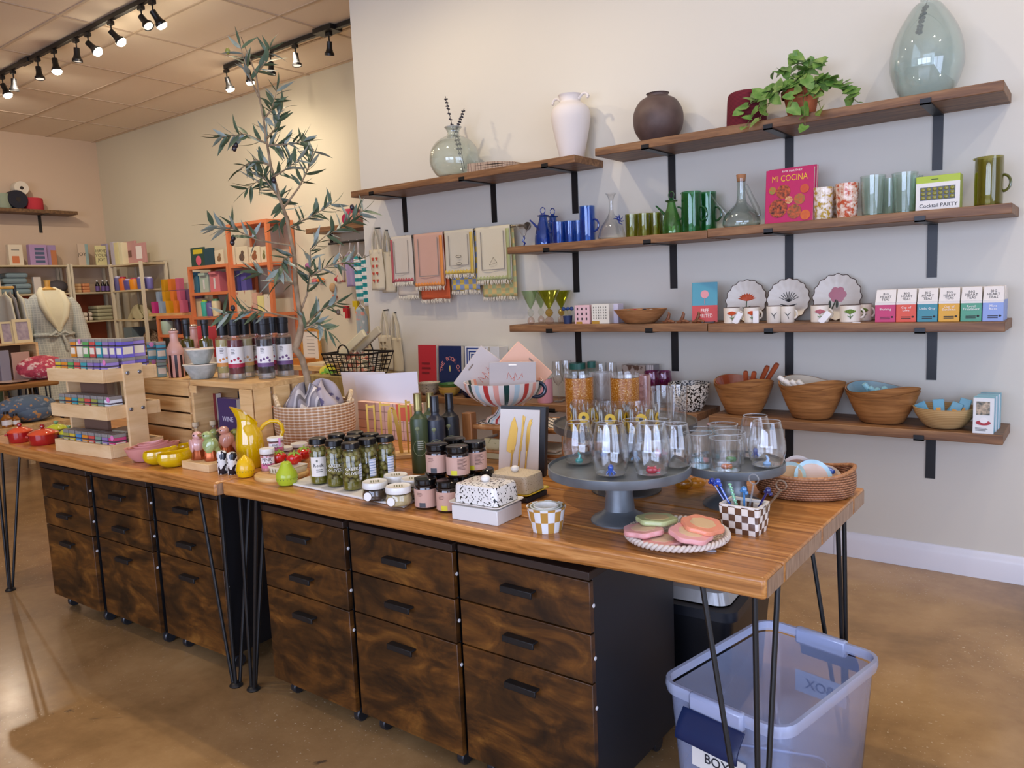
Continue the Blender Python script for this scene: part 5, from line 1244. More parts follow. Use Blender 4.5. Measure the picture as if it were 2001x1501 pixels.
for u, vb, lab, in ((399, 722, 'red and white seed packet behind the left olive oil bottle'), (420, 722, 'red and white seed packet right of the olive oil bottles')):
    x, y = T(u, vb, ZC1); y = min(y+.06, CY1-.02); x = xat(u, y, ZC1); t = thing('red_packet', lab, 'packet', (x, y, ZC1), face(x, y), 'red and white packets')
    h = zat(x, y, 637)-ZC1; G().prism([(-.016, 0), (.016, 0), (.022, h), (-.014, h)], -.006, .006, Matrix.Rotation(pi/2, 4, 'X')).obj('packet_body', M('#c9261c', .4), t, bevel=.002)
    G().box(-.017, -.0068, 0, .017, -.0062, h*.32).obj('white_band', M('#e3ddd8', .5), t, 0)
for k, (u, v, c, lab) in enumerate(((303, 737, '#c9b02a', 'yellow square tin on the crate beside the rack post'), (318, 738, '#7d9584', 'grey green square tin beside the yellow one on the crate'), (302, 737, '#2f95b0', 'teal tin stacked on the yellow tin'), (320, 738, '#2f95b0', 'teal tin stacked on the grey green tin'), (290, 728, '#6f63a8', 'violet tin behind the stacked teal tins'))):
    zz_ = ZC1+(.079 if k in (2, 3) else 0); x, y = T(u, v, ZC1); y = min(max(y+.03, C1.y+.035+(.06 if k == 4 else 0)), CY1-.05); x = xat(u, y, ZC1)
    t = dup(TIN0, (x, y, zz_), face(x, y), lab); mcol(kid(t, 'tin_body'), M(c, .4)); t['group'] = 'square tins on the crate'
    if k in (0, 2): G().lathe([(0, 0), (.010, 0), (.010, .001), (0, .001)], 14, mtx=Matrix.Translation((0, -.0285, .066)) @ Matrix.Rotation(pi/2, 4, 'X')).obj('round_tag', M('#dc7fb4', .5), t)
# ---------- behind the jars: gold rack, paper signs, stool with the striped bowl ----------
x, y = T(760, 898, TZ); y += .03
t = thing('gold_stand', 'gold wire stand with upright pins on a wooden base', 'stand', (x, y, TZ), face(x, y)); bw = pxm(150, x, y, TZ)/2
G().box(-bw*.95, -.035, 0, bw*.6, .05, .016).obj('base', PINEX, t, 0, bevel=.002)
hts = []
for u, vt in ((721, 787), (734, 789), (746, 785), (765, 795), (783, 790), (797, 783), (806, 792)):
    c = Matrix.Rotation(-face(x, y), 2) @ (Vector((xat(u, y, TZ+.1), y))-Vector((x, y))); h = zat(x, y, vt)-TZ; c.y = 0; hts.append((c.x, h))
    G().box(c.x-.0035, -.0035, .0, c.x+.0035, .0035, h).obj('pin', GOLD, t, 0)
for i, (a, h) in enumerate(hts[:-1]):
    if i in (0, 2, 4, 5): G().box(a, -.003, h-.014, hts[i+1][0], .003, h-.006).obj('flag', GOLD, t, 0)
x2, y2 = T(775, 893, TZ); y2 -= .005; ht = zat(x2, y2, 803)-TZ
t = thing('serving_tongs', 'gold serving tongs hanging from the gold wire stand', 'tongs', (x2, y2, TZ+.004), face(x2, y2, .0))
for s, pts in ((-1, [(-.012, ht), (-.016, ht*.7), (-.014, ht*.2)]), (1, [(.004, ht), (.016, ht*.55), (.024, 0.0)])):
    g = G(); v = []; f = []
    for i, (a, b) in enumerate(pts): v += [(a-.007, -.004, b), (a+.007, -.004, b), (a+.007, -.001, b), (a-.007, -.001, b)]
    for i in range(len(pts)-1):
        for q in range(4): f.append((4*i+q, 4*i+(q+1) % 4, 4*i+4+(q+1) % 4, 4*i+4+q))
    f += [(3, 2, 1, 0), tuple(4*(len(pts)-1)+q for q in range(4))]
    g.add(v, f).obj('arm', GOLD, t, 0)
G().tube(arc((-.004, -.0025, ht), .008, 0, pi, 8), .004, 8).obj('hinge', GOLD, t)
PLAID = pattern('stripeX', ['#dcb6a4', '#dcb6a4', '#dcb6a4', '#dcb6a4', '#dcb6a4', '#8f6a5c'], (32, 32, 32), .8)
x0, y0 = T(745, 870, TZ); y0 += .11; xl, xr = xat(700, y0, TZ+.1), xat(806, y0, TZ+.1); hp = zat((xl+xr)/2, y0, 788)-TZ
t = thing('gift_box', 'pink plaid box standing behind the gold stand', 'box', (xl, y0, TZ)); ww = xr-xl
G().box(0, 0, 0, ww, .07, hp).obj('box_body', M('#dcb6a4', .7), t, 0, bevel=.002)
g = G()
for k in range(1, 6): g.box(ww*k/6-.001, -.0008, 0, ww*k/6+.001, 0, hp)
for k in range(1, 4): g.box(0, -.0008, hp*k/4-.001, ww, 0, hp*k/4+.001)
g.obj('plaid_lines', M('#8f6a5c', .7), t, 0); G().box(ww*.72, -.0015, hp*.55, ww, -.0006, hp).obj('coral_card', M('#d9694f', .5), t, 0)
def sheet(lab, px, yv, zbot, th=.0015):
    P = [Vector((*[Wy(u, v, yv+d)[0] for _ in (0,)], yv+d, Wy(u, v, yv+d)[1])) for (u, v), d in px]
    P[0].z = P[1].z = zbot; c = sum(P, Vector())/4
    g = G().add([p-c for p in P], [(0, 1, 2, 3)]); o = g.obj('paper_sheet', M('#e6e4e6', .7), None, 0, loc=c, thick=th); tag(o, lab, 'paper', 'blank paper sheets behind the gold stand')
sheet('large blank white paper sheet standing behind the gold stand', [((699, 785), 0), ((819, 783), 0), ((815, 726), 0), ((692, 734), 0)], y0+.03, TZ+hp+.001)
sheet('narrow grey paper sheet at the left behind the white one', [((684, 830), 0), ((752, 786), .03), ((752, 727), .05), ((666, 727), .02)], y0+.078, TZ+.001)
# stool
sx0, sy0 = T(903, 905, TZ); sy0 += .05
t = thing('wooden_stool', 'small wooden stool with a woven seat under the striped bowl', 'stool', (sx0, sy0, TZ), .12)
sx1 = xat(1098, sy0, TZ+.1)-sx0; sd = .20; hz = zat(sx0, sy0, 806)-TZ; WB = wood('#7a4c26', '#a06a38', '#b98550', (8, 8, 1), .45, 3, 'stool wood')
for a in (0, sx1):
    for b_ in (0, sd): G().box(a-.020, b_-.018, 0, a+.020, b_+.018, hz+.0).obj('leg', WB, t, 0, bevel=.003)
hs = hz*.72
for b_ in (0, sd): G().tube([(.014, b_, hs), (sx1-.014, b_, hs)], .010, 10).tube([(.014, b_, hz*.22), (sx1-.014, b_, hz*.22)], .006, 10).obj('rail', WB if b_ == 0 else WB, t)
for a in (0, sx1): G().tube([(a, .014, hs), (a, sd-.014, hs)], .009, 10).tube([(a, .014, hz*.34), (a, sd-.014, hz*.34)], .006, 10).obj('rail', M('#9a948e', .5), t)
G().box(.02, .011, hs-.006, sx1-.02, sd-.011, hs+.010).obj('woven_seat', pattern('checker', ['#ddd3c4', '#2c2622'], (70, 70, 70), .8), t, 0, bevel=.004)
for k, (u, lab) in enumerate(((938, 'cream embroidered pouch leaning under the stool'), (1085, 'folded cream cloths stacked under the stool right end'))):
    if k == 0: tag(G().box(-.05, 0, 0, .05, .012, .075).obj('pouch', spots('#cfc08e', '#8d8a4c', 60, .62, .66, .8), None, loc=(sx0+.075, sy0+.05, TZ), rz=.1, bevel=.004), lab, 'pouch')
    else:
        g = G()
        for q in range(5): g.box(-.05, -.06, .012*q, .05, .06, .012*q+.010)
        tag(g.obj('folded_cloths', M('#d8cfb8', .9), None, loc=(sx0+sx1*.72, sy0+.10, TZ), rz=.1, bevel=.004), lab, 'cloth')
zs = TZ+hs+.0105
# striped bowl
bu = 995; bx0, by0 = xat(982, sy0+.10, zs), sy0+.10; Rr = pxm(156, bx0, by0, TZ+.2)/2; bH = zat(bx0, by0, 744)-zs
t = thing('pedestal_bowl', 'large striped pedestal bowl holding cutting boards', 'bowl', (bx0+.012, by0, zs), face(bx0, by0))
cols = ['#b03a36', '#d5cdc4', '#d59a8a', '#d5cdc4', '#24403c', '#d5cdc4', '#a9bfc4', '#d5cdc4']
STR = pattern('ring', cols, rough=.2, off=(6, 0, 0))
hb_ = bH*.40
G().lathe(wall_of([(Rr*.16, hb_-.004), (Rr*.42, hb_+.001), (Rr*.70, bH*.53), (Rr*.88, bH*.67), (Rr*.97, bH*.84), (Rr, bH)], .005), 64, cap=False).obj('bowl_body', STR, t, 60)
G().lathe([(0, 0), (Rr*.50, 0), (Rr*.46, .012), (Rr*.28, bH*.16), (Rr*.17, bH*.30), (Rr*.17, hb_+.004), (0, hb_+.004)], 40).obj('pedestal', STR, t, 60)
hdl = G().tube([(Rr*.80+.03*cos(q), -.012+.012*sin(q)*0-Rr*.35, bH*.80+.026*sin(q)) for q in [2*pi*i/20 for i in range(20)]], .007, 10, True).obj('ring_handle', M('#1d2433', .2), t)
def board(lab, u, v, wpx, hpx, rot, lean, dy, col, slot=True):
    z = zs+bH*.62; yv = by0+dy; x = xat(u, yv, TZ+.25); zc = Wy(u, v, yv)[1]; w_ = pxm(wpx, x, yv, zc); h_ = pxm(hpx, x, yv, zc)
    t = thing('cutting_board', lab, 'cutting board', (x, yv, zc), 0, 'cutting boards in the striped bowl'); t.rotation_euler = (lean, rot, face(x, yv))
    G().box(-w_/2, -.003, -h_/2, w_/2, .003, h_/2).obj('board_body', M(col, .45), t, 0, bevel=.006, seg=3)
    g = G()
    for q in range(5):
        g.tube([(-.02+.012*q, -.0035, -h_*.1+.01*sin(q*2)), (-.015+.012*q, -.0035, .0+.012*cos(q*3)), (-.005+.01*q, -.0035, -h_*.05)], .0009, 5)
    g.obj('coral_drawing', M('#c05a40', .5), t)
    G().tube([(-.014, -.0034, h_*.38), (.014, -.0034, h_*.38)], .0028, 8).obj('hand_slot', M('#f0ece4', .5) if slot else M('#8a7c70', .6), t)
board('peach cutting board standing on its corner at the back of the striped bowl', 1018, 730, 92, 88, .78, -.12, .075, '#d9a98c', False)
board('grey cutting board on its corner at the left of the striped bowl', 945, 735, 92, 78, -.9, -.10, .03, '#b7aca4', False)
board('grey rectangular cutting board at the front of the striped bowl', 1003, 735, 92, 56, .03, -.22, -.03, '#a8a09c', True)
# wire basket on a far stand is built with the background
# ---------- goods on the wall shelves ----------
YS = YA-.155
AQ = glass('#eef8f2', .02, 1.5, .28, '#d6e6da', name='aqua glass')
def lat(name, label, cat, u, w_, vt, z, prof, mat, y=YS, group=None, wall=.0025, n=32, extra=None, H=None, rad=None, cap=False):
    prof = smooth_prof(prof)
    parts = [('body', prof, mat, wall)] if not extra else [(('%s_body' % name.split('_')[-1]), prof, mat, wall)]+extra
    return turned(name, label, cat, u, w_, vt, parts, z, y=y, group=group, n=n, H=H, rad=rad)
def handle(t, R, z0, z1, out, mat, ang=0, r=.005):
    m = Matrix.Rotation(ang, 4, 'Z'); zm = (z0+z1)/2; h = (z1-z0)/2
    pts = [m @ Vector((R*.93+out*cos(a)*(1 if cos(a) > 0 else .2), 0, zm+h*sin(a))) for a in [pi/2-pi*i/10 for i in range(11)]]
    return G().tube([m @ Vector((R*.9, 0, z1))]+pts+[m @ Vector((R*.9, 0, z0))], r, 8).obj('handle', mat, t)
# -- top left
z = ZS[0]
t, x, y, R, H = lat('glass_vase', 'round pale green glass vase with dark dried stems', 'vase', 890, 98, 249, z+.006, [(.45, 0), (.72, .03), (.95, .2), (1, .36), (.93, .54), (.72, .70), (.40, .80), (.27, .84), (.25, .92), (.34, 1)], AQ, YA-.19, wall=.003, extra=[('rim', [(.33, .985), (.355, 1.0), (.33, 1.012), (.29, 1.0)], RIM_GLINT)])
tag(G().lathe([(0, 0), (R*.62, 0), (R*.66, .003), (0, .005)], 30).obj('round_mat', wood('#6f3f2a', '#94553a', '#a8694a', (10, 10, 10), .6, 4, 'mat'), None, loc=(x, y, z)), 'reddish brown round mat under the glass vase', 'mat')
SEED = M('#2b2732', .6)
def stem(par, pts, lab='dried_stem', nb=12, r=.007):
    g = G(); g.tube(pts, .0018, 6); rn = random.Random(len(pts)+nb)
    for i in range(nb):
        s = .25+.75*i/nb; k = s*(len(pts)-1); j = min(int(k), len(pts)-2); p = Vector(pts[j]).lerp(Vector(pts[j+1]), k-j)
        for q in range(4): a = 2*pi*(q/4)+i; g.ball(p+Vector((cos(a)*.007, sin(a)*.007, rn.uniform(-.004, .004))), r*rn.uniform(.5, .9), 7, 5)
    return g.obj(lab, SEED, par)
for i, (px, yy) in enumerate(((((905, 336), (898, 300), (888, 262), (876, 215), (870, 188)), 0), (((908, 330), (900, 290), (892, 255), (899, 235), (907, 212)), .01))):
    pts = []
    for (u, v) in px:
        X, Z = Wy(u, v, y+yy); pts.append(Vector((X-x, yy, Z-(z+.006))))
    st_ = thing('dried_stem', ('taller dark dried stem in the round glass vase', 'shorter dark dried stem in the round glass vase')[i], 'dried stem', (x, y, z+.006), 0, 'dried stems in glass'); stem(st_, pts, 'seed_heads', 13)
x0_, x1_ = xat(934, YS, z), xat(1034, YS, z); L = x1_-x0_
WOV = pattern('stripeX', ['#6b5548', '#c2ad98', '#8f7866', '#c2ad98'], (55, 55, 55), .8)
t = thing('folded_placemats', 'folded pile of striped woven placemats on the upper left shelf', 'placemats', (x0_, YS, z))
for k in range(2):
    def fn(s, q, k=k):
        a = q*pi if q < .5 else 0
        e = -pi/2-pi*0; th = pi/2+pi*q
        return (.02+.018*cos(th)-.0*k+ (L*.85 if False else 0), -.10+.2*s, .022+.02*sin(th)) 
    pass
g = G()
for k, (h, th) in enumerate(((.001, .018), (.0195, .018), (.038, .017))):
    pts = [(.004+.006*k, h+th*.5)]
    g.prism([(.022, h), (.009, h+th*.2), (.004+.003*k, h+th*.55), (.012, h+th), (L*.55, h+th*.9-.004*k), (L*(.98-.03*k), h+th*.55-.011*k), (L*(1-.03*k), h+th*.1-.011*k)], -.11, .11, Matrix.Rotation(pi/2, 4, 'X'))
g.obj('woven_mat', WOV, t, 40)
t, x, y, R, H = lat('white_urn', 'matt white two-handled ceramic urn on the upper left shelf', 'urn', 1118, 76, 186, z, [(.55, 0), (.60, .02), (.82, .32), (.98, .58), (1, .70), (.9, .80), (.62, .87), (.52, .90), (.54, .96), (.62, 1)], M('#dfd9d4', .75), YA-.13, wall=.006, extra=[])
for s in (0, pi): G().tube([Matrix.Rotation(s, 4, 'Z') @ Vector((a, 0, b)) for a, b in smooth_prof([(R*.52, H*.92), (R*.78, H*.985), (R*1.02, H*.96), (R*1.10, H*.86), (R*1.0, H*.70)], 5)], .0075, 10).obj('handle', M('#dfd9d4', .75), t)
# -- top right
z = ZS[1]
lat('brown_vase', 'round dark brown ceramic vase with a small mouth', 'vase', 1287, 97, 183, z, [(.45, 0), (.62, .03), (.92, .25), (1, .48), (.95, .66), (.75, .84), (.50, .92), (.42, .93), (.42, .98), (.46, 1)], M('#5d4a44', .55, n=(14, '#4e3d38')), YS, wall=.004)
BUR = pattern('stripeZ', ['#6f1424', '#571020'], (160, 160, 160), .9)
lat('yarn_spool', 'burgundy spool of yarn beside the ivy on the top shelf', 'yarn', 1459, 76, 180, z, [(0, 0), (.97, 0), (1, .04), (.97, .55), (.93, .85), (.85, .96), (.6, 1.0), (.3, .99), (0, .98)], BUR, YS, wall=0)
px_, py_ = xat(1566, YS-.02, z), YS-.02; Rp = pxm(76, px_, py_, z)/2; Hp = zat(px_, py_, 178)-z
t = thing('potted_ivy', 'trailing green ivy in a terracotta pot on the top shelf', 'plant', (px_, py_, z))
TER = M('#b5633a', .75, n=(30, '#a2552f'))
G().lathe(wall_of([(Rp*.62, 0), (Rp*.85, Hp*.78), (Rp*.98, Hp*.78), (Rp, Hp)], .005), 32, cap=False).obj('pot', TER, t)
G().lathe([(0, Hp*.9), (Rp*.92, Hp*.9), (0, Hp*.93)], 24).obj('soil', M('#33261c', .9), t)
G().lathe([(0, 0), (Rp*.85, 0), (Rp*.95, .012), (Rp*.9, .013), (Rp*.7, .004), (0, .004)], 32).obj('saucer', TER, t)
rnd = random.Random(5); g1, g2, gst = G(), G(), G()
def ivy(g, p, d, L, up):
    d = d.normalized(); sd = d.cross(up)
    if sd.length < 1e-4: sd = d.cross(Vector((0, 1, 0)))
    sd.normalize(); nn = sd.cross(d).normalized(); b = rnd.uniform(-.25, .35)
    shp = [(-.05, 0), (-.18, .32), (.10, .52), (.36, .40), (.60, .34), (1.0, 0)]
    top = [p+d*(L*a)+sd*(L*w_)+nn*(L*(.18*w_-b*a*a)) for a, w_ in shp[1:-1]]; bot = [p+d*(L*a)-sd*(L*w_)+nn*(L*(.18*w_-b*a*a)) for a, w_ in shp[1:-1]]
    mid = [p+d*(L*a)-nn*(L*b*max(a, 0)**2) for a in (0, .12, .36, .6)]; tipv = p+d*L-nn*(L*b)
    v = mid+top+bot+[tipv]; f = []
    for i in range(3): f += [(i, i+1, 5+i, 4+i), (i+1, i, 8+i, 9+i)]
    f += [(3, 12, 7), (12, 3, 11)]; g.add(v, f)
base = Vector((0, 0, Hp))
ends = [(-.19, -.10, .06), (-.165, -.14, -.02), (-.11, -.15, .0), (-.15, -.05, .13), (-.08, -.06, .21), (-.02, -.05, .27), (.03, -.02, .24), (.09, -.03, .22), (.12, -.06, .13), (.17, -.09, .07), (.21, -.10, .05), (.05, -.16, -.06), (.0, -.15, .03), (.10, -.15, .0), (-.04, -.12, .12), (.04, -.11, .14), (-.09, -.10, .10), (.0, .03, .19), (.14, .0, .12), (.08, -.12, .08), (-.06, -.02, .15), (.20, -.06, .02)]
for e in ends:
    e = Vector((e[0]*1.28, e[1], e[2]*1.12)); e.z = e.z*.92; m_ = base*.0+Vector((e.x*.45, e.y*.5, max(Hp, e.z)*.75+.06)); pts = [Vector((e.x*.1, e.y*.1, Hp*.95)), m_, e]
    gst.tube(pts, .0014, 5)
    for i in range(8):
        s = .25+.75*i/7; a = pts[0].lerp(pts[1], s*2) if s < .5 else pts[1].lerp(pts[2], s*2-1)
        d = Vector((rnd.gauss(0, 1)+e.x*3, rnd.gauss(0, .8)-.5, rnd.gauss(-.5, .5))); ivy(g1 if rnd.random() < .6 else g2, a+Vector((0, -.004, 0)), d, rnd.uniform(.038, .064), Vector((rnd.gauss(0, .5), -.8, .8)))
gst.obj('stems', M('#6f7a3c', .6), t); g1.obj('leaves', M('#4f7a2e', .45, n=(30, '#76994a')), t, 60); g2.obj('leaves', M('#8aa356', .45, n=(24, '#557a30')), t, 60)
lat('glass_demijohn', 'very large pale green glass demijohn at the right end of the top shelf', 'vase', 1809, 131, -6, z, [(.42, 0), (.62, .02), (.82, .12), (.97, .28), (1, .38), (.95, .52), (.80, .68), (.55, .83), (.36, .92), (.22, .955), (.20, 1)], glass('#e6f4f0', .02, 1.52, .42, '#cfe4e0', 'aqua demijohn'), YS-.0, wall=.004)
xd, yd = xat(1809, YS, z), YS
st_ = thing('dried_stem', 'dark dried stem hanging inside the large glass demijohn', 'dried stem', (xd, yd, z), 0); stem(st_, [Vector((Wy(u, v, yd)[0]-xd, 0, Wy(u, v, yd)[1]-z)) for u, v in ((1815, -8), (1806, 20), (1798, 50), (1795, 68))], 'seed_heads', 9, .009)
# -- second row
z = ZS[2]; COB = glass('#2f6fd0', .03, 1.5, .42, '#1c4fb0', 'cobalt glass'); COBD = M('#12307c', .12, coat=1)
t, x, y, R, H = turned('figure_goblet', 'small clear goblet with a blue seahorse stem at the left end', 'goblet', 1024, 33, 438, [('foot', [(0, 0), (.75, 0), (.7, .03), (.12, .06), (.12, .34)], CLEAR), ('bowl', [(.14, .44), (.3, .55), (.55, .75), (1, 1)], CLEAR, .0015)], z, y=YS-.06)
G().tube([(0, 0, H*.05), (.007, 0, H*.15), (-.006, 0, H*.26), (.006, 0, H*.38), (0, 0, H*.48)], [.004, .006, .006, .006, .004], 8).obj('blue_figure', COBD, t)
def cruet(u, w_, vt, lab, m, dm, spout=True, y=YS):
    t, x, y, R, H = turned('oil_cruet', lab, 'cruet', u, w_, vt, [('cruet_body', [(.9, 0), (1, .02), (.98, .2), (.82, .40), (.52, .60), (.42, .70), (.40, .74), (.62, .76)], m, .002), ('lid', [(0, .765), (.62, .768), (.66, .785), (.3, .81), (.2, .84), (0, .84)], dm)], z, y=y, group='coloured cruets')
    G().tube([(.0+.3*R*cos(q), 0, H*.91+H*.085*sin(q)) for q in [2*pi*i/16 for i in range(16)]], .0028, 6, True).obj('loop', dm, t)
    if spout: G().tube([(-R*.6, 0, H*.42), (-R*1.2, 0, H*.58), (-R*1.75, 0, H*.70)], [.008, .006, .004], 8).obj('spout', dm, t)
    handle(t, R*.75, H*.3, H*.62, R*.55, dm, 0, .004); return t
cruet(1063, 36, 405, 'blue glass cruet with a spout, left of the pair', COB, COBD, True, YS-.05); cruet(1082, 34, 407, 'blue glass cruet with a loop lid, behind the tumblers', COB, COBD, False, YS+.05)
def tumb(u, w_, vt, lab, m, grp, y=YS, tp=.95, name='coloured_tumbler'):
    return turned(name, lab, 'glass', u, w_, vt, [('cup', [(tp*.97, 0), (tp, .02), (1, 1)], m, .002), ('base', [(0, .001), (tp*.94, .001), (tp*.94, .05), (0, .05)], m)], z, y=y, group=grp)
for u, w_, vt, yy, lab in ((1093, 27, 434, YS-.07, 'blue tumbler in front of the two blue cruets'), (1114, 20, 432, YS-.06, 'blue tumbler in the middle of the blue row'), (1131, 20, 431, YS-.02, 'blue tumbler beside the blue pitcher')): tumb(u, w_, vt, lab, COB, 'blue glass tumblers', yy)
def pitcher(u, w_, vt, lab, m, dm, yy, ang=0, grp='straight glass pitchers', out=.03):
    t, x, y, R, H = turned('glass_pitcher', lab, 'pitcher', u, w_, vt, [('pitcher_body', [(.95, 0), (.98, .02), (1, .5), (.97, 1)], m, .003), ('base', [(0, .001), (.93, .001), (.93, .03), (0, .03)], m)], z, y=yy, group=grp)
    handle(t, R, H*.28, H*.62, out, dm, ang, .0055); G().ball((-R*.98, 0, H*.985), (.008, .006, .005), 10, 6).obj('lip', m, t); return t
pitcher(1149, 31, 403, 'blue glass pitcher with a round handle', COB, COBD, YS-.03)
t, x, y, R, H = lat('wine_decanter', 'clear flat-bottomed decanter with a blue octopus on its side', 'decanter', 1196, 54, 378, z, [(.7, 0), (.98, .03), (1, .08), (.75, .30), (.35, .48), (.16, .62), (.15, .80), (.24, .92), (.42, 1)], CLEAR, YS-.02, wall=.002, extra=[])
g = G().ball((R*.72, -.02, H*.44), (.011, .009, .012))
for i in range(6):
    a = -1.2+i*.75; g.tube([(R*.72, -.02, H*.42), (R*.72+.022*cos(a), -.024, H*.40+.018*sin(a)), (R*.72+.034*cos(a+.4), -.02, H*.40+.03*sin(a+.3))], [.005, .0035, .0015], 6)
g.obj('octopus_figure', COBD, t)
OLV = glass('#8f8f2a', .03, 1.5, .40, '#6f7418', 'olive glass'); OLD = M('#4f5312', .15, coat=1)
for u, w_, vt, yy, lab in ((1235, 25, 419, YS-.06, 'yellow green tumbler at the left beside the octopus decanter'), (1259, 25, 417, YS-.05, 'olive green tumbler second in the row'), (1281, 24, 416, YS-.01, 'olive green tumbler third in the row'), (1299, 20, 415, YS+.03, 'olive green tumbler behind the green cruet')): tumb(u, w_, vt, lab, OLV, 'olive green tumblers', yy)
GRN = glass('#2f8f4a', .03, 1.5, .40, '#146b30', 'green glass'); GRD = M('#0c4a22', .12, coat=1); GRL = glass('#7fbf6a', .03, 1.5, .35, '#3f8f3c', 'light green glass')
cruet(1313, 38, 374, 'green glass cruet with a long spout', GRL, GRD, True, YS-.07)
pitcher(1352, 40, 375, 'deep green glass pitcher in front, beside the green cruet', GRN, GRD, YS-.04); pitcher(1384, 34, 376, 'deep green glass pitcher behind, at the end of its shelf', GRN, GRD, YS+.05)
z = ZS[3]
t, x, y, R, H = lat('glass_porron', 'clear glass wine porron with a long spout and cork', 'porron', 1449, 72, 349, z, [(.7, 0), (.95, .03), (1, .12), (.88, .26), (.55, .40), (.28, .52), (.22, .70), (.24, 1)], glass('#dceae4', .02, 1.5, 0, name='porron glass'), YS-.05, wall=.0025, extra=[('cork', [(0, .94), (.22, .94), (.26, 1.08), (0, 1.08)], M('#a5744f', .8))])
G().tube([(-R*.72, 0, H*.22), (-R*1.1, 0, H*.40), (-R*1.45, 0, H*.58), (-R*1.72, 0, H*.74)], [.022, .013, .007, .004], 12).obj('spout', glass('#dceae4', .02, 1.5, 0, name='porron glass'), t)
G().tube([(R*.25, 0, H*.85), (R*.55, 0, H*.6), (R*.85, 0, H*.35), (R*.95, 0, H*.2)], [.010, .012, .014, .012], 10).obj('handle', glass('#dceae4', .02, 1.5, 0, name='porron glass'), t)
def standbook(lab, u0, u1, vt, y, z, th, col, lean=-.12, grp=None, name='book', cat='book'):
    xa_, xb_ = xat(u0, y, z+.1), xat(u1, y, z+.1); h = zat((xa_+xb_)/2, y+.02, vt)-z; w_ = xb_-xa_
    t = thing(name, lab, cat, (xa_, y, z), 0, grp); t.rotation_euler.x = lean
    G().box(.002, .002, .002, w_-.003, th-.002, h-.002).obj('pages', M('#e6dfd0', .8), t, 0)
    G().box(0, 0, 0, w_, .002, h).box(0, th-.002, 0, w_, th, h).box(0, 0, 0, .002, th, h).obj('cover', M(col, .35), t, 0, bevel=.0006)
    return t, w_, h
def disc(t, name, x, zz_, r, mat, d=-.0012, sq=1): return G().lathe([(0, 0), (r, 0), (r, .0008), (0, .0008)], 24, mtx=Matrix.Translation((x, d, zz_)) @ Matrix.Rotation(pi/2, 4, 'X') @ Matrix.Diagonal((1, sq, 1, 1))).obj(name, mat, t)
for k in (1, 0):
    t, w_, h = standbook(('pink MI COCINA cookbook with food bowls on its cover', 'second copy of the pink cookbook just behind the front one')[k], 1494+6*k, 1588+5*k, 328-2*k, YS-.085+.028*k, z, .024, '#b81f5c', -.10, 'pink cookbooks')
    if k == 0:
        text(t, 'MI COCINA', h*.16, (w_*.5, -.0006, h*.82), FRONT, M('#e0b52a', .4), sx=.78); text(t, 'RICK MARTÍNEZ', h*.05, (w_*.55, -.0006, h*.95), FRONT, M('#f0e0d8', .4))
        for i, (a, b, r, c) in enumerate(((.38, .58, .13, '#5a2a1c'), (.72, .42, .10, '#8a6a3a'), (.28, .28, .17, '#3a1c18'), (.62, .20, .13, '#6a4a2a'), (.50, .42, .07, '#c9b27a'), (.82, .60, .08, '#c2402a'), (.15, .62, .07, '#7a8a3a'), (.85, .12, .09, '#d0661f'))):
            disc(t, 'bowl_picture', w_*a, h*b, h*r, M(c, .4, n=(90, '#c2572a')), -.0006-.0002*i)
SPG = spots('#d3c2ac', '#b5622c', 70, .52, .56, .15, '#e6e0d2')
for u, w_, vt, yy, c, lab in ((1609, 38, 367, YS-.05, ('#d9cdbb', '#b89a3a', '#efe9df'), 'cream speckled tumbler right of the pink cookbook'), (1635, 26, 366, YS+.06, ('#c9a98a', '#a8622c', '#e0d0b8'), 'amber speckled tumbler half hidden between the two front ones'), (1655, 43, 359, YS-.06, ('#d9b49c', '#c25a3a', '#ecd8c8'), 'coral speckled tumbler in front')):
    tumb(u, w_, vt, lab, spots(c[0], c[1], 60, .54, .58, .12, c[2]), 'speckled tumblers', yy, .86, 'speckled_tumbler')
PG = glass('#d3e8dc', .03, 1.5, .25, '#bfdccf', 'seafoam glass')
for u, w_, vt, yy, lab in ((1705, 46, 344, YS-.06, 'tall pale green glass right of the coral speckled tumbler'), (1738, 28, 349, YS+.02, 'pale green glass standing between the two front ones'), (1767, 47, 338, YS-.05, 'tall pale green glass beside the cocktail pick box'), (1786, 30, 344, YS+.07, 'pale green glass hidden behind the cocktail pick box')):
    tumb(u, w_, vt, lab, PG, 'tall pale green glasses', yy, .82, 'pale_green_glass')
x0_, x1_ = xat(1789, YS-.09, z), xat(1875, YS-.09, z); w_ = x1_-x0_; h = zat(x0_, YS-.09, 347)-z
t = thing('cocktail_box', 'white and lime gift box of olive cocktail picks', 'box', (x0_, YS-.09, z), .0)
G().box(0, 0, 0, w_, .075, h).obj('box_body', M('#a9bf1f', .4), t, 0, bevel=.001); G().box(.0, -.0012, 0, w_, 0, h*.80).obj('white_front', M('#e4e2dc', .5), t, 0)
G().box(w_*.10, -.0018, h*.30, w_*.90, -.0013, h*.68).obj('window', M('#3a3a34', .3), t, 0)
for i in range(6):
    for j in range(3): G().ball((w_*(.17+.132*i), -.003, h*(.37+.12*j)), (.0085, .003, .0075), 12, 8).obj('olive_pick', M('#8d8a3a', .25), t)
text(t, 'Cocktail PARTY', h*.15, (w_*.52, -.0016, h*.14), FRONT, INK)
flines(t, w_*.35, w_*.6, h*.87, h*.92, 1, M('#3f5212', .5))
t = pitcher(1931, 50, 307, 'olive amber glass mug at the right end of its shelf', glass('#8c8428', .03, 1.5, .45, '#6f6a18', 'amber glass'), OLD, YS-.06, 0, 'straight glass pitchers', .026)
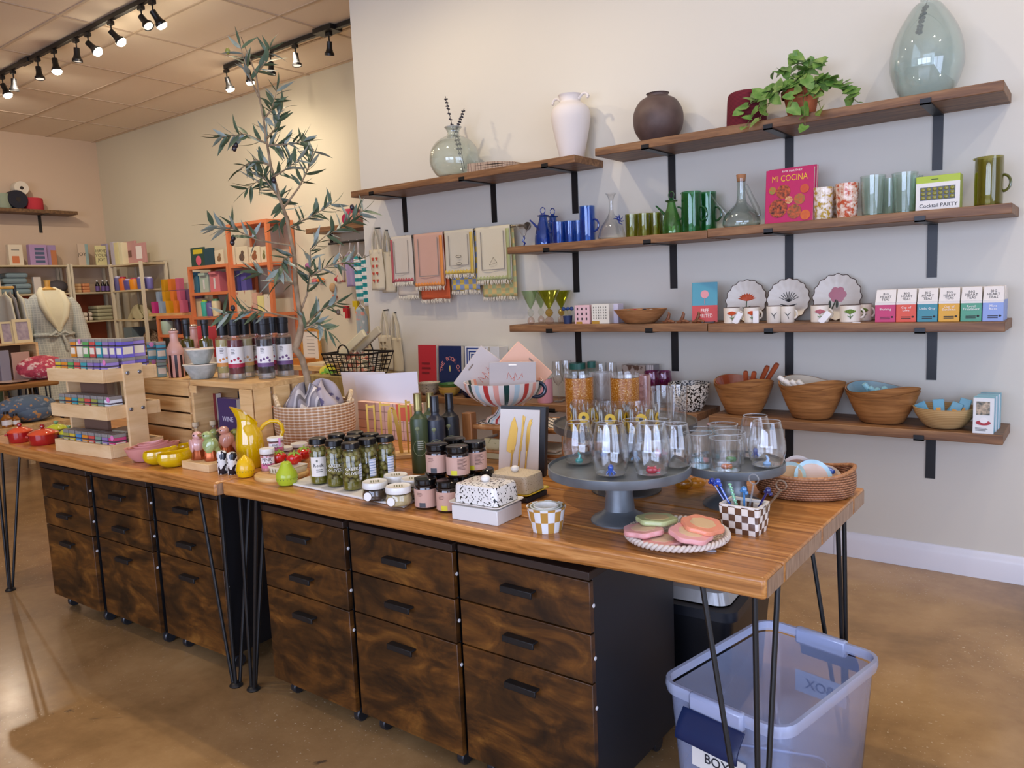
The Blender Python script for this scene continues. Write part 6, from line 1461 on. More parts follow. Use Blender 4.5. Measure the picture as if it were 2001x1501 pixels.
# -- third row
z = ZS[4]
def goblet(u, w_, vt, yy, lab, cb, cs, cf):
    turned('cone_goblet', lab, 'goblet', u, w_, vt, [('cone_bowl', [(.10, .46), (.35, .60), (.70, .80), (1, 1)], cb, .0015), ('knop', [(.08, .46), (.25, .42), (.36, .34), (.25, .26), (.10, .22)], cs), ('foot_ball', [(.10, .23), (.32, .17), (.40, .09), (.32, .02), (.2, 0), (0, 0)], cf)], z, y=yy, group='green cone goblets with ball stems')
GLG = glass('#b9d6b0', .02, 1.5, .12, '#9fc896', 'pale green'); GYG = glass('#b0b62a', .02, 1.5, .40, '#8a9414', 'chartreuse'); AMB = glass('#c9962a', .02, 1.5, .4, '#a8761a', 'amber'); ROS = glass('#d9bdb0', .02, 1.5, .25, '#c9a090', 'rose'); SMK = glass('#dfe6da', .02, 1.5, .08)
goblet(1038, 37, 568, YS-.06, 'pale green cone goblet at the left end of the shelf', GLG, SMK, ROS); goblet(1074, 46, 567, YS-.08, 'chartreuse cone goblet in front with an amber stem', GYG, AMB, ROS); goblet(1098, 40, 568, YS+.05, 'chartreuse cone goblet at the back right', GYG, AMB, ROS); goblet(1058, 34, 568, YS+.06, 'pale green cone goblet at the back', GLG, SMK, ROS)
xa_ = xat(1110, YS-.04, z); t = thing('pick_holder', 'small navy cup of blue-topped cocktail picks', 'cup', (xa_, YS-.04, z))
G().lathe(wall_of([(.022, 0), (.027, .045)], .003), 20, cap=False).obj('cup_body', M('#1d2f58', .6), t)
g = G(); g2 = G()
for i in range(6):
    a = 2*pi*i/6; g.tube([(.012*cos(a), .012*sin(a), .004), (.026*cos(a), .020*sin(a), .078)], .0013, 5); g2.ball((.028*cos(a), .022*sin(a), .082+.004*(i % 2)), (.012, .010, .009), 10, 7)
g.obj('pick_sticks', M('#a8a468', .6), t); g2.obj('blue_tops', M('#22407a', .7), t)
def ubox(name, lab, cat, u0, u1, vt, y, z, d, col, grp=None, rough=.5):
    xa_, xb_ = xat(u0, y, z+.05), xat(u1, y, z+.05); h = zat(xa_, y, vt)-z; t = thing(name, lab, cat, (xa_, y, z), 0, grp)
    G().box(0, 0, 0, xb_-xa_, d, h).obj('box_body', M(col, rough) if isinstance(col, str) else col, t, 0, bevel=.001); return t, xb_-xa_, h
t, w_, h = ubox('gift_box', 'pink card box with small black figures printed on it', 'box', 1123, 1152, 597, YS-.08, z, .06, '#d9b4b8', 'small card boxes'); g = G()
for i in range(3):
    for j in range(3): g.box(w_*(.15+.3*i), -.0008, h*(.2+.27*j), w_*(.24+.3*i), 0, h*(.33+.27*j))
g.obj('figure_print', M('#2c2328', .6), t, 0); G().box(w_*.1, -.0012, 0, w_*.5, -.0008, h*.12).obj('gold_band', GOLD, t, 0)
t, w_, h = ubox('gift_box', 'white card box with a grey letter grid printed on it', 'box', 1156, 1190, 595, YS-.08, z, .06, '#dcd9cc', 'small card boxes'); g = G()
for i in range(6):
    for j in range(5): g.box(w_*(.1+.14*i), -.0008, h*(.24+.14*j), w_*(.15+.14*i), 0, h*(.32+.14*j))
g.obj('grid_print', M('#77776c', .6), t, 0); G().box(0, -.0012, 0, w_*.45, -.0008, h*.14).obj('gold_band', GOLD, t, 0)
ubox('gift_box', 'lilac grey card boxes end, right of the letter grid box', 'box', 1192, 1208, 594, YS-.03, z, .06, '#c4bfd0', 'small card boxes')
WBL = wood('#8a5c38', '#a87548', '#c08d5e', (3, 3, 20), .5, 3, 'bowl wood')
t, x, y, R, H = lat('wooden_bowl', 'shallow carved wooden bowl holding small trinkets', 'bowl', 1252, 104, 604, z, [(.4, 0), (.55, .05), (.8, .5), (1, 1)], WBL, YS-.06, wall=.005)
for u, c, lab, dz in ((1228, '#2f8f7c', 'teal trinket in the carved wooden bowl', .018), (1240, '#9a2a34', 'red trinket in the carved wooden bowl', .022), (1258, '#1d1a24', 'black trinket in the carved wooden bowl', .022), (1272, '#c9b8a8', 'cream trinket in the carved wooden bowl', .02)):
    tag(G().ball((0, 0, 0), (.016, .013, .010), 14, 9).obj('trinket', M(c, .3), None, loc=(xat(u, YS-.06, z), YS-.06+.01*sin(u), z+H*.75+dz-.012)), lab, 'trinket')
for u, lab in ((1306, 'carved wooden hook stand nearest the wooden bowl'), (1334, 'carved wooden hook stand, middle of three'), (1364, 'carved wooden hook stand nearest the teal book')):
    xa_ = xat(u, YS-.08, z); tag(G().tube([(-.03, 0, .005), (-.012, 0, .007), (0, 0, .026), (.006, 0, .046), (.002, 0, .056)], [.006, .009, .009, .007, .004], 10).tube([(-.006, 0, .012), (.018, .0, .008), (.034, 0, .005)], [.008, .008, .005], 10).obj('hook_stand', wood('#5a3420', '#7a4a2c', '#9a6a44', (8, 8, 8), .5, 4, 'hook'), None, loc=(xa_, YS-.08, z)), lab, 'wooden stand', 'carved wooden hook stands')
t, w_, h = standbook('teal and red drinks book standing askew on the third shelf', 1352, 1398, 551, YS-.05, z, .018, '#3f8fa0', -.14); t.rotation_euler.z = .35
G().box(0, -.0008, 0, w_, 0, h*.42).obj('red_cover_panel', M('#c0342c', .4), t, 0); text(t, 'FREE\nSPIRITED', h*.13, (w_*.5, -.0012, h*.22), FRONT, M('#f0e4dc', .5), sx=.75)
G().tube([(w_*.5, -.0012, h*.45), (w_*.5, -.0012, h*.62)], .0016, 6).obj('glass_stem_print', M('#d98f92', .5), t); disc(t, 'drink_print', w_*.5, h*.70, h*.10, M('#d98f92', .5), -.0004)
xa_ = xat(1398, YS-.05, z); tag(G().box(-.03, -.004, 0, .03, .004, .004).box(-.03, -.012, 0, -.022, .05, .004).box(.022, -.012, 0, .03, .05, .004).obj('book_easel', BLK, None, loc=(xa_-.03, YS-.07, z+.0005), rz=.3), 'low black easel foot under the teal book', 'easel')
z = ZS[5]; GLZ = M('#e2dacb', .4); BRM = M('#4a3428', .3)
def plate(u, vt, w_, kind, lab):
    yy = YA-.055; x = xat(u, yy, z+.1); R = pxm(w_, x, yy, z+.1)/2
    t = thing('scalloped_plate', lab, 'plate', (x, yy, z+R*.985), 0, 'scalloped plates standing against the wall'); t.rotation_euler.x = pi/2-.18
    rd = lambda a, zz_: 1+.03*cos(16*a)
    G().lathe([(0, 0), (R*.6, 0), (R*.72, .006), (R, .016), (R*1.0, .019), (R*.72, .010), (R*.6, .005), (0, .005)], 64, rad=rd).obj('plate_body', GLZ, t)
    G().tube([(R*(1+.03*cos(16*a))*.995*cos(a), R*(1+.03*cos(16*a))*.995*sin(a), .0175) for a in [2*pi*i/96 for i in range(96)]], .0022, 6, True).obj('brown_edge', BRM, t)
    k = Matrix.Translation((0, 0, .0056)); g = G()
    if kind == 'rose':
        for i in range(3):
            for q in range(6): a = 2*pi*q/6+i; g.lathe([(0, 0), (R*.16, 0), (0, .001)], 12, (R*.22*(1-i*.3)*cos(a), R*.12+R*.2*(1-i*.3)*sin(a), .0055+.0004*i), cap=False)
        g.obj('pink_flower', M('#c07a86', .4), t); g = G().tube([(-R*.05, -R*.1, .006), (-R*.2, -R*.5, .006)], .003, 6)
        for s in (-1, 1): g.lathe([(0, 0), (R*.12, 0), (0, .001)], 10, (-R*.15+s*R*.15, -R*.3, .006), Matrix.Diagonal((.5, 1.4, 1, 1)), cap=False)
        g.obj('dark_leaves', M('#33402c', .4), t)
    elif kind == 'orange':
        for i in range(9): a = pi*(.08+.84*i/8); g.tube([(0, 0, .006), (R*.25*cos(a), R*.05+R*.22*sin(a), .0062), (R*.45*cos(a), R*.05+R*.32*sin(a), .0062)], [.002, .007, .001], 6)
        g.obj('orange_flower', M('#c9532a', .4), t); g = G().tube([(0, -R*.02, .006), (0, -R*.6, .006)], .0025, 6).tube([(0, -R*.4, .006), (R*.2, -R*.25, .006)], [.006, .001], 6).tube([(0, -R*.45, .006), (-R*.2, -R*.3, .006)], [.006, .001], 6); g.obj('green_stem', M('#3f5a34', .4), t)
    else:
        for i in range(9): a = pi*(.15+.7*i/8); g.tube([(0, -R*.1, .006), (R*.5*cos(a), -R*.1+R*.5*sin(a), .006)], .0016, 5)
        g.tube([(-R*.4, -R*.2, .006), (0, -R*.32, .006), (R*.4, -R*.2, .006)], [.001, .006, .001], 6).obj('black_fan', M('#2a2a2c', .4), t)
    return t
plate(1460, 553, 80, 'orange', 'scalloped cream plate with an orange flower'); plate(1542, 545, 82, 'fan', 'scalloped cream plate with a black fan flower'); plate(1637, 540, 90, 'rose', 'scalloped cream plate with a pink rose')
MUGC = {'orange': '#c9532a', 'fan': '#2a2a2c', 'rose': '#b86a72', 'leaf': '#6a8a3a'}
def mug(u, w_, vt, yy, kind, lab, tagr=None, ha=0):
    t, x, y, R, H = turned('floral_mug', lab, 'mug', u, w_, vt, [('cup', [(.9, 0), (.97, .04), (1, .9), (1.0, 1)], GLZ, .003), ('rim_line', [(1.0, .985), (1.015, 1), (1.0, 1.015), (.95, 1.0)], BRM)], z, y=yy, group='small floral mugs in front of the plates'); t.rotation_euler.z = face(x, y)
    handle(t, R, H*.25, H*.75, R*.42, GLZ, ha, .0045); g = G(); f = lambda a, b, k=.0012: ((R+k)*sin(a), -(R+k)*cos(a), H*b)
    if kind in ('orange', 'rose', 'leaf'):
        for i in range(7): a = -.42+.14*i; g.tube([f(0, .5), f(a*1.2, .62+.15*cos(a*3))], [.0015, .0042], 6)
        g.obj('flower_print', M(MUGC[kind], .4), t); G().tube([f(0, .5), f(.05, .2)], .0014, 5).tube([f(.03, .3), f(.3, .42)], [.003, .0008], 5).tube([f(.03, .3), f(-.25, .4)], [.003, .0008], 5).obj('stem_print', M('#4a6a34', .4), t)
    else: g.tube([f(-.4, .62), f(0, .45), f(.4, .62)], [.0008, .003, .0008], 6).tube([f(0, .45), f(.15, .25)], .0012, 5).obj('fan_print', M(MUGC['fan'], .4), t)
    if tagr: G().box(-.013, -R-.012, H*.02, .013, -R-.011, H*.78, Matrix.Translation((tagr[0], 0, 0)) @ Matrix.Rotation(tagr[1], 4, 'Y')).obj('price_tag', M('#e6e4e2', .5), t, 0)
for a in ((1430, 31, 601, YS-.07, 'orange', 'orange flower mug at the left with a tilted white tag', (.012, .5)), (1469, 29, 600, YS-.05, 'orange', 'orange flower mug with an upright white tag', (.018, 0)), (1512, 27, 598, YS-.07, 'fan', 'black fan mug at the left of the black pair'), (1539, 26, 598, YS-.05, 'fan', 'black fan mug at the right of the black pair'), (1602, 34, 596, YS-.06, 'rose', 'pink rose mug with a tilted white tag', (.0, .7)), (1661, 38, 596, YS-.07, 'leaf', 'green leaf mug with its handle to the right'), (1688, 28, 594, YS+.04, 'leaf', 'green leaf mug half hidden beside the tea boxes')): mug(*a)
xa_ = xat(1674, YS-.13, z); tag(G().box(-.016, -.006, 0, .016, .006, .003).obj('price_tag', M('#e6e4e2', .5), None, loc=(xa_, YS-.13, z)), 'white price tag lying on the shelf by the green leaf mug', 'tag')
TEA = [(1710, 1750, '#c23a6c', 'Blushing', 'magenta tea box'), (1751, 1790, '#d9543c', 'Cup of\nLove', 'coral tea box'), (1792, 1832, '#3f8a98', 'Little Gray', 'teal tea box'), (1834, 1875, '#dba32a', 'Cup of\nSunshine', 'golden tea box'), (1877, 1918, '#4f9a7c', 'Royal\nTreatment', 'green tea box'), (1920, 1961, '#8aa0d4', 'Mint\nRose', 'periwinkle tea box')]
for i, (u0, u1, c, tx, lab) in enumerate(TEA):
    for k in (0, 1):
        yy = YS-.10+.085*k; xa_, xb_ = xat(u0, YS-.10, z+.05), xat(u1, YS-.10, z+.05); h = zat(xa_, YS-.10, 567-1.4*i)-z; w_ = xb_-xa_
        t = thing('tea_box', lab+(' in the front row on the third shelf' if k == 0 else ' directly behind the front %s' % lab), 'tea box', (xa_, yy, z), 0, 'tea boxes with white tops')
        G().box(0, 0, 0, w_, .075, h*.60).obj('box_body', M(c, .45), t, 0, bevel=.0012)
        o = len(G().v); g = G().add([(0, 0, h*.60), (w_, 0, h*.60), (w_, .075, h*.60), (0, .075, h*.60), (.002, .018, h*1.0), (w_-.002, .018, h*1.0), (w_-.002, .057, h*1.0), (.002, .057, h*1.0)], [(0, 3, 2, 1), (4, 5, 6, 7), (0, 1, 5, 4), (1, 2, 6, 5), (2, 3, 7, 6), (3, 0, 4, 7)]); g.obj('white_top', M('#e2ddd6', .5), t, 0, bevel=.0012)
        if k == 0:
            text(t, 'BIG\nHEART\nTEAS', h*.105, (w_/2, .0078, h*.775), (pi/2-atan2(.018, h*.4), 0, 0), INK, space=.85); text(t, tx, h*.10, (w_*.5, -.0006, h*.40), FRONT, M('#f0ece6', .5), space=.8)
            flines(t, w_*.25, w_*.75, h*.08, h*.18, 2, INK); G().ball((w_*.84, -.0008, h*.16), (.005, .0005, .004), 10, 6).obj('leaf_emblem', INK, t); G().box(0, -.0005, h*.535, w_, 0, h*.60).obj('white_edge', M('#e2ddd6', .5), t, 0)
# -- bottom row left
z = ZS[6]; yb = YA-.12
for u0, u1, vt, c, lab, th in ((817, 852, 674, '#b8323c', 'red cookbook at the left of the lowest shelf', .03), (857, 901, 676, '#1c2c58', 'navy cookbook titled in an arch of pink letters', .035), (908, 953, 677, '#d8dce4', 'white cookbook with blue concentric frames', .03), (957, 975, 677, '#cfd3d6', 'pale spine of a cookbook right of the blue framed one', .09)):
    t, w_, h = standbook(lab, u0, u1, vt, yb, z, th, c, -.05, 'cookbooks on the lowest shelf')
    if c == '#b8323c': flines(t, w_*.2, w_*.8, h*.35, h*.65, 3, M('#7a1f28', .5))
    if c == '#1c2c58':
        for i, ch in enumerate('THE BOOK OF'):
            a = pi*(1.02-1.04*i/10); text(t, ch, h*.12, (w_*.5+w_*.36*cos(a), -.0006, h*.50+w_*.36*sin(a)), (pi/2, -(a-pi/2), 0), M('#d98a86', .5))
        G().ball((w_*.5, -.001, h*.52), (.005, .001, .022), 10, 6).obj('candle_print', M('#e0cf7a', .4), t)
    if c == '#d8dce4':
        for i, k in enumerate((.0, .10, .20)):
            a, b = w_*(.08+k), w_*(.92-k); lo, hi = h*.05+w_*k, h*.97-w_*k; s = w_*.045
            G().box(a, -.0008, lo, b, 0, lo+s).box(a, -.0008, hi-s, b, 0, hi).box(a, -.0008, lo, a+s, 0, hi).box(b-s, -.0008, lo, b, 0, hi).obj('blue_frame', M('#233f86', .5), t, 0)
SPW = spots('#b9b29f', '#5c5646', 110, .62, .67, .3)
for u, cols_, grp, labs in ((840, (SPW, SPW, SPW), 'speckled grey bowls', ('bottom grey speckled bowl of the left stack', 'middle grey speckled bowl of the left stack', 'top grey speckled bowl of the left stack')), (879, (M('#c9a94f', .25), M('#cfa860', .25), M('#3f6a34', .25)), 'yellow and green bowls', ('bottom mustard bowl of the middle stack', 'middle tan bowl of the middle stack', 'green bowl with a cream inside atop the middle stack')), (922, (M('#16224a', .2), M('#16224a', .2), M('#1c2f6a', .2)), 'navy bowls', ('bottom navy bowl of the right stack', 'middle navy bowl of the right stack', 'top navy bowl of the right stack'))):
    yy = YA-.22; x = xat(u, yy, z); R = pxm(44, x, yy, z)/2
    for k in range(3):
        t = tag(G().lathe(wall_of([(R*.5, 0), (R*.6, .004), (R*.88, .022), (R*(.96+.02*k), .042)], .0035), 36, cap=False).obj('ceramic_bowl', cols_[k], None, loc=(x, yy, z+.0185*k)), labs[k], 'bowl', grp)
def glassware(u, w_, vt, yy, lab, m, name='wine_glass'):
    return turned(name, lab, 'glass', u, w_, vt, [('foot', [(0, 0), (.8, 0), (.75, .02), (.1, .05), (.08, .38)], CLEAR), ('bowl', [(.1, .40), (.7, .50), (1, .68), (.98, .85), (.85, 1)], m, .0015)], z, y=yy, group='clear stem glasses on the lowest shelf')
for u, vt, yy, lab in ((1092, 706, YA-.20, 'clear stem glass beside the striped bowl on the lowest shelf'), (1108, 704, YA-.12, 'clear stem glass behind the nearest one on the lowest shelf'), (1176, 710, YA-.14, 'clear stem glass right of the dark green bottle top'), (1196, 708, YA-.18, 'clear stem glass beside the brown marbled box')): glassware(u, 24, vt, yy, lab, CLEAR)
for u, w_, vt, yy, lab in ((1130, 32, 709, YA-.10, 'green capped glass jar at the back of the lowest shelf'), (1158, 16, 706, YA-.07, 'dark green capped bottle at the back of the lowest shelf')):
    turned('capped_jar', lab, 'jar', u, w_, vt, [('glass', [(0, 0), (1, 0), (1, .84)], SMK, .002), ('cap', [(0, .84), (1.02, .84), (1.02, 1), (0, 1)], M('#2f6a5c', .35))], z, y=yy, group='green capped jars')
xa_ = xat(1067, YA-.24, z); t = turned('flamingo_tin', 'pink tin with flamingo print beside the striped bowl', 'tin', 1066, 30, 738, [('tin_body', [(0, 0), (.97, 0), (1, .02), (1, .96)], M('#d0929a', .35)), ('lid', [(0, .96), (.95, .97), (.9, 1), (0, 1)], M('#b9b9b9', .3, .6))], z, y=YA-.24)
ubox('marbled_box', 'brown marbled box at the back of the lowest shelf', 'box', 1216, 1262, 713, YA-.12, z, .08, spots('#a89a8c', '#5c4436', 26, .48, .56, .3)); ubox('striped_box', 'grey striped box end beside the brown marbled box', 'box', 1263, 1278, 713, YA-.12, z, .07, pattern('stripeX', ['#8f8a88', '#c9c4c0'], (90, 1, 1)))
MAG = glass('#9a2f72', .03, 1.5, .45, '#7c1f5a', 'magenta glass')
for u, yy, lab in ((1275, YA-.20, 'magenta glass goblet on the left of the pair'), (1297, YA-.14, 'magenta glass goblet at the right of the pair')): glassware(u, 34, 725, yy, lab, MAG, 'magenta_goblet')
SPB = spots('#d3cdc0', '#1d1a18', 100, .50, .53, .25)
lat('speckled_bowl', 'deep white bowl with black speckles at the right end of the lowest left shelf', 'bowl', 1347, 80, 748, z, [(.5, 0), (.6, .03), (.85, .4), (.97, .8), (1, 1)], SPB, YA-.20, wall=.004)
# -- bottom row right: salad bowls
z = ZS[7]; SALW = wood('#7d5230', '#a3703f', '#b98450', (2, 2, 26), .42, 3, 'salad bowl wood')
def wavy(ph, am): return lambda a, z_: 1+.05*cos(2*a+ph)
def salad(u, w_, vb, vt, inner, lab, n_, cc, hcol, htips, grp):
    y = YA-.175; x = xat(u, y, z); R = pxm(w_, x, y, z+.1)/2; H = zat(x, y, vt)-z
    for k in (0, 1):
        g = G(); n = 56; rows = []
        pr = [(.50, 0), (.58, .05), (.76, .4), (.90, .75), (1.0, 1)]; inn = [(.955, .985), (.86, .75), (.70, .4), (.5, .1), (.01, .09)]
        for r, zf in [(.01, 0)]+pr+inn:
            rows.append([(R*r*.97*cos(a), R*r*.78*sin(a), H*.80*zf+zf*zf*H*.09*cos(2*a+.5+k)+k*H*.13) for a in [2*pi*i/n for i in range(n)]])
        v = [p for q in rows for p in q]; f = [(q*n+i, q*n+(i+1) % n, (q+1)*n+(i+1) % n, (q+1)*n+i) for q in range(len(rows)-1) for i in range(n)]
        t = thing('salad_bowl', ('outer '+lab, 'inner '+lab.replace('bowl', 'bowl nested in the outer one'))[k], 'bowl', (x, y, z+.0006+.002*k), 0, 'big wavy wooden salad bowls')
        g.add(v, f).obj('bowl_body', SALW, t, 60)
        if k:
            g = G(); r2 = [(.94, .985), (.85, .76), (.69, .42), (.49, .13), (.01, .12)]
            rows = [[(R*r*.97*cos(a), R*r*.78*sin(a), H*.80*zf+zf*zf*H*.09*cos(2*a+.5+k)+k*H*.13+.002) for a in [2*pi*i/n for i in range(n)]] for r, zf in r2]
            v = [p for q in rows for p in q]; f = [(q*n+i, q*n+(i+1) % n, (q+1)*n+(i+1) % n, (q+1)*n+i) for q in range(len(rows)-1) for i in range(n)]
            g.add(v, f).obj('enamel_lining', M(inner, .15, coat=1), t, 60)
    for i, (tu, tv) in enumerate(htips):
        X, Z = Wy(tu, tv, y-.02); a = Vector((x+(X-x)*.15+.01*i, y+.03, z+H*.45)); b_ = Vector((X, y-.02, Z)); d = b_-a
        t = thing('salad_server', '%s handled salad server, %s in the %s' % (hcol[1], ('leftmost', 'second', 'third', 'rightmost')[i], cc), 'server', a, 0, grp)
        G().tube([d*0, d*.45, d*.5, d*.95, d], [.003, .004, .011, .0125, .010], 12).obj('server_handle', M(hcol[0], .3), t)
        G().ball(-d*.1, (.018, .006, .022), 12, 8).obj('server_head', SALW, t)
salad(1453, 119, 808, 738, '#a5502f', 'wooden salad bowl with rust red lining', 0, 'rust red salad bowl', ('#a3512f', 'rust red'), ((1457, 726), (1474, 727), (1500, 716), (1519, 711)), 'salad servers in the rust bowl')
salad(1586, 130, 818, 740, '#cfc4ae', 'wooden salad bowl with cream lining', 0, 'cream salad bowl', ('#e3dfd8', 'white'), ((1521, 736), (1532, 743), (1545, 744), (1558, 744)), 'salad servers in the cream bowl')
salad(1723, 140, 830, 752, '#86aab4', 'wooden salad bowl with pale blue lining', 0, 'pale blue salad bowl', ('#8fc0cc', 'pale blue'), ((1688, 750), (1700, 757), (1713, 760), (1727, 757)), 'salad servers in the blue bowl')
COIL = pattern('stripeZ', ['#b5915c', '#c9a873'], (130, 130, 130), .7)
t, x, y, R, H = lat('coiled_bowl', 'shallow coiled tan bowl of blue packets', 'bowl', 1845, 112, 794, z, [(.45, 0), (.62, .1), (.9, .6), (1, 1)], COIL, YA-.19, wall=.005)
for i, (du, hh, rt, lab) in enumerate(((-32, .07, -.5, 'blue packet leaning left in the coiled bowl'), (-8, .08, -.12, 'blue packet upright in the coiled bowl with an orange picture'), (14, .07, .35, 'blue packet leaning right in the coiled bowl'), (30, .085, .25, 'tall blue packet at the back right of the coiled bowl'), (6, .07, .6, 'blue packet lying across the middle of the coiled bowl'))):
    t = thing('blue_packet', lab, 'packet', (xat(1845+du, y, z+.05), y+.012*(i-2), z+H*.45), 0, 'blue packets in the coiled bowl'); t.rotation_euler = (-.2, rt, 0)
    G().box(-.022, -.005, 0, .022, .005, hh).obj('packet_body', M('#5f9db8', .35), t, 0, bevel=.003); G().box(-.010, -.0062, hh*.2, .008, -.0055, hh*.55).obj('orange_print', M('#d99a2f', .4), t, 0)
for k, (u0, u1, lab) in enumerate(((1901, 1948, 'light blue tea infuser box at the front of the shelf end'), (1906, 1953, 'light blue tea infuser box just behind the front one'), (1912, 1958, 'third light blue tea infuser box, farthest back'))):
    yy = YA-.285+.062*k; xa_ = xat(1901, YA-.285, z+.05); xb_ = xat(1942, YA-.285, z+.05); h = zat(xa_, YA-.285, 777)-z; w_ = xb_-xa_
    t = thing('infuser_box', lab, 'box', (xa_+.004*k, yy, z), 0, 'light blue infuser boxes'); G().box(0, 0, 0, w_, .058, h).obj('box_body', M('#79bcd6', .4), t, 0, bevel=.0012); G().box(.0, -.0008, 0, w_, 0, h).obj('white_front', M('#dfe2e2', .5), t, 0)
    if k == 0:
        G().box(w_*.15, -.0014, h*.52, w_*.80, -.0009, h*.90).obj('dark_picture', M('#3f4a44', .4, n=(60, '#c9b59a')), t, 0); disc(t, 'saucer_print', w_*.5, h*.30, w_*.36, M('#a8323c', .4), -.0009, .4); disc(t, 'cup_print', w_*.52, h*.37, w_*.2, M('#e9e9e9', .4), -.0016, .8); flines(t, w_*.12, w_*.85, h*.06, h*.17, 3, M('#5a5a5a', .6))
# ---------- towel bar, towels and tote bags ----------
BRS = M('#8d8676', .3, .8); yb_ = YA-.085
zb_ = Wy(1012, 441, yb_)[1]; xl, xr = xat(772, yb_, zb_), xat(1018, yb_, zb_)
t = thing('towel_bar', 'brushed metal towel bar on the pale wall', 'rail', (0, yb_, zb_))
G().tube([(xl, 0, 0), (xr, 0, 0)], .007, 12).obj('bar', BRS, t)
for xx in (xl+.02, xr-.01): G().tube([(xx, 0, 0), (xx, .084, 0)], .008, 10).lathe([(0, 0), (.024, 0), (.024, .008), (0, .008)], 20, (xx, .076, 0), Matrix.Rotation(-pi/2, 4, 'X')).obj('mount', BRS, t)
FRG = M('#dbd3bd', .9)
def towel(u0, u1, vb, vb2, base, edge, lab, check=None, motif=0, ev=None):
    xa_, xb_ = xat(u0, yb_, zb_), xat(u1, yb_, zb_); zf = Wy((u0+u1)/2, vb, yb_-.012)[1]-zb_; zr = Wy((u0+u1)/2+8, vb2, yb_+.012)[1]-zb_; w_ = xb_-xa_
    t = thing('hanging_towel', lab, 'towel', (xa_, yb_, zb_), 0, 'fringed towels on the bar')
    def prof(q, L): return (-.011 if L == 'f' else .011)
    def front(s, q):
        z_ = .010*sin(0)+zf*q; return (w_*s+.004*sin(3*q), -.0105-.004*sin(9*s+q*2)*q, .010*(1-q)+z_*1.0 if q > .02 else .0105)
    G().grid(front, 24, 20).obj('front_fall', M(base, .9, bmp=(220, .25)), t, 60, thick=.0025)
    def back(s, q): return (w_*s+.012*q+.012, .0105+.004*sin(8*s+q*3)*q, .0095+(zr-.0095)*q)
    def top(s, q): a = pi*q; return (w_*s+.006*q, -.0105*cos(a), .0098+.0009*sin(a)*0+.0*a+.0025*sin(a))
    G().grid(top, 24, 6).obj('fold', M(base, .9), t, 60, thick=.002)
    G().grid(back, 24, 20).obj('back_fall', check or M(base, .9, bmp=(220, .25)), t, 60, thick=.0025)
    d = -.0145; e = M(edge, .9)
    g = G().grid(lambda s, q: (w_*s, d-.004*sin(9*s+2)*.9-.0006, zf+.004+(.020+.006*sin(40*s*w_/.16))*q), 40, 1); 
    if ev is not None: g.grid(lambda s, q: ((w_*.90 if ev else 0)+(w_*.10)*s, d-.0055, zf+(-zf)*.97*q), 2, 20)
    g.obj('coloured_border', e, t, 60, thick=.0012)
    ln = G()
    for a, b in ((.16, .18), (.82, .84)): ln.box(w_*a, d-.0058, zf*.78, w_*b, d-.0052, -.02)
    ln.box(w_*.16, d-.0058, zf*.80, w_*.84, d-.0052, zf*.785).obj('thin_line', M('#8a8580', .8), t, 0)
    for L, z0, yy in (('f', zf, -.013), ('b', zr, .012)):
        g = G(); rn = random.Random(int(u0)+len(L))
        for i in range(22): xx = w_*(i+.5)/22+(.022 if L == 'b' else 0); g.tube([(xx, yy, z0+.004), (xx+rn.uniform(-.004, .004), yy-.004, z0-.014), (xx+rn.uniform(-.006, .006), yy, z0-.026)], [.0032, .0036, .0016], 5)
        g.obj('fringe', FRG, t)
    if motif:
        g = G()
        if motif == 1:
            for k in range(2): g.tube([(w_*.5+.022*cos(q), d-.006, zf*.58-.045*k+.008*sin(q)) for q in [2*pi*i/16 for i in range(16)]], .0013, 5, True)
        else: g.tube([(w_*.40, d-.006, zf*.70), (w_*.62, d-.006, zf*.66), (w_*.52, d-.006, zf*.56)], .0014, 5, True)
        g.obj('motif', M('#5f5b50', .8), t)
towel(766, 806, 552, 578, '#c9bfae', '#b0575a', 'grey towel with a pink scalloped border, left on the bar', None, 0, 0)
towel(810, 867, 560, 585, '#c79f8c', '#d98a45', 'dusty pink towel with an orange border', M('#c2572f', .9), 0, 1)
CHQ = pattern('checker', ['#7f8fae', '#c9ad4f', '#cfc7b0'], (30, 30, 30), .9)
towel(870, 926, 536, 568, '#c6bfaa', '#c9ad4f', 'grey towel with two fish motifs and a yellow border', CHQ, 1, 1)
towel(931, 998, 548, 580, '#cfc7ae', '#a5ab78', 'cream towel with a sage border and a cake motif', pattern('checker', ['#a5ab78', '#c9ad6f', '#b9b49a'], (30, 30, 30), .9), 2, 1)
CAN = M('#cfc2a3', .9, bmp=(200, .3))
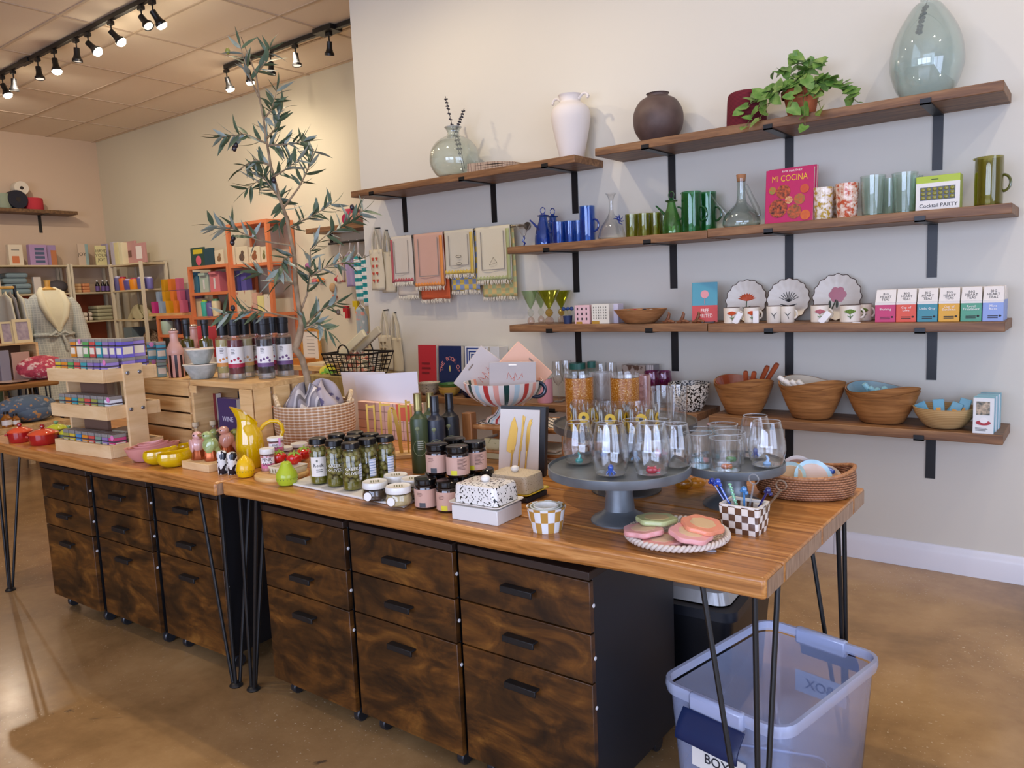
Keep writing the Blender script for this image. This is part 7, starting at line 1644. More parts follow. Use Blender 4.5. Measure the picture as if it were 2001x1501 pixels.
def tote(u, vt, vb, vh, w_, lab, col, mot, dy=0):
    yy = YA-.05-dy; x, zt_ = Wy(u, vt, yy); zbm = Wy(u, vb, yy)[1]; W_ = pxm(w_, x, yy, zt_); H_ = zt_-zbm; zh = Wy(u, vh, yy)[1]-zt_
    t = thing('tote_bag', lab, 'bag', (x, yy, zbm), 0, 'canvas tote bags hanging at the wall edge')
    def fn(s, q, k): return (-W_/2+W_*s+.004*sin(5*q), k*(.016*sin(pi*s)*(1-.6*q))+.003*sin(7*s+4*q), H_*q)
    for k in (-1, 1): G().grid(lambda s, q, k=k: fn(s, q, k), 14, 14).obj('canvas_panel', CAN, t, 60, thick=.003)
    for k in (-1, 1): G().tube([(-W_*.25, k*.006, H_*.92), (-W_*.2, k*.006, H_+zh*.5), (0, k*.004, H_+zh), (W_*.2, k*.006, H_+zh*.5), (W_*.25, k*.006, H_*.92)], .007, 8).obj('strap', CAN, t)
    g = G()
    for i in range(2):
        for j in range(4):
            cx = -W_*.15+W_*.3*i; zz_ = H_*(.18+.18*j); g.prism([(cx, zz_), (cx+.012, zz_+.018), (cx+.006, zz_+.026), (cx, zz_+.020), (cx-.006, zz_+.026), (cx-.012, zz_+.018)], .0215, .0225, Matrix.Rotation(pi/2, 4, 'X'))
    g.obj('heart_print', M(mot, .8), t, 0)
    G().tube([(0, .0, H_+zh), (0, .049+dy, H_+zh+.004)], .005, 8).obj('hook', BLK, t)
    return t
t1 = tote(735, 488, 567, 446, 36, 'cream tote bag with small red hearts hanging at the wall corner', CAN, '#b8402f')
t2 = tote(752, 655, 722, 607, 34, 'cream tote bag with a dark leaf print hanging lower on the wall', CAN, '#6a5a44')
for q, lab in ((t1, 'plain side of a second cream tote peeking out behind the red heart tote'), (t2, 'second cream tote peeking out behind the lower leaf print tote')):
    r = dup(q, (q.location.x+.075, q.location.y+.028, q.location.z-.02), 0, lab); bpy.data.objects.remove(kid(r, 'heart_print'))
# ---------- far side of the shop ----------
IVO = M('#d2c8ae', .55); BRN = wood('#4a3420', '#6a4c30', '#83643f', (1, 12, 12), .5, 3, 'dark shelf'); RUST = M('#8a3f1f', .7)
def bk(name, lab, cat, x0, y0, z0, x1, y1, z1, mat, grp=None, bev=.002):
    o = G().box(x0, y0, 0, x1, y1, z1-z0).obj(name, M(mat, .5) if isinstance(mat, str) else mat, None, 0, loc=(0, 0, z0), bevel=bev); return tag(o, lab, cat, grp)
def boxl(name, lab, cat, c, d, z0, h, mat, grp=None, rz=0, bev=.002):
    o = G().box(-d[0]/2, -d[1]/2, 0, d[0]/2, d[1]/2, h).obj(name, M(mat, .5) if isinstance(mat, str) else mat, None, 0, loc=(c[0], c[1], z0), rz=rz, bevel=bev); return tag(o, lab, cat, grp)
# ---- yarn shelf on the left wall
t = thing('wall_shelf', 'dark wood wall shelf of yarn high on the far left wall', 'shelf', (XL, 4.0, 2.70))
G().box(.001, -1.2, -.045, .30, 1.10, 0).obj('board', BRN, t, 0, bevel=.003)
for yy in (.72, -.5): G().box(.001, yy-.02, -.28, .008, yy+.02, -.045).box(.001, yy-.02, -.052, .30, yy+.02, -.0455).obj('bracket', BLK, t, 0)
def yarn(u, v, w_, h_, X, col, lab, z0=None, lie=0, grp='yarn spools on the far wall shelf'):
    y, z = Wx(u, v, X); R = pxm(w_, X, y, z)/2; H = pxm(h_, X, y, z)
    z0 = z0 if z0 is not None else z-H/2
    m = M(col, .9, bmp=(150, .4))
    if lie:
        o = G().lathe([(0, -H/2), (R*.95, -H/2), (R, -H*.4), (R, H*.4), (R*.95, H/2), (0, H/2)], 24, mtx=Matrix.Rotation(pi/2, 4, 'Y')).obj('spool_body', m, None); loc = (X, y, z0+R)
        rt = thing('yarn_spool', lab, 'yarn', loc, 0, grp); o.parent = rt; G().lathe([(0, 0), (R*.25, 0), (R*.25, .003), (0, .003)], 14, (H/2, 0, 0), Matrix.Rotation(pi/2, 4, 'Y')).obj('core_hole', M('#2a241f', .8), rt)
    else:
        rt = thing('yarn_spool', lab, 'yarn', (X, y, z0), 0, grp); G().lathe([(0, 0), (R*.96, 0), (R, H*.08), (R*.98, H*.85), (R*.9, H*.97), (0, H)], 24).obj('spool_body', m, rt)
    return rt
yarn(65, 393, 34, 24, XL+.15, '#b8323c', 'red yarn spool at the right on the far left wall shelf', 2.7005); yarn(30, 391, 36, 28, XL+.16, '#23242e', 'black yarn spool lying beside the red one', 2.7005, 1); yarn(4, 389, 30, 30, XL+.15, '#8f9a84', 'sage yarn spool at the frame edge', 2.7005)
q = yarn(38, 369, 27, 22, XL+.15, '#d8cfbd', 'cream yarn spool lying on top of the black and red ones', 2.885, 1)
# ---- ivory shelving units
def unit(lab, x0, x1, y0, y1, zt_, shelves, backs=()):
    t = thing('shelving_unit', lab, 'shelving', (x0, y0, 0), 0, 'ivory shelving units in the far corner'); W_, D_ = x1-x0, y1-y0
    for a in (0, W_-.045):
        for b in (0, D_-.03): G().box(a, b, 0, a+.045, b+.03, zt_).obj('post', IVO, t, 0)
    for s in shelves: G().box(.002, .031, s-.02, W_-.002, D_-.031, s).box(.046, 0.002, s-.02, W_-.046, .030, s).box(.046, D_-.03, s-.02, W_-.046, D_-.002, s).obj('shelf_board', M('#c9b994', .6), t, 0)
    for a, b in backs: G().box(.004, .05, a, .012, D_-.05, b).obj('back_panel', RUST, t, 0)
    return t
unit('ivory shelving unit on the left wall behind the robe', XL+.02, XL+.40, 3.98, 4.87, 1.975, (1.96, 1.585, 1.19, .78, .35), ((.80, 1.56),))
unit('ivory shelving unit nearer the room corner on the left wall', XL+.02, XL+.40, 4.88, 5.50, 1.975, (1.96, 1.585, 1.19, .78, .35), ((.80, 1.56),))
unit('open ivory shelving unit along the block wall', -10.85, -9.985, 5.20, 5.565, 1.945, (1.93, 1.585, 1.19, .78, .35))
XF = XL+.30
def px_box(name, lab, cat, u0, u1, v0, v1, X, th, mat, grp=None, z0=None):
    """a box whose face looks along +x at depth X, spanning the given picture columns and rows"""
    ya, _ = Wx(u0, (v0+v1)/2, X); yb2, _ = Wx(u1, (v0+v1)/2, X); ym = (ya+yb2)/2; zt_ = zat(X, ym, v0); zb_2 = z0 if z0 is not None else zat(X, ym, v1)
    t = thing(name, lab, cat, (X, ya, zb_2), 0, grp); G().box(-th, 0, 0, 0, yb2-ya, zt_-zb_2).obj('%s_body' % name.split('_')[-1], M(mat, .5) if isinstance(mat, str) else mat, t, 0, bevel=.004); return t, yb2-ya, zt_-zb_2
SIDE = (pi/2, 0, pi/2)
t, w_, h = px_box('wrapped_set', 'clear wrapped gift set with an orange print on top of the left shelving', 'gift set', 17, 45, 478, 514, XF, .08, '#d9cdb4', 'wrapped sets on top of the shelving', 1.9605)
G().box(0, w_*.2, h*.1, .002, w_*.7, h*.45).obj('orange_print', M('#c9764a', .5), t, 0); G().box(0, w_*.2, h*.72, .002, w_*.75, h*.78).obj('grey_line', M('#8f8a80', .5), t, 0)
t, w_, h = px_box('wrapped_set', 'lilac wrapped gift set with dark lettering on top of the left shelving', 'gift set', 58, 92, 478, 514, XF, .09, '#a88ab0', 'wrapped sets on top of the shelving', 1.9605); g = G()
for i in range(4): g.box(0, w_*.3, h*(.12+.2*i), .0012, w_*.85, h*(.25+.2*i))
g.obj('dark_print', M('#4a5a74', .5), t, 0)
t, w_, h = px_box('wrapped_set', 'lilac and copper wrapped gift set right of the lettered one', 'gift set', 92, 110, 479, 514, XF-.05, .09, '#9a84ac', 'wrapped sets on top of the shelving', 1.9605); G().box(0, w_*.4, 0, .002, w_, h*.75).obj('copper_print', M('#b8744a', .3), t, 0)
for k, (u0, u1, v0, c, tx, lab) in enumerate(((153, 167, 476, '#c9b49c', 'JOY', 'beige lettered book on top of the corner shelving'), (167, 173, 477, '#8fa8a4', None, 'grey green book spine on top of the corner shelving'), (187, 208, 480, '#dcd39a', 'HAVE\nYOUR\nJOY', 'pale yellow book with hand lettering on the corner shelving'), (209, 213, 476, '#a8a0b4', None, 'lilac book spine beside the yellow lettered book'))):
    t, w_, h = px_box('book', lab, 'book', u0, u1, v0, 513, XF, .03 if tx else .16, c, 'books on top of the shelving', 1.9605)
    if tx: text(t, tx, h*.22, (.0008, w_*.5, h*.5), SIDE, M('#4a3f38', .6))
for i in range(4): boxl('folded_towel', ('bottom', 'second', 'third', 'top')[i]+' slate blue folded towel on the left shelving unit', 'towel', (XF-.13, 4.22+.03*(i % 2), 0), (.28, .36-.03*i, .07), 1.5855+.071*i, .068, M('#7f949a', .9, bmp=(90, .3)), 'slate blue folded towels', 0, .03)
t, w_, h = px_box('lotion_bottle', 'white rectangular lotion bottle behind the mannequin neck', 'bottle', 66, 81, 541, 566, XF-.05, .06, '#d8cfc4', None, 1.5855)
y_, z_ = Wx(112, 545, XF-.1); tag(G().ball((0, 0, .09), (.10, .13, .09), 18, 12).obj('dark_bag', M('#4f4a4c', .8), None, loc=(XF-.12, y_, 1.5855)), 'round dark grey pouch beside the mannequin neck', 'pouch')
for j in range(2):
    for i in range(3): boxl('wrapped_soap', ('lower', 'middle', 'upper')[i]+(' tan wrapped soap bar of the left pile' if j == 0 else ' orange wrapped soap bar of the right pile'), 'soap', (XF-.05, 5.0+.115*j, 0), (.08, .10, .04), 1.5855+.042*i, .040, ('#cfa878', '#d08a5c')[j], 'wrapped soap bars', 0, .012)
for i, u in enumerate((190, 201, 209)):
    y_, _ = Wx(u, 555, XF-.06); t = thing('amber_bottle', ('left', 'middle', 'right')[i]+' dark bottle with a purple label on the corner shelving', 'bottle', (XF-.06, y_, 1.5855), 0, 'dark bottles with purple labels')
    G().lathe([(0, 0), (.028, 0), (.03, .005), (.03, .10), (.014, .13), (.012, .15), (0, .15)], 18).obj('bottle_body', M('#1d1618', .2), t); G().lathe([(0, .148), (.013, .148), (.013, .172), (0, .172)], 14).obj('cap', M('#d8d4d0', .4), t); wrap(.030, .02, .085, 0, pi).obj('purple_label', M('#6a4f86', .5), t)
STB = pattern('stripeY', ['#d9cdb8', '#d9cdb8', '#4a3428'], (14, 14, 14), .9)
for i in range(2): boxl('folded_blanket', ('lower', 'upper')[i]+' brown and cream striped folded blanket on the corner shelving', 'blanket', (XF-.12, 5.02, 0), (.3, .26, .07), 1.1905+.06*i, .058, STB, 'striped folded blankets', 0, .025)
for i in range(4): boxl('folded_blanket', ('bottom', 'second', 'third', 'top')[i]+' sage folded blanket on the corner shelving', 'blanket', (XF-.12, 5.32, 0), (.3, .22, .05), 1.1905+.052*i, .050, M('#b0ab88', .9, bmp=(90, .3)), 'sage folded blankets', 0, .02)
cloth_lump('knit_throw', 'bunched olive knit throw on the open ivory shelving', 'throw', (-10.45, 5.37, 1.195), .24, .12, .16, M('#a39a78', .9, bmp=(80, .4)), 2)
cloth_lump('knit_throw', 'brown mottled throw low on the open ivory shelving', 'throw', (-10.2, 5.36, .785), .24, .12, .22, spots('#8f7a62', '#5c4634', 60, .5, .55, .9), 6)
boxl('grey_box', 'blue grey box standing low on the open ivory shelving', 'box', (-10.62, 5.36), (.22, .2), .7805, .30, '#6a7a80')
def front_item(name, lab, cat, u0, u1, v0, y, z0, d, mat, grp=None, shape='box', cap=None):
    x0, x1 = xat(u0, y, z0+.05), xat(u1, y, z0+.05); h = zat((x0+x1)/2, y, v0)-z0; w_ = x1-x0
    t = thing(name, lab, cat, ((x0+x1)/2, y, z0), 0, grp); m = M(mat, .4) if isinstance(mat, str) else mat; bn = '%s_body' % name.split('_')[-1]
    if shape == 'box': G().box(-w_/2, 0, 0, w_/2, d, h).obj(bn, m, t, 0, bevel=.002)
    else:
        k = min(w_/2, .09); G().lathe([(0, 0), (k*.85, 0), (k*.9, h*.05), (k, h*.8), (k*.95, h*(.88 if cap else 1)), (0, h*(.88 if cap else 1))], 18).obj(bn, m, t)
        if cap: G().lathe([(0, h*.88), (k*.7, h*.88), (k*.7, h), (0, h)], 14).obj('cap', M(cap, .4), t)
    return t, w_, h
for i, (u0, u1, v0, c, cp, lab) in enumerate(((228, 236, 540, '#5f5a86', '#c9c4d4', 'indigo bottle at the left on the open ivory unit'), (238, 246, 541, '#d9702a', '#b8344a', 'orange bottle on the open ivory unit'), (248, 258, 545, '#5a4f8c', '#c9b8d4', 'violet bottle on the open ivory unit'), (259, 270, 543, '#dc8a1f', '#b84a5a', 'amber bottle on the open ivory unit'), (272, 279, 541, '#5c5a92', '#c4c0d8', 'slate violet bottle behind the ivory post'), (283, 290, 541, '#56528c', '#c4c0d8', 'dark violet bottle right of the ivory post'), (290, 297, 541, '#6a66a4', '#d4d0e0', 'light violet bottle, rightmost on the open ivory unit'))):
    front_item('bath_bottle', lab, 'bottle', u0, u1, v0, 5.30, 1.5855, .06, c, 'coloured bath bottles', 'round', cp)
for u0, u1, v0, c, lab in ((218, 224, 473, '#b9b4bc', 'grey book spine on the open ivory unit top'), (225, 233, 474, '#d8cf9a', 'yellow book spine on the open ivory unit top'), (234, 240, 474, '#e0d8b0', 'cream book spine on the open ivory unit top')): front_item('book', lab, 'book', u0, u1, v0, 5.26, 1.9305, .15, c, 'books on the open ivory unit')
t, w_, h = front_item('book', 'dusty pink book lying open faced on the open ivory unit', 'book', 241, 266, 472, 5.34, 1.9305, .03, '#b98a84', 'books on the open ivory unit'); G().box(-w_*.05, -.002, h*.3, w_*.2, 0, h*.6).obj('brown_square', M('#6a443c', .5), t, 0)
t, w_, h = front_item('book', 'dusty pink book with a white window, right on the open ivory unit', 'book', 262, 284, 475, 5.26, 1.9305, .03, '#b98a84', 'books on the open ivory unit'); G().box(-w_*.25, -.002, h*.2, w_*.25, 0, h*.85).obj('white_window', M('#e0d8d0', .5), t, 0)
# ---- robe on a dress form
mx, my = -9.0, 3.65
t = thing('dress_form', 'dress form wearing a grey checked robe with a cream collar', 'mannequin', (mx, my, 0), .0)
def plaid():
    m, nt, b, L = newmat('robe check'); vec = coords(nt, (40, 40, 40)); sp = nt.nodes.new('ShaderNodeSeparateXYZ'); L.new(vec, sp.inputs[0]); o = None
    for ax in (1, 2):
        fr = nt.nodes.new('ShaderNodeMath'); fr.operation = 'FRACT'; L.new(sp.outputs[ax], fr.inputs[0]); lt = nt.nodes.new('ShaderNodeMath'); lt.operation = 'LESS_THAN'; lt.inputs[1].default_value = .22; L.new(fr.outputs[0], lt.inputs[0])
        if o is None: o = lt.outputs[0]
        else:
            mxn = nt.nodes.new('ShaderNodeMath'); mxn.operation = 'MAXIMUM'; L.new(o, mxn.inputs[0]); L.new(lt.outputs[0], mxn.inputs[1]); o = mxn.outputs[0]
    L.new(ramp(nt, o, [(0, '#b0b5b0'), (1, '#c8cbc2')]), b.inputs['Base Color']); b.inputs['Roughness'].default_value = .9; return m
RB = plaid(); CRM = M('#d8d2b6', .95, bmp=(120, .5)); WDF = wood('#b98a3c', '#cf9f4c', '#dbb062', (4, 4, 4), .4, 3, 'form cap')
def torso(sc_, prof, nm, mat, a0=0, a1=2*pi, off=0):
    n = 40
    def fn(s, q):
        a = a0+(a1-a0)*s; k = q*(len(prof)-1); i = min(int(k), len(prof)-2); f = k-i
        p = [prof[i][j]*(1-f)+prof[i+1][j]*f for j in range(3)]
        w1 = 1+.03*sin(9*a+3*q)*(p[2] < 1.2)
        return ((p[1]+off)*cos(a)*w1, (p[0]+off)*sin(a)*w1, p[2])
    return G().grid(fn, n, 40).obj(nm, mat, t, 60)
torso(1, [(.30, .26, .42), (.27, .22, .62), (.235, .19, .90), (.19, .15, 1.08), (.20, .155, 1.16), (.225, .165, 1.30), (.225, .15, 1.42), (.19, .12, 1.50), (.11, .08, 1.555), (.055, .055, 1.575)], 'robe_body', RB)
torso(1, [(.12, .10, .3), (.12, .10, .6)], 'form_body', M('#d8c6a4', .8))
G().lathe([(0, 0), (.16, 0), (.16, .02), (.02, .03), (.018, .42), (0, .42)], 24).obj('stand', BLK, t)
for s in (-1, 1):
    G().tube([(0, s*.19, 1.47), (.0, s*.235, 1.38), (.01, s*.27, 1.20), (.03, s*.30, 1.02), (.05, s*.31, .86)], [.055, .075, .078, .078, .085], 16).obj('sleeve', RB, t, 60)
    G().tube([(-.02, s*.06, 1.585), (.055, s*.105, 1.53), (.125, s*.115, 1.42), (.165, s*.08, 1.29), (.168, s*.02, 1.17)], [.028, .04, .042, .034, .014], 12).obj('collar', CRM, t, 60)
    G().tube([(.165, 0, 1.10), (.195, s*.05, 1.13), (.195, s*.09, 1.10), (.18, s*.04, 1.085), (.17, 0, 1.10)], [.010, .018, .020, .014, .008], 8).obj('bow_loop', RB, t, 60)
PR = [(.225, .165, 1.30), (.225, .15, 1.42), (.19, .12, 1.50), (.11, .08, 1.565)]
def chest(s, q):
    z = 1.13+.44*q; a = (s-.5)*2*(.06+.95*q**.9); k = (0 if z < 1.3 else min((z-1.3)/.0883, 2.999)); i = int(k); f = k-i
    rx, ry = (PR[i][1]*(1-f)+PR[i+1][1]*f+.014, PR[i][0]*(1-f)+PR[i+1][0]*f+.012) if z >= 1.3 else (.179, .22)
    return (rx*cos(a), ry*sin(a), z)
G().grid(chest, 16, 20).obj('fleece_lining', CRM, t, 60)
G().tube([(.155*cos(a), .197*sin(a), 1.10) for a in [2*pi*i/30 for i in range(30)]], .022, 8, True).obj('belt', RB, t, 60)
G().tube([(.175, .03, 1.09), (.19, .05, 1.0), (.185, .055, .93)], [.016, .02, .02], 8).obj('belt_tail', RB, t, 60)
G().lathe([(0, 1.57), (.075, 1.57), (.078, 1.585), (.04, 1.60), (.026, 1.61), (.03, 1.66), (.034, 1.68), (0, 1.68)], 24).obj('neck_cap', WDF, t)
# ---- garment rack at the left edge
t = thing('garment_rack', 'black garment rack with a wooden rail at the left frame edge', 'rack', (-8.2, 2.75, 0))
y0_, z0_ = Wx(28, 562, -8.2); y1_, z1_ = Wx(-30, 575, -8.2)
G().tube([(0, y0_-2.75, z0_), (0, y0_-2.75-.9, z0_-.0)], .014, 10).obj('rail', WDF, t)
for s, dx in ((1, -.22), (2, .22)): G().tube([(0, y0_-2.75, z0_+.02), (dx, y0_-2.75+.02*s, 0)], .013, 8).obj('leg', BLK, t)
for i, (u, c, lab) in enumerate(((33, CRM, 'cream fleece robe hanging nearest the rack leg'), (18, M('#8a8580', .9), 'grey robe hanging in the rack between the cream ones'), (8, CRM, 'cream fleece robe hanging at the frame edge'))):
    y_, _ = Wx(u, 585, -8.2-.01*i); g = G().grid(lambda s, q: ((.20+.10*q)*(s-.5)*2*(1-.0*q)*.9, .02*sin(6*s+3*q)+.05*(1-abs(2*s-1))*(.4+q), z0_-.035-.07*abs(2*s-1)**1.5*(1-q)-1.0*q), 20, 14)
    o = tag(g.obj('hanging_robe', c, None, 60, loc=(-8.2, y_-.01, 0), thick=.012), lab, 'robe', 'robes on the garment rack')
# ---- display table at left with frames, bags and bench below
t = thing('display_table', 'smaller brown wooden table with black hairpin legs at the far left', 'table', (0, 0, 0)); xr_ = -7.25
G().prism([(xr_, 1.9), (xr_+.03, 2.4), (xr_, 2.95), (xr_-.75, 2.95), (xr_-.75, 1.9)], TZ-.05, TZ).obj('table_top', wood('#7a4c26', '#96632f', '#ab7a42', (14, 1, 14), .4, 3, 'far table wood'), t, 0, bevel=.014)
for x_, y_, a, b in ((xr_-.05, 2.9, -1, -1), (xr_-.7, 2.9, 1, -1)):
    g = G()
    for p, q in ((.12*a, 0), (.01*a, .01*b), (0, .12*b)): g.tube([(x_+p, y_+q, TZ-.05), (x_+.02*a, y_+.02*b, .01)], .007, 8)
    g.obj('leg', BLK, t)
t = thing('low_bench', 'pale wooden bench under the far left table carrying a floral bag', 'bench', (-7.3, 2.35, 0))
G().box(-.35, -.55, .40, .42, .50, .445).obj('bench_top', PINEX, t, 0, bevel=.004)
for a in (-.3, .36):
    for b in (-.5, .44): G().box(a-.02, b-.02, 0, a+.02, b+.02, .40).obj('leg', PINE, t, 0)
def frame_pic(u0, u1, v0, v1, X, z0, lab):
    ya, _ = Wx(u0, v1, X); yb2, _ = Wx(u1, v1, X); h = zat(X, ya, v0)-z0; w_ = yb2-ya
    t = thing('framed_picture', lab, 'picture frame', (X, ya, z0), 0, 'pale wooden picture frames'); t.rotation_euler.y = -.12
    g = G(); b = w_*.17
    g.box(-.015, 0, 0, 0, b, h).box(-.015, w_-b, 0, 0, w_, h).box(-.015, b, 0, 0, w_-b, b).box(-.015, b, h-b, 0, w_-b, h); g.obj('frame_body', M('#d9c79a', .5), t, 0)
    G().box(-.012, b, b, -.006, w_-b, h-b).obj('picture', M('#b5a4a6', .5, n=(30, '#9a8a92')), t, 0)
cr_ = thing('wooden_crate', 'small pine crate on the far left table under two picture frames', 'crate', (-7.85, 2.45, TZ)); zc_ = 1.085-TZ
for a, b in ((0, .012), (zc_-.012, zc_)): G().box(0, -.35, a, .35, .46, b).obj('board', PINE, cr_, 0)
for b in (-.35, .44): G().box(0, b, .012, .35, b+.02, zc_-.012).obj('end_board', PINE, cr_, 0)
G().box(0, -.33, .012, .01, .44, zc_-.012).obj('back_board', M('#6a4a30', .7), cr_, 0)
frame_pic(4, 30, 629, 672, -7.6, 1.0855, 'pale wooden frame at the left on the small far crate'); frame_pic(30, 66, 624, 671, -7.58, 1.0855, 'pale wooden frame at the right on the small far crate')
px_box('grey_card', 'grey patterned card box inside the small far crate', 'box', 0, 20, 685, 735, -7.50, .06, '#8f8a92', None, TZ+.0005); px_box('print', 'peach framed print leaning in the small far crate', 'print', 24, 60, 688, 735, -7.52, .02, '#c09a84', None, TZ+.0005)
FLOR = spots('#c2485a', '#e8c4b8', 22, .54, .60, .8, '#a83a4c')
y_, _ = Wx(76, 735, -7.42); tag(G().ball((0, 0, .105), (.13, .20, .105), 24, 16).ball((.07, .02, .08), (.09, .14, .075), 20, 12).obj('floral_bag', FLOR, None, 60, loc=(-7.42, y_+.03, TZ)), 'red and pink floral quilted bag on the far left table', 'bag')
y_, _ = Wx(30, 742, -7.35); tag(G().lathe(wall_of([(.07, 0), (.13, .014)], .005), 28, cap=False).obj('oval_dish', M('#d8bfae', .3), None, loc=(-7.37, y_-.02, TZ)), 'shallow pale pink dish at the edge of the far left table', 'dish')
BFL = spots('#56687c', '#b98a58', 20, .60, .64, .8, '#7a8694')
y_, _ = Wx(62, 815, -7.05); tag(G().ball((0, 0, .11), (.15, .24, .11), 24, 16).ball((.08, .02, .07), (.09, .17, .07), 20, 12).obj('floral_backpack', BFL, None, 60, loc=(-7.15, y_, .4455)), 'blue grey floral backpack lying on the low bench', 'bag')
for u, w_, lab in ((14, 18, 'amber glass bottle at the left on the low bench'), (32, 14, 'smaller amber bottle with a white label on the low bench')):
    y_, _ = Wx(u, 830, -6.95); R = pxm(w_, -6.95, y_, .5)/2; t = thing('amber_jar', lab, 'bottle', (-6.95, y_, .4455), 0, 'amber bottles on the low bench'); G().lathe([(0, 0), (R, 0), (R, R*2), (R*.5, R*2.6), (R*.5, R*3), (0, R*3)], 20).obj('bottle_body', M('#9c5f1c', .15), t); G().lathe([(0, R*2.9), (R*.55, R*2.9), (R*.55, R*3.4), (0, R*3.4)], 14).obj('cap', BLK, t); wrap(R, R*.5, R*1.6, 0, pi).obj('white_label', WHT, t)
for i in range(3): G_ = boxl('hanging_garment', ('grey', 'green', 'dark')[i]+' garment hanging low between the table and the rack', 'garment', (-8.35, 2.62+.19*i), (.3, .06), .35, .40, ('#6f7a78', '#4f5f45', '#2a2c2e')[i], 'garments behind the far left table', 0, .02)
# ---- orange cube shelving
ORA = M('#d0784a', .5)
def cube(lab, x0, x1, lev, y0=5.22, y1=5.57, mid=()):
    t = thing('orange_shelving', lab, 'shelving', (x0, y0, 0), 0, 'stepped orange shelving'); W_, D_ = x1-x0, y1-y0; zt_ = lev[0]
    for a in (0, W_-.045):
        for b in (0, D_-.04): G().box(a, b, 0, a+.045, b+.04, zt_).obj('post', ORA, t, 0)
    for s in lev: G().box(.046, 0, s-.035, W_-.046, D_, s).box(0, .041, s-.035, .0455, D_-.041, s).box(W_-.0455, .041, s-.035, W_, D_-.041, s).obj('shelf_board', ORA, t, 0)
    return t
cube('low orange shelving column at the left of the three steps', -9.76, -8.925, (1.225, .985, .60, .12)); cube('middle orange shelving column of the three steps', -8.92, -8.055, (1.81, 1.495, 1.205, .75, .12)); cube('tallest orange shelving column behind the olive tree', -8.05, -7.265, (2.245, 1.785, 1.225, .75, .12))
YO = 5.26
t, w_, h = front_item('picture_book', 'green picture book with a pink creature on top of the orange shelving', 'book', 374, 400, 484, YO, 1.8105, .02, '#23463c', 'picture books on the orange shelving')
G().box(-w_*.3, -.002, h*.66, w_*.4, 0, h*.9).obj('yellow_title', M('#c9b42a', .5), t, 0); G().ball((.02, -.002, h*.3), (w_*.2, .002, h*.26), 14, 10).obj('pink_figure', M('#cf5a70', .5), t)
front_item('picture_book', 'dark teal picture book cover beside the green one', 'book', 400, 418, 485, YO, 1.8105, .02, '#1f4450', 'picture books on the orange shelving')
def art(u0, u1, v0, z0, c, lab, y=YO):
    t, w_, h = front_item('art_card', lab, 'card', u0, u1, v0, y, z0, .015, '#d2c6a8', 'animal art cards'); G().ball((0, -.001, h*.40), (w_*.24, .0015, h*.22), 12, 8).ball((w_*.08, -.001, h*.66), (w_*.13, .0015, h*.12), 10, 8).obj('animal_print', M(c, .6, n=(40, '#6a5138')), t)
art(420, 437, 489, 1.8105, '#9c7a52', 'art card with a tan animal left of the tall orange column')
for u0, u1, c, lab in ((443, 459, '#c9a13a', 'art card with a yellow animal in the tall orange column'), (462, 484, '#3a3a40', 'art card with a dark bird in the tall orange column'), (487, 508, '#a8552c', 'art card with a russet squirrel in the tall orange column'), (510, 522, '#7a8a4a', 'narrow art card with greenery at the right of the tall column')): art(u0, u1, 482, 1.7855, c, lab)
for u0, u1, v0, z0, c, lab in ((371, 388, 534, 1.4955, '#3f7890', 'blue lidded cup pack, left in the middle orange column'), (391, 408, 535, 1.4955, '#a9bfae', 'mint lidded cup pack in the middle orange column'), (411, 430, 532, 1.4955, '#cf7a80', 'pink lidded cup pack in the middle orange column')):
    t, w_, h = front_item('cup_pack', lab, 'cup pack', u0, u1, v0, YO+.04, z0, .1, c, 'lidded cup packs'); G().box(-w_*.35, -.03, h*.9, w_*.35, .06, h*1.04).obj('lid', M(c, .3), t, 0); G().box(-w_*.08, -.004, h*.15, w_*.08, 0, h*.7).obj('pale_window', M('#d8d8d4', .4), t, 0)
for u0, u1, c, lab in ((464, 473, '#4f4f96', 'indigo cup pack at the left of the tall column middle shelf'), (475, 485, '#5c5aa0', 'violet cup pack beside the indigo one')): front_item('cup_pack', lab, 'cup pack', u0, u1, 529, YO+.06, 1.2255 if 0 else 1.4955-.27, .08, c, 'lidded cup packs')
for u0, u1, v0, c, lab in ((375, 396, 584, '#c9bb98', 'cream patterned carton in the middle orange column'), (398, 407, 586, '#3fae98', 'turquoise bottle with a lime top in the middle orange column'), (408, 418, 588, '#6a5f96', 'violet patterned bottle in the middle orange column'), (419, 429, 584, '#dcd0a4', 'cream bottle with a green lid in the middle orange column')):
    front_item('toy_bottle' if 'bottle' in lab else 'carton', lab, 'bottle' if 'bottle' in lab else 'carton', u0, u1, v0, YO+.02, 1.2055, .08, c, 'drinks bottles in the orange shelving', 'round' if 'bottle' in lab else 'box', {'turquoise': '#b8cf3a', 'cream bott': '#4f8a64'}.get(lab[:10].strip() if 'cream' in lab else lab[:9], '#4a3f6a') if 'bottle' in lab else None)
front_item('jigsaw_box', 'pale box with a pink rabbit print in the tall orange column', 'box', 455, 492, 568, YO, 1.2255, .08, spots('#cfc3a6', '#a8685c', 9, .58, .66, .5))
for u0, u1, v0, c, lab in ((494, 503, 572, '#c9a08c', 'peach carton in the tall orange column'), (504, 516, 578, '#d8d08a', 'pale yellow carton in the tall orange column'), (517, 528, 575, '#d6cdb8', 'cream carton at the right of the tall orange column')): front_item('carton', lab, 'carton', u0, u1, v0, YO+.02, 1.2255, .08, c, 'small cartons in the tall column')
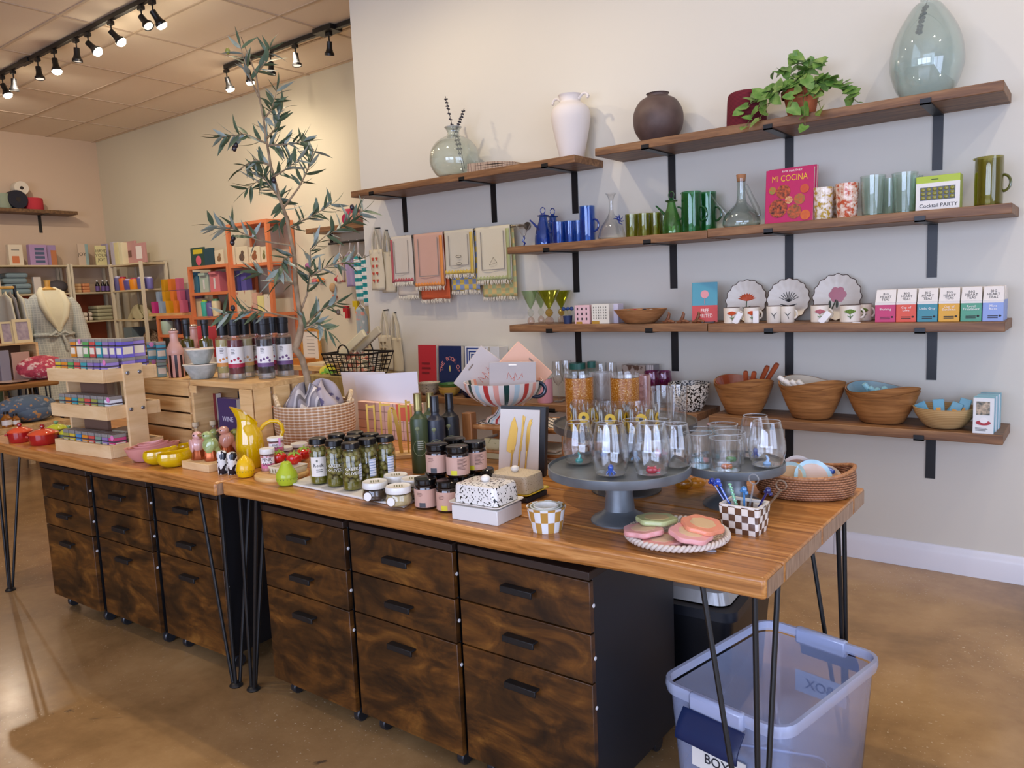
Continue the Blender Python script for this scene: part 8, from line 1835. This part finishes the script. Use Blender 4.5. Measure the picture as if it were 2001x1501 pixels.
# colour block pyramid on the low column
base_z = 1.2255; tx_ = xat(331, 5.30, 1.24); t_ = thing('soap_riser', 'stepped pale wooden riser under the coloured soap tubes', 'riser', (tx_, 5.24, base_z))
G().box(-.40, 0, 0, .40, .30, .035).obj('base_step', PINEX, t_, 0)
G().box(-.32, .105, .0355, .40, .30, .165).obj('middle_step', M('#6a4a6a', .6), t_, 0)
G().box(-.22, .195, .1655, .40, .30, .325).obj('top_step', M('#6a4a6a', .6), t_, 0)
PC = (('#b8307a', 'magenta'), ('#8fa4b8', 'pale blue'), ('#cf9412', 'golden'), ('#d9772a', 'orange'), ('#c4607a', 'rose'))
for r, (us, v0, v1) in enumerate((((303, 317, 331, 346, 358), 585, 611), ((312, 324, 340, 353), 562, 587), ((322, 335, 350), 538, 563))):
    for i, u in enumerate(us):
        c, nm = PC[(i+r) % 5] if r else PC[i]; y = 5.295+.095*r; z0 = base_z+(.0355, .1655, .3255)[r]
        x0 = xat(u, y, z0); boxl('soap_tube', '%s soap tube, %s in the %s row of the orange shelf pyramid' % (nm, ('first', 'second', 'third', 'fourth', 'last')[i], ('bottom', 'middle', 'top')[r]), 'soap tube', (x0+.03, y), (.075, .075), z0, .150, c, 'coloured soap tubes in a pyramid')
for u0, u1, c, lab in ((311, 319, '#9a7a8c', 'mauve glitter bottle in the low orange column'), (322, 335, '#a9c0ae', 'mint glitter bottle in the low orange column'), (345, 352, '#3a3440', 'dark pump bottle in the low orange column')): front_item('glitter_bottle', lab, 'bottle', u0, u1, 624, YO+.03, .9855, .06, c, 'glitter bottles', 'round', '#4a3f4a')
# ---- wall shelf with hanging clothes by the pale wall
t = thing('wall_shelf', 'short wood wall shelf with a black clothes rod near the pale wall edge', 'shelf', (-6.7, YB, 2.09))
G().box(0, -.30, -.05, 1.4, -.001, 0).obj('board', SW, t, 0, bevel=.003)
zr_ = zat(-6.0, YB-.17, 470)-2.09
G().tube([(.2, -.17, zr_), (1.4, -.17, zr_)], .012, 10).obj('clothes_rod', BLK, t)
for xx in (.25, 1.2): G().box(xx-.015, -.18, zr_-.01, xx+.015, -.16, -.05).obj('hanger_bar', BLK, t, 0)
for u, v, c, lab, l in ((680, 420, '#b83a54', 'crimson yarn spool on the shelf by the pale wall', 0), (682, 438, '#a8234a', 'dark pink yarn spool lying on the shelf by the pale wall', 1), (697, 434, '#dc9a84', 'peach yarn spool on the shelf by the pale wall', 1), (709, 428, '#7cc4c8', 'aqua yarn spool at the pale wall corner', 0)):
    yy = YB-.14-(.08 if l else 0); x = xat(u, yy, 2.1); 
    if l: tag(G().lathe([(0, -.07), (.05, -.07), (.055, -.05), (.055, .05), (.05, .07), (0, .07)], 20, mtx=Matrix.Rotation(pi/2, 4, 'X')).obj('yarn_spool', M(c, .9, bmp=(150, .4)), None, loc=(x, yy+.02, 2.1455)), lab, 'yarn', 'yarn spools by the pale wall')
    else: tag(G().lathe([(0, 0), (.075, 0), (.08, .02), (.075, .17 if v < 425 else .12), (0, .18 if v < 425 else .125)], 20).obj('yarn_spool', M(c, .9, bmp=(150, .4)), None, loc=(x, yy+.07, 2.0905)), lab, 'yarn', 'yarn spools by the pale wall')
TEAL = pattern('stripeZ', ['#dfe0dc', '#1f8a8e'], (13, 13, 13), .9)
def garment(u, vt, vb, w_, mat, lab, leg=False):
    yy = YB-.17; x, zt_ = Wy(u, vt, yy); zb_2 = Wy(u, vb, yy)[1]; W_ = pxm(w_, x, yy, zt_); zh = 2.09+zr_
    t = thing('hanging_garment', lab, 'garment', (x, yy, zb_2), 0, 'garments on the black rod'); H_ = zt_-zb_2
    G().tube([(0, 0, zh-zb_2+.012), (.02, 0, zh-zb_2+.006), (.018, 0, zh-zb_2-.02), (0, 0, H_+.03), (-W_*.4, 0, H_-.02)], .006, 6).tube([(0, 0, H_+.03), (W_*.4, 0, H_-.02)], .006, 6).obj('hanger', M('#e0d8d0', .4), t)
    for k in (-1, 1): G().grid(lambda s, q, k=k: ((s-.5)*W_*(1+.1*sin(3*q)), k*(.03*sin(pi*s))+.012*sin(12*s+2*q), H_*q-.10*abs(2*s-1)**2*q), 16, 14).obj('fabric', mat, t, 60, thick=.006)
garment(683, 496, 560, 26, M('#a08fb0', .9), 'lilac baby suit hanging on the black rod'); garment(700, 500, 588, 24, TEAL, 'teal and white striped suit, left of the pair on the rod'); garment(714, 502, 598, 20, TEAL, 'teal and white striped suit at the pale wall corner'); garment(664, 500, 552, 20, spots('#cfc0aa', '#b85a4a', 30, .6, .64, .9), 'beige patterned baby suit at the left of the rod')
garment(705, 600, 680, 30, spots('#9aa8ac', '#cf9284', 16, .6, .66, .9, '#c4cac8'), 'grey floral swaddle cloth hanging by the pale wall corner')
def pin(u, v, w_, h_, c, lab, name='felt_ornament'):
    yy = YB-.035; x, z = Wy(u, v, yy); W_, H_ = pxm(w_, x, yy, z), pxm(h_, x, yy, z); tag(G().ball((0, 0, 0), (W_/2, .02, H_/2), 14, 10).obj(name, M(c, .8), None, loc=(x, yy+.014, z)), lab, 'ornament', 'felt ornaments on the block wall')
pin(625, 548, 22, 11, '#dc7a2c', 'orange felt carrot ornament on the block wall'); pin(612, 549, 14, 12, '#cf6a70', 'pink felt ornament beside the orange one'); pin(657, 546, 16, 10, '#b8203c', 'crimson felt ornament under the olive branch'); pin(648, 562, 18, 18, '#b5946a', 'tan felt basket ornament under the crimson one'); pin(652, 580, 12, 9, '#c25a3a', 'small rust felt ornament on the block wall'); pin(599, 520, 14, 12, '#9a5a86', 'plum felt flower ornament behind the olive trunk'); pin(660, 534, 10, 12, '#c9c07a', 'pale yellow felt ornament on the block wall')
for u, v0, v1, c, lab in ((675, 598, 622, '#a81c24', 'red felt stocking ornament hanging low by the clothes'), (694, 588, 611, '#d0b414', 'yellow felt ornament hanging low by the clothes')):
    yy = YB-.035; x, za = Wy(u, v0, yy); zb2_ = Wy(u, v1, yy)[1]; t = thing('felt_stocking', lab, 'ornament', (x, yy, zb2_), 0, 'felt stockings'); hh = za-zb2_; G().prism([(-.03, hh), (.045, hh), (.045, 0), (0, 0), (0, hh*.5), (-.03, hh*.5)], -.015, .015, Matrix.Rotation(pi/2, 4, 'X')).obj('stocking_body', M(c, .85), t, 0); G().tube([(.0, 0, hh), (.0, .0, hh+.12)], .003, 5).obj('string', M('#d8c8a8', .8), t)
# ---- small desk with framed menu, plinth and wire basket
t = thing('small_desk', 'small light wooden desk against the block wall behind the tree', 'desk', (-7.05, 5.12, 0)); zd = .665
G().box(0, 0, zd-.05, .85, .44, zd).obj('desk_top', PINEX, t, 0, bevel=.003)
for a in (.03, .82):
    for b in (.03, .41): G().box(a-.025, b-.025, 0, a+.025, b+.025, zd-.05).obj('leg', PINE, t, 0)
x0, x1 = xat(584, 5.45, .9), xat(622, 5.45, .9); h = zat(x0, 5.45, 642)-zd-.0005; w_ = x1-x0
t = thing('framed_notice', 'wood framed white notice standing on the small desk', 'picture frame', (x0, 5.47, zd+.0005)); b = w_*.10
G().box(0, 0, 0, b, .02, h).box(w_-b, 0, 0, w_, .02, h).box(b, 0, 0, w_-b, .02, b).box(b, 0, h-b, w_-b, .02, h).obj('frame_body', wood('#a8722c', '#c08a3c', '#cf9c50', (6, 6, 6), .5, 3, 'frame wood'), t, 0)
G().box(b, .006, b, w_-b, .012, h-b).obj('sheet', M('#dcd6c8', .6), t, 0); g = G()
for i in range(6): g.box(w_*.32, .0052, h*(.25+.1*i), w_*.70, .006, h*(.265+.1*i))
g.obj('printed_lines', M('#8a867c', .6), t, 0)
boxl('orange_box', 'orange wooden box lying on the small desk', 'box', (xat(592, 5.25, zd), 5.25), (.24, .16), zd+.0005, .065, '#b8702c'); boxl('paper_pad', 'cream paper pad on the right of the small desk', 'pad', (xat(628, 5.22, zd), 5.24), (.26, .2), zd+.0005, .03, '#cfc0a0')
YW = 3.45; x0, z0 = Wy(668, 730, YW); x1, _ = Wy(736, 728, YW); xc = (x0+x1)/2
t = thing('plinth', 'tan wooden plinth under the wire basket', 'plinth', (xc-.10, YW+.02, 0)); zp = z0
G().box(-.29, -.18, 0, .30, .18, zp-.001).obj('plinth_body', wood('#8a7440', '#9c8650', '#ab965f', (8, 8, 1), .6, 3, 'plinth board'), t, 0, bevel=.003)
W2 = (x1-x0)/2; hz_ = zat(xc, YW, 690)-zp
t = thing('wire_basket', 'black wire basket full of patterned cloths by the pale wall edge', 'basket', (xc, YW, zp))
g = G(); WR = .0032
def rr(k, z): return [(W2*k*cx_, .13*k*cy2, z) for cx_, cy2 in ((-1, -1), (1, -1), (1, 1), (-1, 1))]
for i in range(6): k = .86+.24*i/5; g.tube(rr(k, hz_*i/5+.004), WR*(2.2 if i == 5 else 1), 6, True)
for i in range(9):
    s = -1+2*i/8
    for q in (-1, 1): g.tube([(W2*.86*s, q*.13*.86, .004), (W2*1.10*s, q*.13*1.10, hz_)], WR, 5)
for i in range(5):
    s = -1+2*i/4
    for q in (-1, 1): g.tube([(q*W2*.86, .13*.86*s, .004), (q*W2*1.10, .13*1.10*s, hz_)], WR, 5)
g.obj('wire_frame', M('#1d1a18', .5, .4), t)
for q in (-1, 1): G().tube([(.0+.055*cos(a)+(.02 if q < 0 else -.06), q*.14, hz_+.065*sin(a)) for a in [pi*i/10 for i in range(11)]], .005, 8).obj('handle', M('#1d1a18', .5, .4), t)
cloth_lump('patterned_cloth', 'rose and cream patterned cloths filling the wire basket', 'cloth', (xc, YW, zp+.006), W2*.78, .095, hz_*.9, spots('#cfc2a8', '#b5705c', 26, .52, .57, .9, '#6f6a58'), 12)
for q, (du, lab, c) in enumerate(((-.02, 'cream folded cloth sticking up from the wire basket', '#d9d0ac'), (.07, 'grey striped folded cloth sticking out to the right of the wire basket', '#b9b096'))):
    o = G().box(-.13, -.012-.0, -.025, .16, .012, .03).obj('folded_cloth', M(c, .9), None, 0, loc=(xc+du, YW-.03+.05*q, zp+hz_+.05+.02*q), bevel=.006); o.rotation_euler.y = -.55; tag(o, lab, 'cloth', 'folded cloths in the wire basket')
cloth_lump('snack_bag', 'yellow and green bright bag left of the wire basket', 'bag', (xc-W2-.13, YW, zp), .05, .06, .05, spots('#c9c02a', '#6fae3a', 30, .5, .56, .5), 21)
finish_text()
for o in list(COL.objects): done(o)
